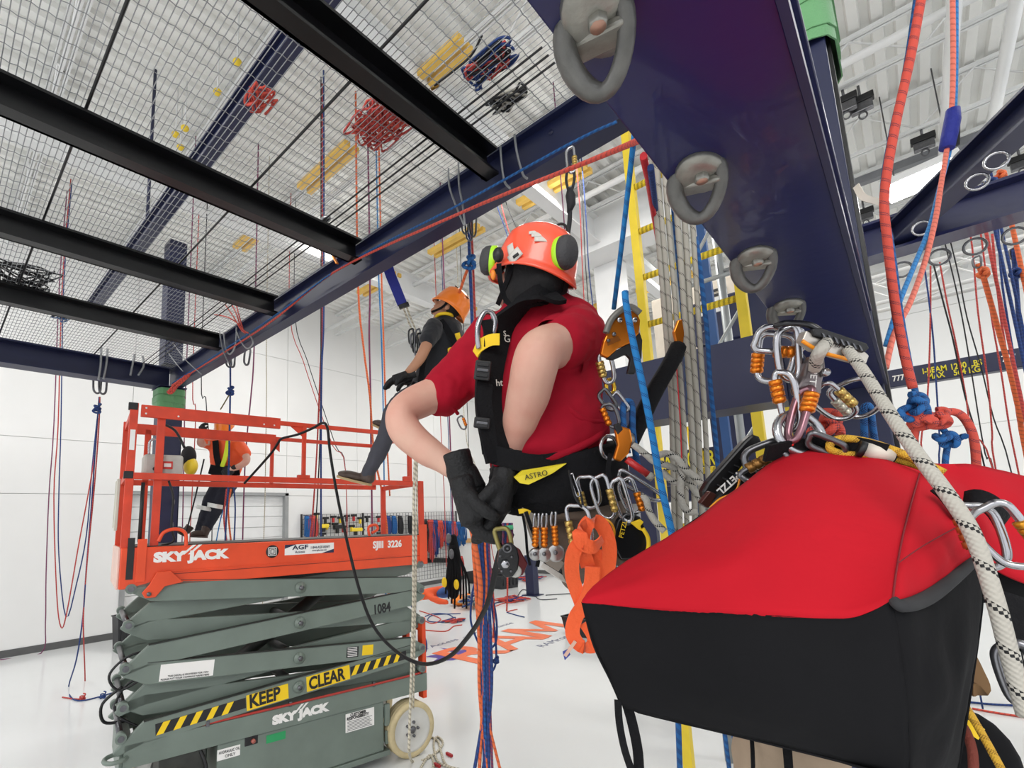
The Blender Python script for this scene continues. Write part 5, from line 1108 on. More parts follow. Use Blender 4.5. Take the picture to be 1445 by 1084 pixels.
# big black pulley
bp = thing('large_pulley', 'large black pulley with chrome centre bolt hanging below the gloved hands', 'pulley', P(720, 815, 1.2))
plate([(704, 778), (712, 768), (722, 766), (730, 774), (733, 788), (731, 804), (724, 814), (714, 816), (706, 808), (702, 794)], 1.20, .012, mat('gloss_black3', C8(20, 20, 22), .25), 'side_plate', bp, bevel=.003)
plate([(722, 768), (734, 776), (745, 796), (738, 812), (728, 816), (724, 800)], 1.215, .010, mat('maroon_anodised', C8(96, 34, 36), .35, metal=.5), 'back_plate', bp, bevel=.003)
disc(713, 796, 1.198, 6.5, .008, steel, 'centre_bolt', bp, 6)
for px, py in ((706, 785), (722, 786), (708, 806), (721, 806), (716, 774)): disc(px, py, 1.198, 1.8, .004, dsteel, 'rivet', bp)
disc(727, 806, 1.212, 9, .006, mat('sheave', C8(190, 190, 184), .4), 'sheave', bp); disc(716, 774, 1.197, 5.5, .006, dsteel, 'eye', bp, inner=1.4)
lc = thing('line_bag', 'purple and navy cord bundle with green band above the large pulley', 'cord', P(716, 762, 1.26))
for k, (x0, mm) in enumerate(((710, R_pur), (713, R_blued), (716, R_coral), (719, R_blued), (722, R_pur))): MB().tube([P(x0, 738, 1.26), P(x0 + .5, 752, 1.255), P(x0, 768, 1.26)], .0035, 6).build('strand', mm, lc)
MB().tube([P(708, 746, 1.25), P(724, 744, 1.25)], .006, 8).build('band', mat('mint_band', C8(90, 190, 140), .6), lc)
# loose straps of the harness
for lab, pts, w_ in (('black strap tail hanging from the belt left of the pulleys', ((742, 722, 1.30), (748, 740, 1.29), (756, 762, 1.29), (760, 785, 1.29), (758, 800, 1.29)), .010), ('second black strap tail hanging beside the brown trousers', ((738, 728, 1.31), (742, 752, 1.30), (744, 778, 1.30), (748, 798, 1.30)), .007), ('short black webbing tail at the right hip', ((862, 640, 1.29), (858, 662, 1.27), (864, 684, 1.25)), .012)):
    tag(MB().strap(cat([P(*q) for q in pts], 4), w_, .002, camv(1, .2, .2)).build('strap_tail', fabric_k), lab, 'strap')
# ropes through the worker's gear
rope('bright blue taut rope rising from the orange descender to the big beam', [(866, 436, 1.30), (880, 322, 1.18), (892, 216, 1.06), (905, 100, .97)], .0062, R_sky, 'rope', nosmooth=True)
rope('thick blue rope with dark ticks crossing in front of the descender handle', [(882, 412, 1.24), (884, 432, 1.23), (893, 480, 1.22), (906, 540, 1.21), (918, 600, 1.20), (932, 680, 1.19), (947, 748, 1.18), (956, 800, 1.18)], .0085, R_sky, 'rope', n=10)
rope('blue loop of rope standing behind the orange sleeved carabiner', [(886, 640, 1.3), (880, 600, 1.31), (880, 572, 1.32), (886, 566, 1.32), (892, 574, 1.32), (893, 610, 1.32), (900, 660, 1.3)], .0085, R_blue, 'rope')
for lab, pts in (('lower black and white knotted rope leaving the silver clamp', [(893, 627, 1.27), (912, 642, 1.26), (924, 652, 1.25), (945, 658, 1.24), (962, 668, 1.24), (975, 685, 1.23), (986, 700, 1.22), (992, 712, 1.21)]),
                 ('upper black and white rope bending over the first knot', [(925, 645, 1.24), (940, 640, 1.22), (956, 648, 1.21), (966, 662, 1.21), (980, 672, 1.21), (990, 684, 1.20)]),
                 ('black and white rope sagging under the knot', [(934, 664, 1.26), (945, 676, 1.25), (958, 682, 1.24), (972, 680, 1.235)]),
                 ('black and white rope hanging in a loop beside the blue rope', [(962, 650, 1.23), (962, 668, 1.22), (960, 690, 1.22), (962, 708, 1.215), (970, 722, 1.21), (985, 722, 1.2)]),
                 ('black and white rope tail under the gunmetal carabiner', [(905, 700, 1.23), (912, 706, 1.22), (916, 722, 1.22), (926, 738, 1.21), (938, 750, 1.2)])):
    rope(lab, pts, .0085, R_white, 'rope', n=10)
bx = [((929, 262), (943, 420), (955, 600), (958, 700)), ((941, 290), (953, 430), (965, 600), (968, 690)), ((966, 310), (974, 440), (984, 580), (990, 720)), ((978, 325), (985, 440), (993, 560), (1001, 715)), ((955, 300), (963, 400), (974, 560), (980, 705)), ((920, 235), (934, 400), (947, 560), (950, 680))]
for i, pp in enumerate(bx):
    rope(('grey rope of the bundle behind the man in the red shirt, ' + ('first', 'second', 'third', 'fourth', 'fifth', 'sixth')[(5 if i == 5 else i)] + ' strand')[:95], [(pp[0][0] - 6, pp[0][1] - 90, 1.50)] + [(x, y, 1.56) for x, y in pp] + [(pp[-1][0] + 4, 860, 1.62), (pp[-1][0] + 8, 1000, 1.7)], .0078 if i % 2 else .0092, R_grey, 'rope', group='grey ropes hanging behind the red shirt', nosmooth=True)
rope('dark blue rope inside the grey bundle', [(950, 290, 1.6), (963, 430, 1.62), (972, 560, 1.63), (982, 700, 1.65), (990, 860, 1.7), (1022, 1030, 1.75), (1031, 1100, 1.78)], .0075, R_blue, 'rope', nosmooth=True)
rope('bright blue rope right of the grey bundle', [(982, 335, 1.7), (988, 380, 1.7), (998, 470, 1.72), (1002, 540, 1.74), (1012, 640, 1.76), (1020, 800, 1.8)], .0078, R_blue, 'rope', nosmooth=True)
rope('blue rope emerging below the red bag', [(950, 780, 1.5), (954, 900, 1.5), (957, 1015, 1.5), (960, 1100, 1.5)], .0085, R_blue, 'rope', nosmooth=True)
rope('grey rope hanging below the right end of the bundle', [(1000, 720, 1.7), (1020, 900, 1.7), (1040, 1036, 1.7), (1047, 1100, 1.7)], .0075, R_grey, 'rope', nosmooth=True)
rope('slack blue rope curling below the red bag', [(1028, 1000, 1.75), (1036, 1045, 1.75), (1046, 1070, 1.75), (1056, 1100, 1.75)], .006, R_blue, 'rope')
rope('taut red rope passing right of the yellow ladder rail', [(908, 220, 1.05), (914, 250, 1.3), (930, 350, 1.9), (944, 440, 1.9), (948, 470, 1.92), (958, 560, 1.95), (966, 700, 2.0)], .008, mat('bright_red_rope', C8(196, 36, 46), .7, var=.2, scale=60), 'rope', nosmooth=True)
rope('navy rope just right of the taut red rope', [(918, 236, 1.1), (926, 300, 1.6), (938, 420, 2.0), (952, 600, 2.1)], .0075, R_blued, 'rope', nosmooth=True)
# ---------------------------------------------------------------- gear lying on the left shoulder of the red bag
hd = thing('progress_capture', 'long black slotted pulley handle lying across the left shoulder of the red bag', 'pulley', P(1030, 690, .93))
plate([(992, 694), (1000, 680), (1052, 622), (1062, 613), (1072, 616), (1076, 624), (1066, 636), (1016, 698), (1004, 707), (994, 704)], .93, .02, mat('slot_black', C8(16, 16, 18), .35), 'slotted_bar', hd, bevel=.004)
for k in range(7): MB().beam(P(1012 + k * 8, 684 - k * 9.2, .926), P(1019 + k * 8, 687 - k * 9.2, .926), .002, .002).build('rib', dsteel, hd)
plate([(1000, 712), (1016, 698), (1066, 650), (1082, 646), (1088, 655), (1080, 668), (1030, 704), (1012, 718)], .915, .02, mat('soft_black', C8(24, 24, 26), .6), 'body', hd, bevel=.004)
plate([(988, 710), (1002, 693), (1012, 698), (1000, 718)], .912, .012, mat('dark_bronze', C8(74, 40, 34), .4, metal=.4), 'catch', hd, bevel=.002)
text('PETZL', .0165, whiteS, hd, P(1032, 672, .908), camv(-.80, -.60, 0), camv(.6, -.80, 0), .0005, bold=.0006) if False else text('PETZL', .0185, whiteS, hd, P(1040, 666, .905), camv(-.74, -.67, 0), camv(.67, -.74, 0), .0005, bold=.0004)
MB().tube(cat([P(*q) for q in ((1002, 716, .91), (1016, 704, .905), (1030, 698, .90), (1040, 690, .90), (1044, 676, .90))], 4), .0018, 6).build('amber_wire', mat('amber_edge', C8(240, 150, 30), .35), hd)
carab('thick gunmetal carabiner on the left shoulder of the red bag', (1050, 652, .90), (1118, 624, .88), 24, 5.2, dsteel, mat('grey_sleeve', C8(70, 70, 72), .4, metal=.4), gate=-1, t0=.1, t1=.6, ridges=2)
carab('bronze sleeved carabiner lying flat on the left shoulder of the red bag', (1048, 676, .88), (1110, 644, .86), 18, 4.2, dsteel, mat('bronze_sleeve', C8(140, 100, 50), .35, metal=.7), gate=1, t0=.2, t1=.85)
carab('polished steel carabiner on top of the red bag before the yellow lanyard', (1140, 618, .85), (1190, 638, .83), 20, 4.8, dsteel, None, gate=1, tilt=.3)
tag(MB().ell(P(1115, 627, .86), .006, .005, .005).build('bead', mat('red_bead', C8(230, 40, 30), .4)), 'small red plastic bead beside the steel ring on the bag', 'bead')
yl2 = thing('wrapped_lanyard', 'mustard yellow lanyard with a white taped wrap on the red bag', 'lanyard', P(1250, 650, .8))
MB().tube(cat([P(*q) for q in ((1212, 643, .82), (1190, 641, .83), (1172, 634, .835), (1174, 624, .835), (1192, 619, .83), (1225, 624, .82), (1262, 636, .80), (1300, 652, .77), (1332, 668, .75))], 6), .0066, 8).build('cord', R_ylw, yl2)
MB().tube(cat([P(*q) for q in ((1212, 641, .815), (1240, 645, .81), (1270, 650, .80), (1310, 662, .77))], 6), .006, 8).build('cord', R_ylw, yl2)
MB().cyl(P(1217, 634, .815), P(1258, 644, .805), .0125, 14).build('white_wrap', mat('cream_tape', C8(216, 208, 194), .6), yl2)
for px, py in ((1215, 633.5), (1258, 644)): MB().cyl(P(px - 4, py - 1, .812), P(px + 5, py + 1.5, .808), .0135, 14).build('black_band', blackS, yl2)
# right edge
carab('steel carabiner at the right edge beside the ticked rope, amber sleeve', (1385, 716, .60), (1450, 800, .58), 50, 5.4, steel, mat('amber_anodised', C8(206, 140, 40), .3, metal=.7), gate=1, t0=.35, t1=.8)
carab('second steel carabiner with rusty sleeve half hidden by the ticked rope', (1372, 712, .62), (1408, 800, .60), 34, 5.2, steel, mat('rust_anodised', C8(170, 96, 50), .35, metal=.5), gate=-1, t0=.2, t1=.7)
carab('big grey oval carabiner low at the right edge', (1424, 908, .56), (1450, 1000, .55), 34, 6.4, mat('satin_steel', C8(130, 130, 134), .3, metal=.85), None, gate=1)
tag(MB().strap(cat([P(*q) for q in ((1432, 840, .58), (1428, 880, .57), (1424, 912, .56))], 4), .022, .004, camv(1, 0, .2)).build('strap_tail', fabric_k), 'black webbing above the big grey carabiner at the right edge', 'strap')
rope('mustard rope slanting down from behind the red bag', [(1352, 980, .78), (1385, 1035, .76), (1418, 1095, .74)], .0055, R_ylw, 'rope')
rope('dark red rope curving down beside the mustard rope', [(1346, 1010, .8), (1362, 1030, .78), (1372, 1060, .76), (1374, 1100, .75)], .0062, mat('maroon_rope', C8(116, 50, 38), .8, bump=.3, bscale=300), 'rope')
tag(MB().strap(cat([P(*q) for q in ((1366, 925, .78), (1376, 945, .77), (1386, 970, .76), (1372, 974, .76))], 4), .02, .003, camv(1, .3, .1)).build('strap_tail', mat('brown_strap', C8(110, 80, 44), .7)), 'brown strap end sticking out below the red bag at right', 'strap')
kp = thing('kit_pouch', 'black kit pouch with yellow trim below the right corner of the red bag', 'pouch', P(1360, 1080, .85))
MB().ell(P(1375, 1080, .86), .06, .05, .09).build('body', blk_f, kp); MB().strap(cat([P(*q) for q in ((1350, 1022, .80), (1368, 1026, .79), (1384, 1036, .79))], 4), .02, .003, camv(.2, 1, 0)).build('trim', yel_w, kp)
# a second climber's leg under the bag
m4 = thing('person', 'climber mostly hidden behind the red bag, only tan trousers showing below it', 'person', P(1110, 1100, 1.1))
tanf = mat('tan_trouser', C8(160, 140, 118), .85, var=.08, bump=.3, bscale=18); b = MB()
limb(b, [(1180, 820, 1.25, 60), (1130, 900, 1.15, 58), (1085, 1040, 1.05, 44), (1090, 1180, 1.05, 40), (1092, 1400, 1.1, 32)], 14); limb(b, [(1220, 830, 1.28, 60), (1190, 930, 1.15, 58), (1140, 1080, 1.02, 44), (1150, 1220, 1.02, 40), (1150, 1440, 1.06, 32)], 14)
mould(b, 'trousers', tanf, m4, .012, 5)
boot(m4, P(1092, 1420, 1.12), P(1040, 1460, 1.05), V((0, 0, 1)), .1, .1, boot_m, sole_m); boot(m4, P(1150, 1460, 1.08), P(1100, 1510, 1.0), V((0, 0, 1)), .1, .1, boot_m, sole_m)
MB().strap(cat([P(*q) for q in ((1058, 1010, 1.06), (1062, 1060, .99), (1063, 1110, .98))], 4), .007, .003, camv(1, 0, 0)).build('leg_strap', fabric_k, m4); MB().strap(cat([P(*q) for q in ((1108, 1030, 1.0), (1112, 1070, .96), (1115, 1120, .95))], 4), .016, .003, camv(1, 0, 0)).build('leg_strap', fabric_k, m4)
# ================================================================ ropes through the hall
ORD = ('first', 'second', 'third', 'fourth', 'fifth', 'sixth', 'seventh', 'eighth', 'ninth', 'tenth', 'eleventh', 'twelfth', 'thirteenth', 'fourteenth')
CN = {'r': ('thin red rope', R_red), 'b': ('thin dark blue rope', R_blued), 'o': ('orange rope', R_or), 's': ('bright blue rope', R_sky), 'k': ('thin black line', R_blk), 'p': ('purple rope', R_pur), 'c': ('cream rope', R_ykn)}
def ropes(where, lst, grp, down=False):
    """lst: (colour, radius m, top or None, points); labels count each colour from the left"""
    idx = {}
    for it in sorted(lst, key=lambda t: t[3][0][0]):
        c = it[0]; k = idx.get(c, 0); idx[c] = k + 1; tot = sum(1 for q in lst if q[0] == c)
        pl = list(it[3])
        if down: pl = pl + ['F']
        nm = CN[c][0]; lab = (nm + ' ' + where) if tot == 1 else (ORD[k] + ' ' + nm + ' from left ' + where)
        rope(lab, pl, it[1], CN[c][1], 'rope', group=grp if len(lst) > 1 else None, top=it[2], nosmooth=len(it[3]) < 3, n=6, seg=4)
def D(d, *pts): return [(x, y, d) for x, y in pts]
T = 7.88
ropes('before the far left wall', [
    ('p', .009, T, D(8.3, (84, 400), (76, 600), (69, 700), (65, 811), (64, 880)) + [(58, 922, 0), (0, 931, 0)]),
    ('b', .009, T, D(8.1, (90, 400), (86, 600), (83, 700), (83, 783), (93, 871), (108, 824), (122, 755), (130, 660), (137, 592))),
    ('r', .009, T, D(8.0, (88, 400), (82, 600), (76, 700), (80, 838), (86, 885), (94, 866), (111, 769), (124, 700), (134, 640), (138, 590)))], 'ropes before the left wall')
ropes('trailing to the floor left of the lift', [
    ('b', .008, None, D(6.0, (140, 560), (136, 610), (130, 700), (122, 800), (117, 870), (108, 930)) + [(97, 968, 0), (100, 984, 0), (115, 989, 0), (145, 982, 0), (167, 975, 0)]),
    ('r', .008, None, D(6.0, (141, 560), (139, 610), (132, 700), (124, 780), (118, 860), (118, 900)) + [(120, 960, 0), (117, 985, 0), (88, 984, 0)])], 'ropes left of the lift')
tag(knot(P(137, 577, 5.95), .012, .06, R_blued), 'dark blue knot under the carabiners at the far left beam', 'knot')
tag(knot(on(145, 983, 2, .02), .008, .05, R_blued), 'small blue knot in the rope on the floor left of the lift', 'knot')
tag(knot(on(116, 986, 2, .02), .008, .05, R_red), 'small red knot on the floor left of the lift', 'knot')
ropes('hanging behind the lift rails', [
    ('p', .008, T, D(6.9, (262, 545), (260, 620), (257, 760))), ('r', .007, T, D(7.2, (272, 532), (276, 575), (274, 640), (268, 760))), ('k', .007, T, D(7.2, (284, 526), (290, 560), (292, 585), (300, 700))),
    ('b', .010, None, D(5.7, (325, 512), (325, 552), (324, 600), (322, 690), (318, 760))), ('c', .007, T, D(7.5, (376, 470), (376, 560), (374, 700), (372, 770)))], 'ropes behind the lift rails', True)
ropes('crossing down to the right behind the lift', [
    ('p', .010, T, D(7.2, (359, 480), (354, 560), (349, 610), (344, 700))), ('r', .007, T, D(8.5, (409, 445), (428, 510), (448, 570), (470, 630), (488, 668))), ('k', .007, T, D(8.6, (416, 445), (434, 510), (452, 565), (474, 630), (488, 668)))], 'slanting ropes behind the lift', True)
ropes('between the lift and the seated man', [
    ('r', .010, T, D(6.2, (455, 425), (452, 520), (447, 640), (441, 730), (436, 790))), ('b', .011, T, D(6.0, (457, 425), (454, 520), (453, 620), (453, 760))), ('k', .008, T, D(6.1, (453, 425), (452, 600), (448, 700), (443, 790))),
    ('o', .013, T, D(6.4, (505, 395), (513, 490), (522, 560), (528, 640), (546, 745))), ('p', .012, T, D(6.6, (522, 388), (521, 470), (523, 560), (524, 660))), ('s', .009, T, D(6.8, (534, 376), (538, 470), (541, 590), (543, 760)))], 'ropes between the lift and the seated man', True)
rope('orange rope beside the bright blue one left of the seated man', D(6.5, (538, 374), (541, 470), (545, 600), (550, 700)), .011, R_or, 'rope', top=T)
ropes('seen through the gap between the two men', [('c', .008, T, D(9, (655, 590), (672, 660), (690, 720))), ('k', .007, T, D(9, (660, 590), (665, 660), (700, 740))), ('r', .008, T, D(9.5, (622, 600), (627, 700), (630, 800))), ('b', .008, T, D(9.4, (632, 595), (636, 700), (638, 800)))], 'ropes behind the two men')
# rope with hitch carrying the seated man
sr = rope('blue and orange main rope that carries the seated man', D(3.2, (657, 262), (662, 300), (662, 345), (665, 420), (668, 500), (672, 560)), .011, R_blued, 'rope'); 
tag(knot(P(663, 370, 3.18), .012, .045, R_blue), 'blue hitch knot on the main rope right of the orange helmet', 'knot')
rope('orange cord from the blue hitch to the orange helmet', [(663, 372, 3.2), (656, 390, 3.3), (648, 414, 3.42)], .010, R_or)
rope('red rope twin beside the main blue rope', D(3.25, (660, 262), (666, 340), (670, 440), (676, 560)), .008, R_red)
ropes('slanting up left behind the vermilion helmet', [('b', .008, T, D(8, (700, 282), (712, 320), (720, 345))), ('r', .008, T, D(8, (706, 280), (716, 320), (723, 340))), ('k', .007, T, D(8, (712, 278), (728, 320), (733, 330)))], 'thin ropes behind the vermilion helmet')
ropes('right of the vermilion helmet', [('r', .008, T, D(7, (818, 290), (821, 360), (825, 440))), ('b', .009, T, D(7.2, (826, 292), (831, 380), (840, 460))), ('k', .007, T, D(7.4, (822, 290), (826, 370), (832, 450))), ('p', .009, T, D(6.5, (794, 286), (797, 330), (802, 420)))], 'ropes right of the vermilion helmet')
# black rope with eye over the helmet
be = thing('black_sling', 'black rope with spliced eye hanging on a carabiner above the vermilion helmet', 'sling', P(803, 330, 1.9)); dq = 1.9
MB().tube(cat([P(x, y, dq) for x, y in ((803, 272), (799, 255), (801, 240), (805, 234), (810, 240), (810, 256), (806, 272))], 5), .0055, 8).build('eye', R_blk, be)
MB().tube([P(804, 266, dq), P(805, 276, dq), P(806, 288, dq), P(803, 300, dq)], [.010, .019, .017, .008], 10).build('splice', R_blk, be)
MB().tube(cat([P(x, y, dq) for x, y in ((804, 292), (804, 310), (801, 335), (800, 360), (798, 380))], 4), .009, 8).build('rope', R_blk, be)
carab('slim steel carabiner hanging from the platform beam over the black sling', (804, 208, 1.92), (806, 244, 1.9), 11, 2.0, steel, gold_an, gate=1, t0=.4, t1=.8)
# tension line across the platform edge
rope('red line with black flecks stretched from the left corner to the big beam', [on(243, 543, 1, 1.9), on(370, 463, 1, 1.9), on(470, 385, 1, 1.92), on(640, 305, 1, 1.6), on(830, 228, 1, 1.2), on(920, 190, 1, .8)], .007, R_coral, 'rope', wp=True, n=8)
rope('blue line beside the red one along the platform beam', [on(243, 541, 1, 1.9), on(370, 458, 1, 1.9), on(480, 378, 1, 1.92), on(640, 293, 1, 1.86), on(800, 205, 1, 1.82), on(870, 172, 1, 1.8)], .006, R_blue, 'rope', wp=True, n=8)
for lab, pts in (('coral rope tails tied at the green webbing on the left column', ((243, 545), (256, 536), (268, 528), (256, 540), (240, 552), (236, 553))), ('second bunch of coral tails at the platform corner', ((262, 530), (250, 545), (243, 554), (238, 553), (252, 538), (265, 532)))):
    rope(lab, [(x, y, 5.45) for x, y in pts], .014, R_coral, 'rope')
for k, pts in enumerate((((318, 430), (330, 448), (340, 465), (346, 470)), ((303, 444), (322, 448), (338, 458)), ((333, 428), (338, 448), (344, 468)), ((324, 424), (334, 444), (340, 462), (350, 470)))):
    rope(('coral cord tail tied to the platform wire, ' + ('uppermost', 'left pointing', 'steepest', 'longest')[k] + ' of the tuft'), [on(x, y, 1, 1.86) for x, y in pts], .006, R_coral, 'rope', wp=True, group='coral cord tuft under the platform')
# wire rope slings round the platform beam with their carabiners
wire = mat('wire_rope', C8(150, 152, 154), .4, metal=.6, bump=.3, bscale=300)
def sling(lab, pts, y=1.88, m=wire, r=.006): return rope(lab, [on(a, c, 1, y) for a, c in pts], r, m, 'wire_sling', 'sling', wp=True)
sling('left steel wire sling above the blue main rope', ((633, 238), (634, 262), (641, 284), (650, 306), (655, 318))); sling('right steel wire sling above the blue main rope', ((647, 230), (648, 262), (653, 290), (656, 318)))
sling('left wire loop hanging over the platform beam', ((706, 206), (708, 232), (712, 256), (720, 266))); sling('right wire loop hanging over the platform beam', ((726, 190), (730, 218), (738, 246), (744, 252)))
sling('pale wire loop near the second black cross beam', ((310, 468), (314, 492), (322, 512))); sling('pale wire loop at the far corner of the platform', ((232, 490), (246, 510), (258, 524))); sling('crossed pale wire at the far corner of the platform', ((244, 484), (262, 508), (284, 528)))
for lab, pts in (('first pale wire loop over the far left beam', ((143, 490), (142, 515), (139, 536))), ('second pale wire loop over the far left beam', ((152, 492), (150, 515), (146, 535))), ('third pale wire loop over the far left beam', ((190, 500), (187, 515), (184, 530))), ('fourth pale wire loop over the far left beam', ((201, 502), (203, 516), (195, 530)))):
    rope(lab, [on(a, c, 0, -6.375) for a, c in pts], .012, wire, 'wire_sling', 'sling', wp=True, group='wire loops on the far left beam')
CL = [('left of the two carabiners under the far left beam', (138, 528), (136, 555), 9, 5.9), ('right of the two carabiners under the far left beam', (146, 528), (144, 556), 9, 5.9),
      ('carabiner above the knotted rope behind the lift', (322, 498), (323, 518), 7, 5.7), ('second carabiner above the knotted rope behind the lift', (328, 498), (327, 518), 7, 5.7), ('empty carabiner hanging right of the knotted rope', (350, 492), (347, 515), 7, 5.5),
      ('left gunmetal carabiner above the blue hitch', (656, 300), (656, 330), 9, 3.1), ('middle gunmetal carabiner above the blue hitch', (661, 296), (662, 340), 10, 3.1), ('right gunmetal carabiner above the blue hitch', (668, 298), (667, 334), 9, 3.1)]
for l, a, b_, w_, d in CL: carab(l, (a[0], a[1], d), (b_[0], b_[1], d), w_, 1.4, dsteel)
rope('steel wire pair above the knotted rope behind the lift', [on(x, y, 1, 1.9) for x, y in ((316, 470), (318, 488), (324, 500), (332, 488), (334, 462))], .008, wire, 'wire_sling', 'sling', wp=True)
rope('steel wire above the empty carabiner', [on(x, y, 1, 1.9) for x, y in ((334, 468), (340, 482), (349, 492), (357, 484), (352, 470))], .007, wire, 'wire_sling', 'sling', wp=True)
tag(knot(P(325, 552, 5.65), .013, .05, R_blued), 'blue knot with cut tails behind the top rail of the lift', 'knot')
rope('short olive tail under the knot behind the lift', [(323, 558, 5.6), (316, 570, 5.6), (311, 578, 5.6)], .007, mat('olive_cord', C8(110, 100, 60), .8))
ropes('bunched behind the hi-vis man', [('r', .010, None, D(6.0, (320, 690), (316, 730), (320, 765))), ('o', .011, None, D(6.1, (326, 690), (322, 720), (326, 765))), ('b', .009, None, D(6.0, (330, 688), (332, 720), (330, 770))), ('s', .007, None, D(6.2, (322, 700), (312, 730), (305, 765)))], 'ropes below the hi-vis man')
rope('taut black line from the hi-vis man to the floor', D(6.0, (288, 648), (276, 700), (262, 755), (255, 800)), .009, R_blk, nosmooth=True)
# blue edge protector and kernmantle pair of the seated man
bw = thing('edge_protector', 'royal blue padded rope sleeve with black fringe hanging from the platform', 'sleeve', P(570, 435, 3.7))
MB().strap(cat([P(*q) for q in ((545, 366, 3.6), (550, 385, 3.62), (558, 405, 3.66), (568, 430, 3.7))], 4), .075, .02, camv(1, .3, 0)).build('sleeve', mat('royal_blue_fabric', C8(34, 44, 140), .7, bump=.6, bscale=60), bw)
MB().strap([P(563, 434, 3.7), P(577, 429, 3.7)], .03, .03, camv(.3, -1, 0)).build('fringe', blackS, bw)
for x0 in (569, 574): rope('tan twin cord below the blue sleeve, ' + ('left' if x0 == 569 else 'right') + ' one', D(3.7, (x0, 434), (x0 + 8, 455), (x0 + 18, 478)), .007, R_ykn)
for i in range(7):
    a = random.Random(i).uniform(-.4, .4); carab('small dark carabiner in the cluster before the black shirt, ' + ORD[i], (580 + i * 3.2, 464 + (i % 3) * 6, 3.55), (580 + i * 2.6, 486 + (i % 4) * 6, 3.55), 7, 1.3, dsteel if i % 2 else black_st, None, tilt=a, group='carabiners before the black shirt')
tg = rope('mustard lanyard across the lap of the seated man', [(622, 520, 3.3), (604, 534, 3.3), (588, 548, 3.3), (572, 562, 3.32)], .008, R_ylw)
# main bundle in the middle
for i, (c, x0, x1, x2) in enumerate((('o', 672, 676, 688), ('b', 676, 680, 684), ('s', 680, 682, 686), ('b', 684, 687, 690), ('o', 688, 680, 676), ('b', 690, 692, 681), ('p', 693, 690, 695), ('b', 681, 685, 668))):
    mm = {'o': R_or, 'b': R_blued, 's': R_blue, 'p': R_pur}[c]
    rope(CN[c][0].replace('thin ', '') + ' of the thick bundle below the gloved hands, ' + ORD[i], [(772 + i * 3, 640, 1.75), (735 + i, 700, 2.2)] + D(2.6, (x0, 745), (x0 - 1, 820), (x1, 900), (x1 + 1, 980), (x2, 1095)), .0095 if c != 'p' else .007, mm, group='rope bundle below the gloved hands', n=7)
rope('orange rope curling away at the foot of the bundle', D(2.6, (689, 1000), (692, 1030), (699, 1060), (708, 1095)), .008, R_or); rope('orange wrapping tape on the left of the bundle', D(2.55, (664, 740), (672, 780), (678, 830), (676, 870)), .014, R_or)
rope('blue slack loop on the left of the bundle', D(2.7, (680, 800), (668, 830), (664, 870), (668, 890), (676, 910)), .006, R_blued); rope('blue slack loop on the right of the bundle, knotted', D(2.7, (690, 820), (700, 870), (700, 905), (690, 920), (676, 955)), .006, R_blued)
rope('blue cord with small knot right of the bundle', D(2.7, (692, 840), (699, 900), (700, 932), (694, 948), (675, 958)), .006, R_blued); tag(knot(P(700, 932, 2.68), .006, .018, R_blued), 'tiny blue knot right of the rope bundle', 'knot')
rope('coral cord along the right side of the bundle', D(2.7, (692, 800), (695, 830), (697, 860), (696, 900)), .006, R_coral)
rope('black cable sagging from the lift rail to the gloved hands', D(3.3, (398, 686), (399, 640)) [:0] + [(345, 682, 3.7), (380, 643, 3.5), (392, 626, 3.4), (398, 619, 3.38), (421, 613, 3.3), (442, 604, 3.2), (455, 597, 3.12), (462, 604, 3.08), (466, 640, 3.05), (476, 700, 2.95), (490, 765, 2.8), (508, 835, 2.65), (528, 885, 2.5), (560, 920, 2.35), (596, 937, 2.2), (632, 928, 2.0), (662, 897, 1.8), (682, 865, 1.6), (692, 838, 1.5), (700, 800, 1.4), (708, 770, 1.3)], .0085, R_hose, 'cable', 'cable', n=8)
rope('tan rope with black ticks hanging to the wheel of the lift', [(592, 575, 3.15), (588, 610, 3.0), (584, 700, 2.9), (583, 850, 2.9), (580, 960, 2.9), (578, 1020, 2.9), (577, 1060, 2.9)], .008, R_ykn, n=8)
rope('tan rope twin hanging just right of the ticked one', [(589, 560, 3.02), (588, 700, 3.0), (586, 860, 2.95), (583, 1000, 2.95)], .006, R_ykn, n=7)
for lab, pts in (('tan rope coil spilling on the floor before the wheel', [(577, 1058, 2.9), (582, 1075, 0), (600, 1072, 0), (618, 1060, 0), (625, 1048, 0), (617, 1040, 0), (612, 1050, 0), (618, 1075, 0), (640, 1084, 0)]), ('tan rope end twisting beside the wheel', [(608, 1040, 0), (618, 1046, 0), (622, 1060, 0), (630, 1080, 0), (650, 1086, 0)]), ('tan rope lying under the wheel rim', [(590, 1090, 0), (606, 1066, 0), (612, 1080, 0), (604, 1095, 0)])):
    rope(lab, pts, .010, R_ykn, n=7)
for lab, px, py in (('upper red whipped rope end near the wheel', 630, 1063), ('lower red whipped rope end near the wheel', 613, 1078)): tag(MB().beam(on(px, py, 2, .015), on(px + 8, py + 4, 2, .015), .02, .02).build('rope_end', mat('red_tape', C8(160, 30, 36), .6)), lab, 'rope end')
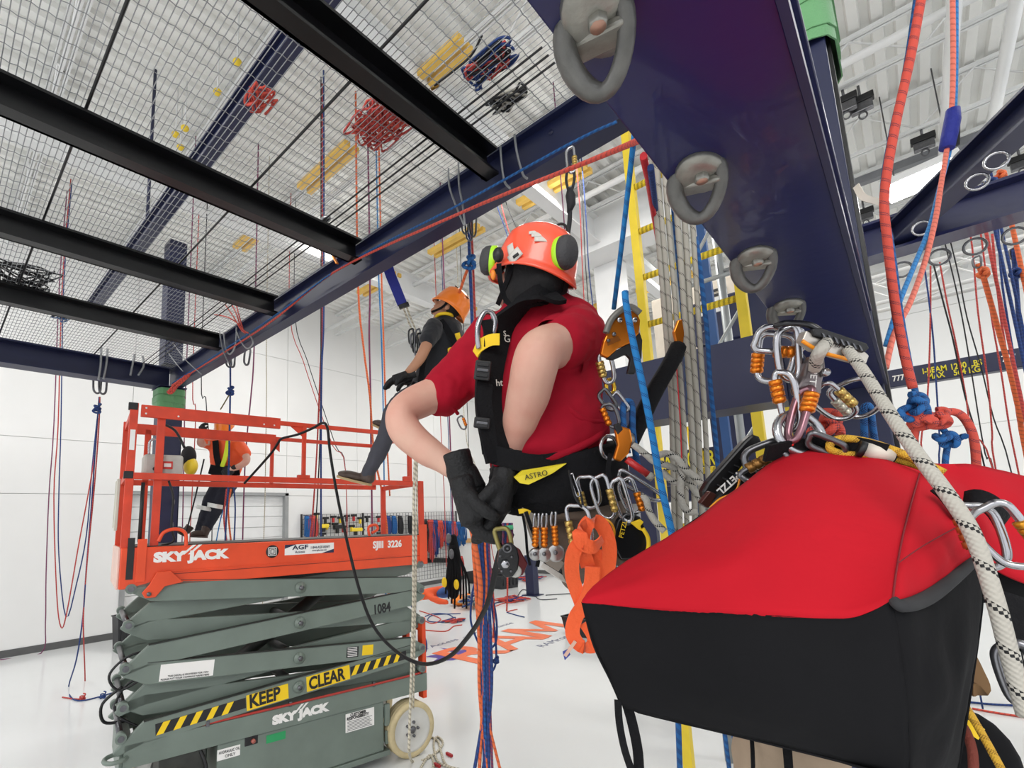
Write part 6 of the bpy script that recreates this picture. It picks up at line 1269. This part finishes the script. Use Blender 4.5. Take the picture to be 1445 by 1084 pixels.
# ================================================================ things on the floor and far wall
def onf(px, py, z=0): return on(px, py, 2, z)
tubm = mat('black_tub', C8(36, 37, 40), .5, var=.1)
def tub(lab, c, ang, lx, ly, h):
    t = thing('storage_tub', lab, 'tub', (c.x, c.y, 0), ang); b = MB(); o = [(-lx, -ly), (lx, -ly), (lx, ly), (-lx, ly)]; k = .88; n = 4
    outer = [V((x * k, y * k, 0)) for x, y in o] + [V((x, y, h)) for x, y in o]; inner = [V((x * .95, y * .95, h)) for x, y in o] + [V((x * k * .94, y * k * .94, .02)) for x, y in o]
    v = outer + inner; f = [(3, 2, 1, 0)] + [(i, (i + 1) % 4, 4 + (i + 1) % 4, 4 + i) for i in range(4)] + [(4 + i, 4 + (i + 1) % 4, 8 + (i + 1) % 4, 8 + i) for i in range(4)] + [(8 + i, 8 + (i + 1) % 4, 12 + (i + 1) % 4, 12 + i) for i in range(4)] + [(12, 13, 14, 15)]
    b.add(v, f); b.build('tub_body', tubm, t, True)
    r = MB(); 
    for i in range(4): r.beam(V((*o[i], h)), V((*o[(i + 1) % 4], h)), .03, .02)
    r.build('rim', tubm, t, True)
    for i in range(-2, 3): MB().box((i * lx * .36 - .012, -ly - .004, h * .25), (i * lx * .36 + .012, -ly * .93, h * .8)).build('rib', tubm, t, True)
    return t
q = onf(838, 893); tub('open black storage tub on the floor left of the hanging red bag', V((q.x, q.y, 0)), math.radians(82), .46, .3, .3)
q = onf(700, 832); tub('black tub filled with coral ropes near the floor emblem', V((q.x, q.y + .4, 0)), math.radians(80), .35, .25, .36)
q = onf(668, 830); tub('black tub against the far left wall under the rope rack', V((q.x - .5, q.y + 1.2, 0)), math.radians(85), .55, .3, .35)
q = on(186, 915, 2, 0); tub('black bin at the foot of the wall left of the lift', V((q.x - .1, q.y, 0)), math.radians(90), .25, .2, .55)
# wire rack on the wall with tools and ropes
rk = thing('wire_rack', 'black wire grid rack with hand tools on the left wall behind the lift', 'rack', (XL + .05, 8.5, .15))
wr = mat('black_wire', C8(50, 50, 52), .5)
b = MB(); y = 6.55
while y < 12.3: b.box((XL + .04, y - .004, .2), (XL + .048, y + .004, 2.24)); y += .12
z = .2
while z < 2.26: b.box((XL + .04, 6.55, z - .004), (XL + .048, 12.3, z + .004)); z += .12
tag(b.build('grid_wire', wr, rk), kind='stuff')
for yy in (6.55, 8.45, 10.4, 12.3): MB().box((XL + .0, yy - .015, .15), (XL + .05, yy + .015, 2.26)).build('upright', wr, rk)
rnd = random.Random(5)
def wp(px, py, off=.14): return on(px, py, 0, XL + off)
hooks = [(446, 727), (459, 733), (470, 731), (480, 732), (489, 730), (499, 729), (508, 733), (518, 731), (534, 731), (461, 741), (472, 741), (484, 745), (496, 744), (534, 744), (535, 754), (541, 745), (455, 755), (547, 732)]
for i, (px, py) in enumerate(hooks):
    q = wp(px, py); yb = py > 738; nm = ('cordless_tool', 'hand_tool')[i % 2]
    t = thing(nm, ('small ' + ('yellow and black' if i % 3 == 0 else 'black' if i % 3 == 1 else 'red handled') + ' tool on the wire rack, ' + ORD[i % 9] + (' of the upper row' if i < 9 else ' of the lower row')), 'tool', q, group='tools on the wire rack')
    mm = (yellow_p, blackS, mat('red_plastic', C8(196, 44, 44), .35))[i % 3]
    MB().box((q.x - .04, q.y - .02, q.z - .12), (q.x + .03, q.y + .03, q.z + .02)).build('handle', mm, t, bevel=.008); MB().box((q.x - .04, q.y - .07, q.z + .0), (q.x + .04, q.y + .09, q.z + .06)).build('head', blackS, t, bevel=.01); MB().cyl((q.x, q.y, q.z + .03), (XL + .03, q.y, q.z + .05), .006).build('hook', dsteel, t)
for i, (px, py, s_) in enumerate(((477, 744, .8), (503, 748, 1.1), (458, 743, .7))):
    q = wp(px, py, .2); t = thing('power_drill', ('long black', 'large yellow', 'short yellow')[i] + ' power tool on the wire rack behind the lift', 'tool', q); mm = (blackS, yellow_p, yellow_p)[i]
    MB().box((q.x - .06, q.y - .16 * s_, q.z - .04), (q.x + .05, q.y + .16 * s_, q.z + .06)).build('body', mm, t, bevel=.02); MB().box((q.x - .04, q.y - .06, q.z - .2 * s_), (q.x + .03, q.y + .02, q.z)).build('grip', blackS, t, bevel=.01); MB().cyl((q.x, q.y + .15 * s_, q.z), (q.x, q.y + .25 * s_, q.z), .02).build('chuck', dsteel, t); MB().cyl((q.x, q.y, q.z + .03), (XL + .03, q.y, q.z + .05), .006).build('hook', dsteel, t)
def coil(lab, px, py, ln, wd, m_, off=.16, nm='rope_coil'):
    q = wp(px, py, off); t = thing(nm, lab, 'rope coil', q, group='rope coils hung on the wall rack')
    for k in range(5):
        o = (k / 4 - .5) * wd; l = ln * (1 - .12 * abs(k - 2) + .05 * (k % 2)); MB().tube(cat([q + V((.02, o * .6, 0)), q + V((.06, o, -l * .5)), q + V((.04, o * 1.1, -l)), q + V((0, o * 1.0 + .02, -l * .95)), q + V((-.02, o * .8 + .02, -l * .4)), q + V((0, o * .6, 0))], 4), .02, 6).build('strand', m_, t)
    MB().ell(q + V((.01, 0, -.06)), .06, wd * .55, .05).build('binding', m_, t); MB().cyl(q + V((0, 0, .0)), V((XL, q.y, q.z + .02)), .008).build('peg', dsteel, t)
cols = (R_blk, R_red, R_blued, R_coral, R_blued, R_blue, R_coral, R_blue, R_blue)
for i, (px, ln) in enumerate(((598, 1.0), (607, 1.25), (613, 1.1), (620, .85), (628, .7), (634, .95), (639, .9), (645, .8), (652, .75))):
    coil(ORD[i] + ' rope coil from the left on the wall rack right of the lift, ' + ('black', 'red', 'dark blue', 'coral', 'dark blue', 'blue', 'coral', 'blue', 'blue')[i], px, 733 + i * .5, ln, .26, cols[i])
for i, (px, mm) in enumerate(((433, R_blue), (437, R_pur), (443, R_red), (547, R_blued), (555, R_blue), (564, R_blk), (578, R_blk))):
    coil(('sky blue', 'purple', 'red', 'navy', 'royal blue', 'black', 'second black')[i] + ' cord bundle on the wire rack above the orange deck', px, 728, .62, .14, mm)
coil('small red rope coil alone on the wall below the blue one', 650, 785, .6, .14, R_red, nm='rope_coil')
for z_, (a, c) in ((0, (604, 636)),):
    q0 = wp(604, 790, .1); q1 = wp(632, 790, .1)
    t = thing('key_row', 'row of small black hooks with dark hardware low on the wall rack', 'hooks', q0)
    for k in range(9): p_ = q0.lerp(q1, k / 8); MB().box((p_.x - .05, p_.y - .05, p_.z - .09), (p_.x + .03, p_.y + .05, p_.z + .05)).build('hook', blackS, t, bevel=.01)
sb = thing('wooden_rail', 'light wooden peg rail on the wall behind the rope bundle', 'rail', wp(660, 765)); q0 = wp(655, 763, .04); q1 = wp(700, 762, .04); MB().beam(q0, q1, .14, .04, (1, 0, 0)).build('board', mat('pine', C8(206, 160, 104), .6), sb)
rope('coral rope and blue rope hanging from the wooden rail', [wp(692, 755), wp(694, 775), wp(698, 795), wp(700, 815)], .014, R_coral, wp=True); rope('blue rope with a knot hanging from the wooden rail', [wp(688, 758), wp(690, 785), wp(691, 812)], .012, R_blue, wp=True)
# hanging kit cluster
hk = thing('hanging_harness', 'black and yellow climbing harness hanging on a rope beyond the lift', 'harness', P(640, 850, 8.0))
b = MB(); limb(b, [(640, 758, 8, 5), (641, 790, 8, 10), (640, 820, 8, 12), (640, 838, 8, 8)], 10); mould(b, 'padding', fabric_k, hk, .03, 2)
for k in range(9):
    a = 632 + k * 3.4; MB().strap(cat([P(638 + (k - 4) * .6, 770, 7.9), P(a, 800 + k % 3 * 6, 7.85), P(a + (k - 4) * .8, 838 + (k % 4) * 7, 7.9)], 4), .03, .01, camv(1, .2, 0)).build('strap', fabric_k, hk)
for px, py in ((627, 822), (644, 825), (637, 782), (633, 760)): MB().ell(P(px, py, 7.8), .05, .03, .08).build('buckle', yel_w if py > 800 else dsteel, hk)
rope('rope holding the hanging harness', D(8.0, (636, 640), (638, 700), (640, 760)), .012, R_pur, top=T)
# rescue dummy and helmets
dm = thing('rescue_dummy', 'orange suited rescue dummy lying on the floor by the wall', 'dummy', onf(615, 852)); b = MB()
limb(b, [(590, 842, 8.2, 6), (604, 838, 8.2, 8), (620, 835, 8.3, 8), (640, 832, 8.5, 7)], 10); limb(b, [(606, 842, 8.1, 5), (618, 848, 8.0, 5), (630, 850, 7.9, 4)], 8); mould(b, 'suit', hivis, dm, .03, 2)
MB().ell(P(628, 836, 8.3), .12, .2, .09).build('blue_sleeve', mat('denim', C8(56, 90, 150), .8), dm); MB().ell(P(592, 840, 8.15), .09, .09, .09).build('head', helm_o, dm)
for lab, px, py, mm, s_ in (('orange pack on the floor under the hanging harness', 650, 848, mat('pack_orange', C8(244, 132, 30), .6), .2), ('low orange pack beside the grey rope heap', 664, 845, MATS['pack_orange'], .16)):
    q = onf(px, py, .1); t = thing('pack', lab, 'pack', V((q.x, q.y, 0))); MB().ell(q + V((0, 0, .02)), s_, s_ * 1.4, .12).build('body', mm, t); MB().strap([q + V((0, -.1, .1)), q + V((.05, 0, .15)), q + V((0, .1, .1))], .03, .01, V((1, 0, 0))).build('strap', blackS, t)
def heap(lab, px, py, rad, m_, n=10, r=.012, h=.12, nm='rope_heap'):
    q = onf(px, py); t = thing(nm, lab, 'rope', V((q.x, q.y, 0))); rn = random.Random(px)
    for k in range(n):
        pts = [V((q.x + rad * rn.uniform(-1, 1), q.y + rad * rn.uniform(-1.3, 1.3), r + rn.uniform(0, h))) for _ in range(6)]; MB().tube(cat(pts, 4, True), r, 5, True).build('loop', m_ if k % 3 else (R_blued if m_ is not R_blued else R_red), t)
heap('heap of white and black ropes on the floor under the harness', 668, 858, .28, R_white, 10, .016, .3); heap('red rope tangle on the floor at the far side', 722, 848, .3, R_coral, 9, .012, .08); heap('blue and coral rope tangle on the floor left of the emblem', 640, 878, .16, R_blued, 7, .010, .04)
heap('red and blue ropes inside the black tub by the emblem', 700, 815, .22, R_coral, 9, .012, .1); heap('flat coral rope pile far back on the floor', 748, 818, .5, R_coral, 7, .014, .05)
for lab, pts, mm in (('blue cord lying in loops on the floor beyond the lift', ((600, 870), (612, 866), (632, 867), (640, 874), (622, 878), (604, 876), (612, 868), (650, 866)), R_blued), ('coral cord lying on the floor beyond the lift', ((592, 862), (610, 868), (622, 874), (610, 880), (596, 874)), R_coral), ('coral cord curving across the floor to the orange post', ((597, 889), (628, 891), (640, 884), (652, 882)), R_coral),
        ('blue cord lying on the floor behind the bundle', ((676, 856), (700, 851), (722, 846), (745, 838), (760, 832)), R_blued), ('coral cord beside the blue one behind the bundle', ((672, 860), (694, 857), (716, 850), (740, 848)), R_coral), ('black cord on the floor under the kit of the red shirted man', ((730, 842), (738, 832), (752, 838), (762, 846), (786, 845)), R_blk),
        ('dark blue cord tail beside the emblem', ((715, 864), (728, 868), (740, 871)), R_blued), ('coral cord tail beside the emblem', ((715, 864), (720, 862), (730, 860)), R_coral), ('black cord running along the floor at the far right', ((770, 840), (800, 838), (816, 838)), R_blk), ('blue line on the floor at the right edge', ((1368, 991), (1400, 994), (1440, 996)), R_blued), ('coral line on the floor at the right edge', ((1372, 1000), (1405, 1006), (1445, 1012)), R_coral)):
    rope(lab, [(x, y, 0) for x, y in pts], .010, mm)
rope('coral rope hanging to the floor right of the bundle', [(716, 815, 6.6), (716, 840, 6.7), (715, 862, 6.75)], .012, R_coral, top=None)
bp_ = thing('blue_box_post', 'short navy post standing behind the large pulley', 'post', onf(752, 838)); q = onf(752, 840); MB().box((q.x - .12, q.y - .12, .02), (q.x + .12, q.y + .12, 1.0)).build('post', navy_flat, bp_, bevel=.01); MB().box((q.x - .2, q.y - .2, 0), (q.x + .2, q.y + .2, .02)).build('base_plate', navy_flat, bp_)
# ================================================================ yellow ladder, scaffold tower, signs
ld = thing('access_ladder', 'yellow steel access ladder with rungs behind the grey rope bundle', 'ladder', (-1.0, 3.6, 0))
for x in (-1.31, -.67): MB().box((x - .03, 3.57, 0), (x + .03, 3.63, 6.0)).build('rail', yellow_p, ld, bevel=.004)
grip = ropemat('rung_grip', C8(236, 206, 50), C8(70, 60, 20), .03, .5, .01, 4)
z = 1.144
while z < 5.9: MB().cyl((-1.28, 3.6, z), (-.70, 3.6, z), .024, 10).build('rung', grip, ld); z += .372
l2 = thing('guard_frame', 'far yellow guard frame with red braces seen under the tie beam', 'frame', (1.0, 8.5, 0))
for x in (-1.15, -.75, -.45): MB().box((x - .05, 8.0, 0), (x + .05, 8.1, 3.9)).build('post', yellow_p, l2)
for z in (2.3, 3.0, 3.8): MB().box((-1.2, 8.0, z), (-.42, 8.08, z + .06)).build('rail', yellow_p, l2)
for a, c in (((-1.1, 3.5), (-.45, 2.3)), ((-1.1, 2.4), (-.45, 3.6))): MB().beam((a[0], 7.95, a[1]), (c[0], 7.95, c[1]), .05, .05).build('brace', mat('red_steel', C8(200, 40, 40), .5), l2)
sc = thing('scaffold_tower', 'grey aluminium scaffold tower behind the yellow ladder', 'scaffold', (-.9, 5.0, 0)); al = mat('aluminium_tube', C8(160, 164, 164), .4, metal=.5)
for x, y in ((-1.35, 4.6), (-1.12, 5.2), (-.85, 4.6), (-.6, 5.2)): MB().cyl((x, y, 0), (x, y, 4.7), .038, 10).build('leg', al, sc)
for z in (1.0, 2.0, 3.0, 4.0): MB().cyl((-1.35, 4.6, z), (-.85, 4.6, z), .02, 8).build('bar', al, sc); MB().cyl((-1.35, 4.6, z), (-.85, 4.6, z + .7), .016, 8).build('brace', al, sc); MB().cyl((-1.12, 5.2, z + .3), (-.6, 5.2, z + .3), .02, 8).build('bar', al, sc)
np_ = thing('numbered_post', 'navy steel post with white number plate 114 behind the scaffold', 'post', (-1.5, 6.0, 0))
q0 = on(983, 432, 1, 6.0); q1 = on(1032, 500, 1, 6.0)
MB().box((q0.x, 6.0, 0.02), (q0.x + .42, 6.2, q0.z)).build('shaft', navy_flat, np_); MB().box((q0.x - .05, 5.95, q0.z - .5), (q0.x + .75, 6.25, q0.z + .02)).build('head', navy_flat, np_, bevel=.02)
a = on(988, 445, 1, 5.94); MB().box((a.x - .02, 5.925, a.z - .02), (a.x + .24, 5.945, a.z + .15)).build('number_plate', whiteS, np_); text('1 1 4', .15, blackS, np_, (a.x, 5.92, a.z + .01), (1, 0, 0), (0, 0, 1), .001, sx=.75)
for px, py in ((991, 463), (993, 492), (990, 428)): r_ = on(px, py, 1, 5.9); MB().tube([r_ + V((.04 * math.cos(t), 0, .05 * math.sin(t))) for t in [k * math.pi / 6 for k in range(12)]], .008, 5, True).build('ring', dsteel, np_)
MB().box((q0.x - .1, 5.9, 0), (q0.x + .5, 6.3, .02)).build('base_plate', navy_flat, np_)
sg = thing('load_sign_beam', 'navy beam with yellow MAX 10 PERSON lettering under the tie beam', 'beam', (-2.4, 7.0, 0))
q0 = on(925, 640, 1, 7.0); q1 = on(1005, 665, 1, 7.0); MB().box((q0.x - .4, 7.0, q1.z - .15), (q1.x + 1.4, 7.15, q0.z + .0)).build('web', navy_flat, sg)
a = on(927, 663, 1, 6.99); text('MAX 10 PERSON', .27, yl, sg, a, (1, 0, 0), (0, 0, 1), .002, sx=.52, bold=.006)
MB().box((q0.x - .3, 7.02, 0), (q0.x - .1, 7.13, q1.z)).build('post', navy_flat, sg); MB().box((q1.x + 1.2, 7.02, 0), (q1.x + 1.4, 7.13, q1.z)).build('post', navy_flat, sg)
ys = thing('yellow_placard', 'yellow placard above the navy load beam', 'sign', on(980, 650, 1, 6.95)); q0 = on(975, 655, 1, 6.95); q1 = on(987, 600, 1, 6.95); MB().box((q0.x, 6.93, q0.z), (q1.x + .0, 6.96, q1.z)).build('board', yel_tape, ys)
tk = thing('dark_table', 'long dark work table in the distance under the tie beam', 'table', (-1.4, 8, 0)); q0 = on(915, 678, 1, 8.0); q1 = on(1010, 700, 1, 8.0); MB().box((q0.x - .8, 8, q1.z - .05), (q1.x + 1.6, 9, q0.z)).build('top', navy_flat, tk)
for x in (q0.x - .7, q1.x + 1.5): MB().box((x - .04, 8.1, 0), (x + .04, 8.9, q1.z)).build('leg', black_st, tk)
cb = thing('blue_channel_post', 'bright blue square channel post in front of the numbered navy post', 'post', (-1.2, 5.0, 0)); q0 = on(988, 360, 1, 5.0); MB().box((q0.x + .0, 4.97, 0), (q0.x + .07, 5.03, q0.z + 1.2)).build('channel', mat('mid_blue_steel', C8(44, 84, 140), .5), cb)
fl = thing('red_banner', 'red fabric hanging behind the yellow guard rail', 'fabric', on(1070, 490, 1, 6.2)); rows = [[on(1050 + i * 6, 500 - j * 8 - (6 if 1 < i < 5 else 0), 1, 6.2 + .08 * math.sin(i * 1.7)) for i in range(8)] for j in range(6)]; MB().grid(rows).build('cloth', red_f, fl); rope('cord above the red fabric', [on(1068, 455, 1, 6.2), on(1062, 420, 1, 6.2)], .01, R_red, wp=True, top=None)
# ================================================================ light fixture, clamps and ropes at right
lf = thing('bay_light_fixture', 'glaring white high bay light at upper right', 'light', on(1305, 255, 2, 6.4))
glow = mat('lamp_glow', (1, 1, 1), .5, emit=((1, .99, .97), 14)); a = on(1250, 275, 2, 6.4); c_ = on(1360, 228, 2, 6.4); w_ = V((.0, .36, 0))
b = MB(); b.add([a - w_ * .5 + V((0, 0, .02)), c_ - w_ * .5 + V((0, 0, .02)), c_ + w_ * .5 + V((0, 0, .02)), a + w_ * .5 + V((0, 0, .02))], [(0, 1, 2, 3)]); 
MB().beam(a + V((0, 0, -.03)), c_ + V((0, 0, -.03)), .5, .03).build('diffuser', glow, lf); MB().beam(a + V((0, 0, .04)), c_ + V((0, 0, .04)), .54, .10).build('housing', white_paint, lf)
for t_ in (.15, .85): q = a.lerp(c_, t_); MB().cyl(q + V((0, 0, .08)), V((q.x, q.y, ZC)), .008, 6).build('hanger', dsteel, lf)
for i, (px, py) in enumerate(((1215, 146), (1303, 200), (1440, 228), (1220, 302), (1420, 290), (1192, 146))):
    q = on(px, py, 2, 7.05); t = thing('beam_clamp', 'small black beam clamp with ring under the roof steel, ' + ORD[i] + ' of six', 'clamp', q, group='beam clamps under the roof steel')
    MB().box((q.x - .13, q.y - .05, q.z), (q.x + .13, q.y + .05, q.z + .09)).build('jaw', blackS, t, bevel=.01); MB().box((q.x - .11, q.y - .04, q.z - .12), (q.x + .11, q.y + .04, q.z)).build('body', dsteel, t, bevel=.01); MB().tube([q + V((.04 * math.cos(k), 0, .05 * math.sin(k) - .17)) for k in [j * math.pi / 5 for j in range(10)]], .01, 5, True).build('ring', dsteel, t); MB().cyl((q.x, q.y, q.z + .09), (q.x, q.y, 7.3), .015).build('stud', dsteel, t)
rope('coral rope with dark ticks hanging from above at right, full height', [(1303, -20, 1.55), (1285, 80, 1.55), (1263, 180, 1.55), (1248, 275, 1.55), (1252, 340, 1.55), (1263, 430, 1.55), (1276, 500, 1.55), (1288, 548, 1.55)], .0125, R_coral, n=9)
rope('blue rope twin running behind the coral one at right', [(1296, -20, 1.6), (1278, 100, 1.6), (1258, 190, 1.6), (1246, 275, 1.6), (1258, 350, 1.6), (1270, 440, 1.6), (1284, 520, 1.6), (1296, 580, 1.6), (1288, 640, 1.6), (1286, 700, 1.6)], .0085, R_blue, n=8)
tag(knot(P(1292, 576, 1.52), .011, .042, R_blue), 'blue half of the double knot at right', 'knot'); tag(knot(P(1298, 590, 1.53), .012, .038, R_coral, ax=V((1, .3, .4))), 'coral half of the double knot at right', 'knot'); tag(knot(P(1327, 592, 1.52), .010, .028, R_coral, ax=V((.3, 1, .2))), 'coral knot at the start of the arching rope at right', 'knot'); tag(knot(P(1337, 620, 1.52), .009, .034, R_blue, ax=V((.2, .4, 1))), 'double blue knot below the arching coral rope', 'knot')
rope('coral rope arching over and down behind the red bag', [(1322, 586, 1.52), (1345, 581, 1.52), (1362, 592, 1.52), (1374, 618, 1.52), (1378, 660, 1.54), (1379, 720, 1.56)], .0115, R_coral, n=9)
rope('blue rope leading down from the double knot', [(1320, 592, 1.53), (1330, 605, 1.53), (1338, 620, 1.53), (1334, 650, 1.54), (1333, 700, 1.55)], .0085, R_blue)
rope('coral rope tail passing behind the ticked rope', [(1294, 590, 1.55), (1290, 620, 1.56), (1294, 650, 1.56), (1300, 690, 1.57)], .0105, R_coral)
bl = thing('blue_rope_guard', 'blue fabric rope guard strapped on the coral and blue ropes near the lamp', 'sleeve', P(1340, 210, 2.6)); MB().tube([P(1345, 154, 2.6), P(1344, 170, 2.6), P(1340, 190, 2.6), P(1336, 210, 2.6)], [.028, .034, .034, .032], 10).build('fabric', mat('royal_blue_fabric', C8(34, 44, 140), .7, bump=.6, bscale=60), bl); MB().tube([P(1351, 165, 2.6), P(1350, 205, 2.6)], .012, 6).build('edge', blackS, bl)
rope('pale coral rope coming down through the blue guard', [(1344, -20, 2.6), (1345, 80, 2.6), (1343, 154, 2.6), (1336, 212, 2.6), (1328, 260, 2.5), (1320, 310, 2.4), (1305, 370, 2.3), (1283, 430, 2.2), (1262, 470, 2.15), (1250, 520, 2.1)], .011, ropemat('pale_coral_rope', C8(240, 130, 110), C8(190, 80, 70), .03, .3, .006, 8), n=8)
rope('light blue rope coming down through the blue guard', [(1349, -20, 2.62), (1349, 80, 2.62), (1347, 154, 2.62), (1340, 212, 2.62), (1326, 265, 2.52), (1312, 320, 2.42), (1290, 375, 2.3), (1268, 430, 2.2), (1250, 488, 2.15)], .010, ropemat('light_blue_rope', C8(60, 140, 205), C8(30, 90, 160), .03, .3, .006, 8), n=8)
tag(MB().strap(cat([P(*q) for q in ((1208, 262, 1.7), (1218, 278, 1.68), (1236, 284, 1.66), (1250, 288, 1.64))], 4), .02, .004, camv(0, 1, 0)).build('tape_loop', mat('cream_tape', C8(216, 208, 194), .6)), 'cream tape loop leaving the right column toward the coral rope', 'sling')
RL = [('b', .007, D(5, (1305, 380), (1311, 425), (1317, 480), (1321, 540), (1326, 620), (1330, 690))), ('r', .007, D(5, (1313, 375), (1313, 440), (1311, 520), (1307, 590), (1303, 660))), ('k', .007, D(5.2, (1317, 372), (1332, 430), (1345, 480), (1362, 560), (1392, 670))), ('r', .007, D(5.2, (1326, 370), (1337, 430), (1350, 490), (1363, 560), (1372, 610), (1402, 665))),
      ('k', .006, D(5.5, (1330, 330), (1345, 390), (1358, 450), (1370, 520), (1390, 640), (1404, 670))), ('k', .006, D(5.5, (1338, 328), (1353, 390), (1365, 450), (1385, 520), (1402, 590), (1428, 670))), ('r', .007, D(5, (1358, 260), (1372, 350), (1380, 440), (1394, 540), (1400, 610), (1406, 668))), ('r', .007, D(5, (1370, 255), (1384, 330), (1398, 440), (1412, 520), (1424, 600), (1440, 680))),
      ('b', .008, D(4.6, (1405, 250), (1412, 380), (1425, 470), (1440, 560), (1450, 640))), ('r', .009, D(4.6, (1400, 330), (1409, 420), (1420, 500), (1432, 560), (1446, 640))), ('o', .018, D(4.2, (1380, 372), (1388, 392), (1396, 420), (1410, 470), (1424, 520), (1440, 590), (1448, 640))), ('b', .016, D(4.2, (1430, 352), (1434, 400), (1438, 450), (1446, 500))),
      ('r', .012, D(4.2, (1383, 270), (1390, 300), (1392, 330))), ('b', .012, D(4.2, (1386, 265), (1392, 290), (1400, 305))), ('o', .016, D(4.2, (1410, 240), (1416, 262), (1421, 285), (1424, 300))), ('b', .010, D(4.2, (1398, 243), (1402, 268), (1408, 300)))]
ropes('in the curtain of ropes at right', [(c, r, None, p) for c, r, p in RL], 'ropes at the right', True)
for lab, px, py, mm in (('orange knot below the navy beam at right', 1388, 385, R_or), ('blue knot under the navy brace at right', 1388, 280, R_blued), ('red knot under the navy brace at right', 1384, 284, R_red), ('blue figure knot near the right edge', 1400, 258, R_blued), ('orange hitch near the right edge', 1412, 248, R_or), ('dark blue knot below the beam at the right edge', 1434, 385, R_blued)):
    tag(knot(P(px, py, 4.15), .014, .045, mm), lab, 'knot')
for l, px, py in (('carabiner under the ring of the navy beam at far right', 1430, 350), ('carabiner in the ring of the navy brace', 1383, 258), ('left carabiner under the middle ring of the navy beam', 1378, 362)): carab(l, (px, py, 4.2), (px + 1, py + 16, 4.2), 8, 1.3, dsteel, copper_an if 'far' in l else None)
# ropes and kit resting on the mesh floor of the platform
def mheap(lab, px, py, rad, mm, n=9, r=.006):
    q = on(px, py, 2, ZG + .015); t = thing('rope_heap', lab, 'rope', q); rn = random.Random(px * 3)
    for k in range(n):
        pts = [V((q.x + rad * rn.uniform(-1, 1), q.y + rad * .6 * rn.uniform(-1, 1), q.z + rn.uniform(0, .03))) for _ in range(6)]; MB().tube(cat(pts, 4, True), r, 5, True).build('loop', mm[k % len(mm)], t)
mheap('big coral rope heap lying on the mesh floor', 545, 172, .22, (R_coral, R_red), 18); mheap('dark red and blue rope heap on the mesh floor near the big beam', 690, 95, .12, (R_red, R_blued, R_blk), 14); mheap('coral cords on the mesh near the middle', 365, 145, .10, (R_coral,), 5)
mheap('dark rope heap on the far mesh floor', 30, 400, .35, (R_blk,), 10); mheap('grey cord heap on the mesh by the nearest cross beam', 715, 145, .10, (R_blk, R_grey), 8); mheap('blue cord on the far mesh floor', 95, 448, .18, (R_blue, R_blk), 4)
mp = thing('mesh_pulley', 'white and steel pulley block resting on the mesh above a black strap', 'pulley', on(455, 318, 2, ZG + .02)); q = on(455, 318, 2, ZG + .03); MB().ell(q, .06, .03, .02).build('block', whiteS, mp); MB().ell(q + V((.07, -.02, 0)), .05, .03, .02).build('wheel', steel, mp); MB().ell(q + V((-.06, .01, 0)), .03, .02, .02).build('shackle', dsteel, mp)
tag(MB().strap([on(x, y, 1, 1.85) for x, y in ((458, 326), (466, 345), (474, 362))], .02, .004, V((1, 0, 0))).build('black_strap', fabric_k), 'black strap from the mesh pulley down to the platform beam', 'strap')
tag(MB().beam(on(470, 362, 1, 1.85), on(476, 372, 1, 1.85), .02, .01).build('orange_hook', copper_an), 'small orange hook at the end of the black strap', 'hook')
mk = thing('brass_fitting', 'small brass fitting lying on the mesh near the nearest cross beam', 'fitting', on(613, 121, 2, ZG + .015)); q = on(613, 121, 2, ZG + .015); MB().cyl(q + V((-.02, 0, 0)), q + V((.02, .01, 0)), .010, 10).build('barrel', mat('brass', C8(170, 130, 60), .35, metal=.6), mk)
rope('dark cord running over the mesh to the brass fitting', [on(613, 121, 2, ZG + .012), on(640, 100, 2, ZG + .012), on(665, 78, 2, ZG + .012), on(680, 50, 2, ZG + .012)], .005, R_blk, wp=True)
for i, (px, py) in enumerate(((335, 88), (307, 130), (261, 181), (248, 190), (255, 208))):
    q = on(px, py, 2, 7.2); tag(MB().ell(q, .05, .05, .04).build('sprinkler_cap', mat('yellow_cap', C8(232, 200, 50), .5)), ('topmost', 'second', 'third', 'fourth', 'lowest')[i] + ' tiny yellow sprinkler cap seen through the mesh floor', 'sprinkler', 'yellow caps under the roof'); MB().cyl(q, (q.x, q.y, ZC), .01, 6).build('drop', white_paint, ceiling)

ub = thing('upper_beam', 'navy beam higher up seen only through the mesh floor', 'beam', (-5.0, 1.4, 5.5))
q = on(355, 145, 2, 5.5); MB().ibeam((-9.5, q.y, 5.6), (-.6, q.y, 5.6), .13, .2, .02, .02).build('i_section', navy_flat, ub)
for x in (-6.45, -1.0): MB().cyl((x, q.y, 5.75), (x, q.y, ZC), .02, 8).build('hanger_rod', navy_flat, ub)
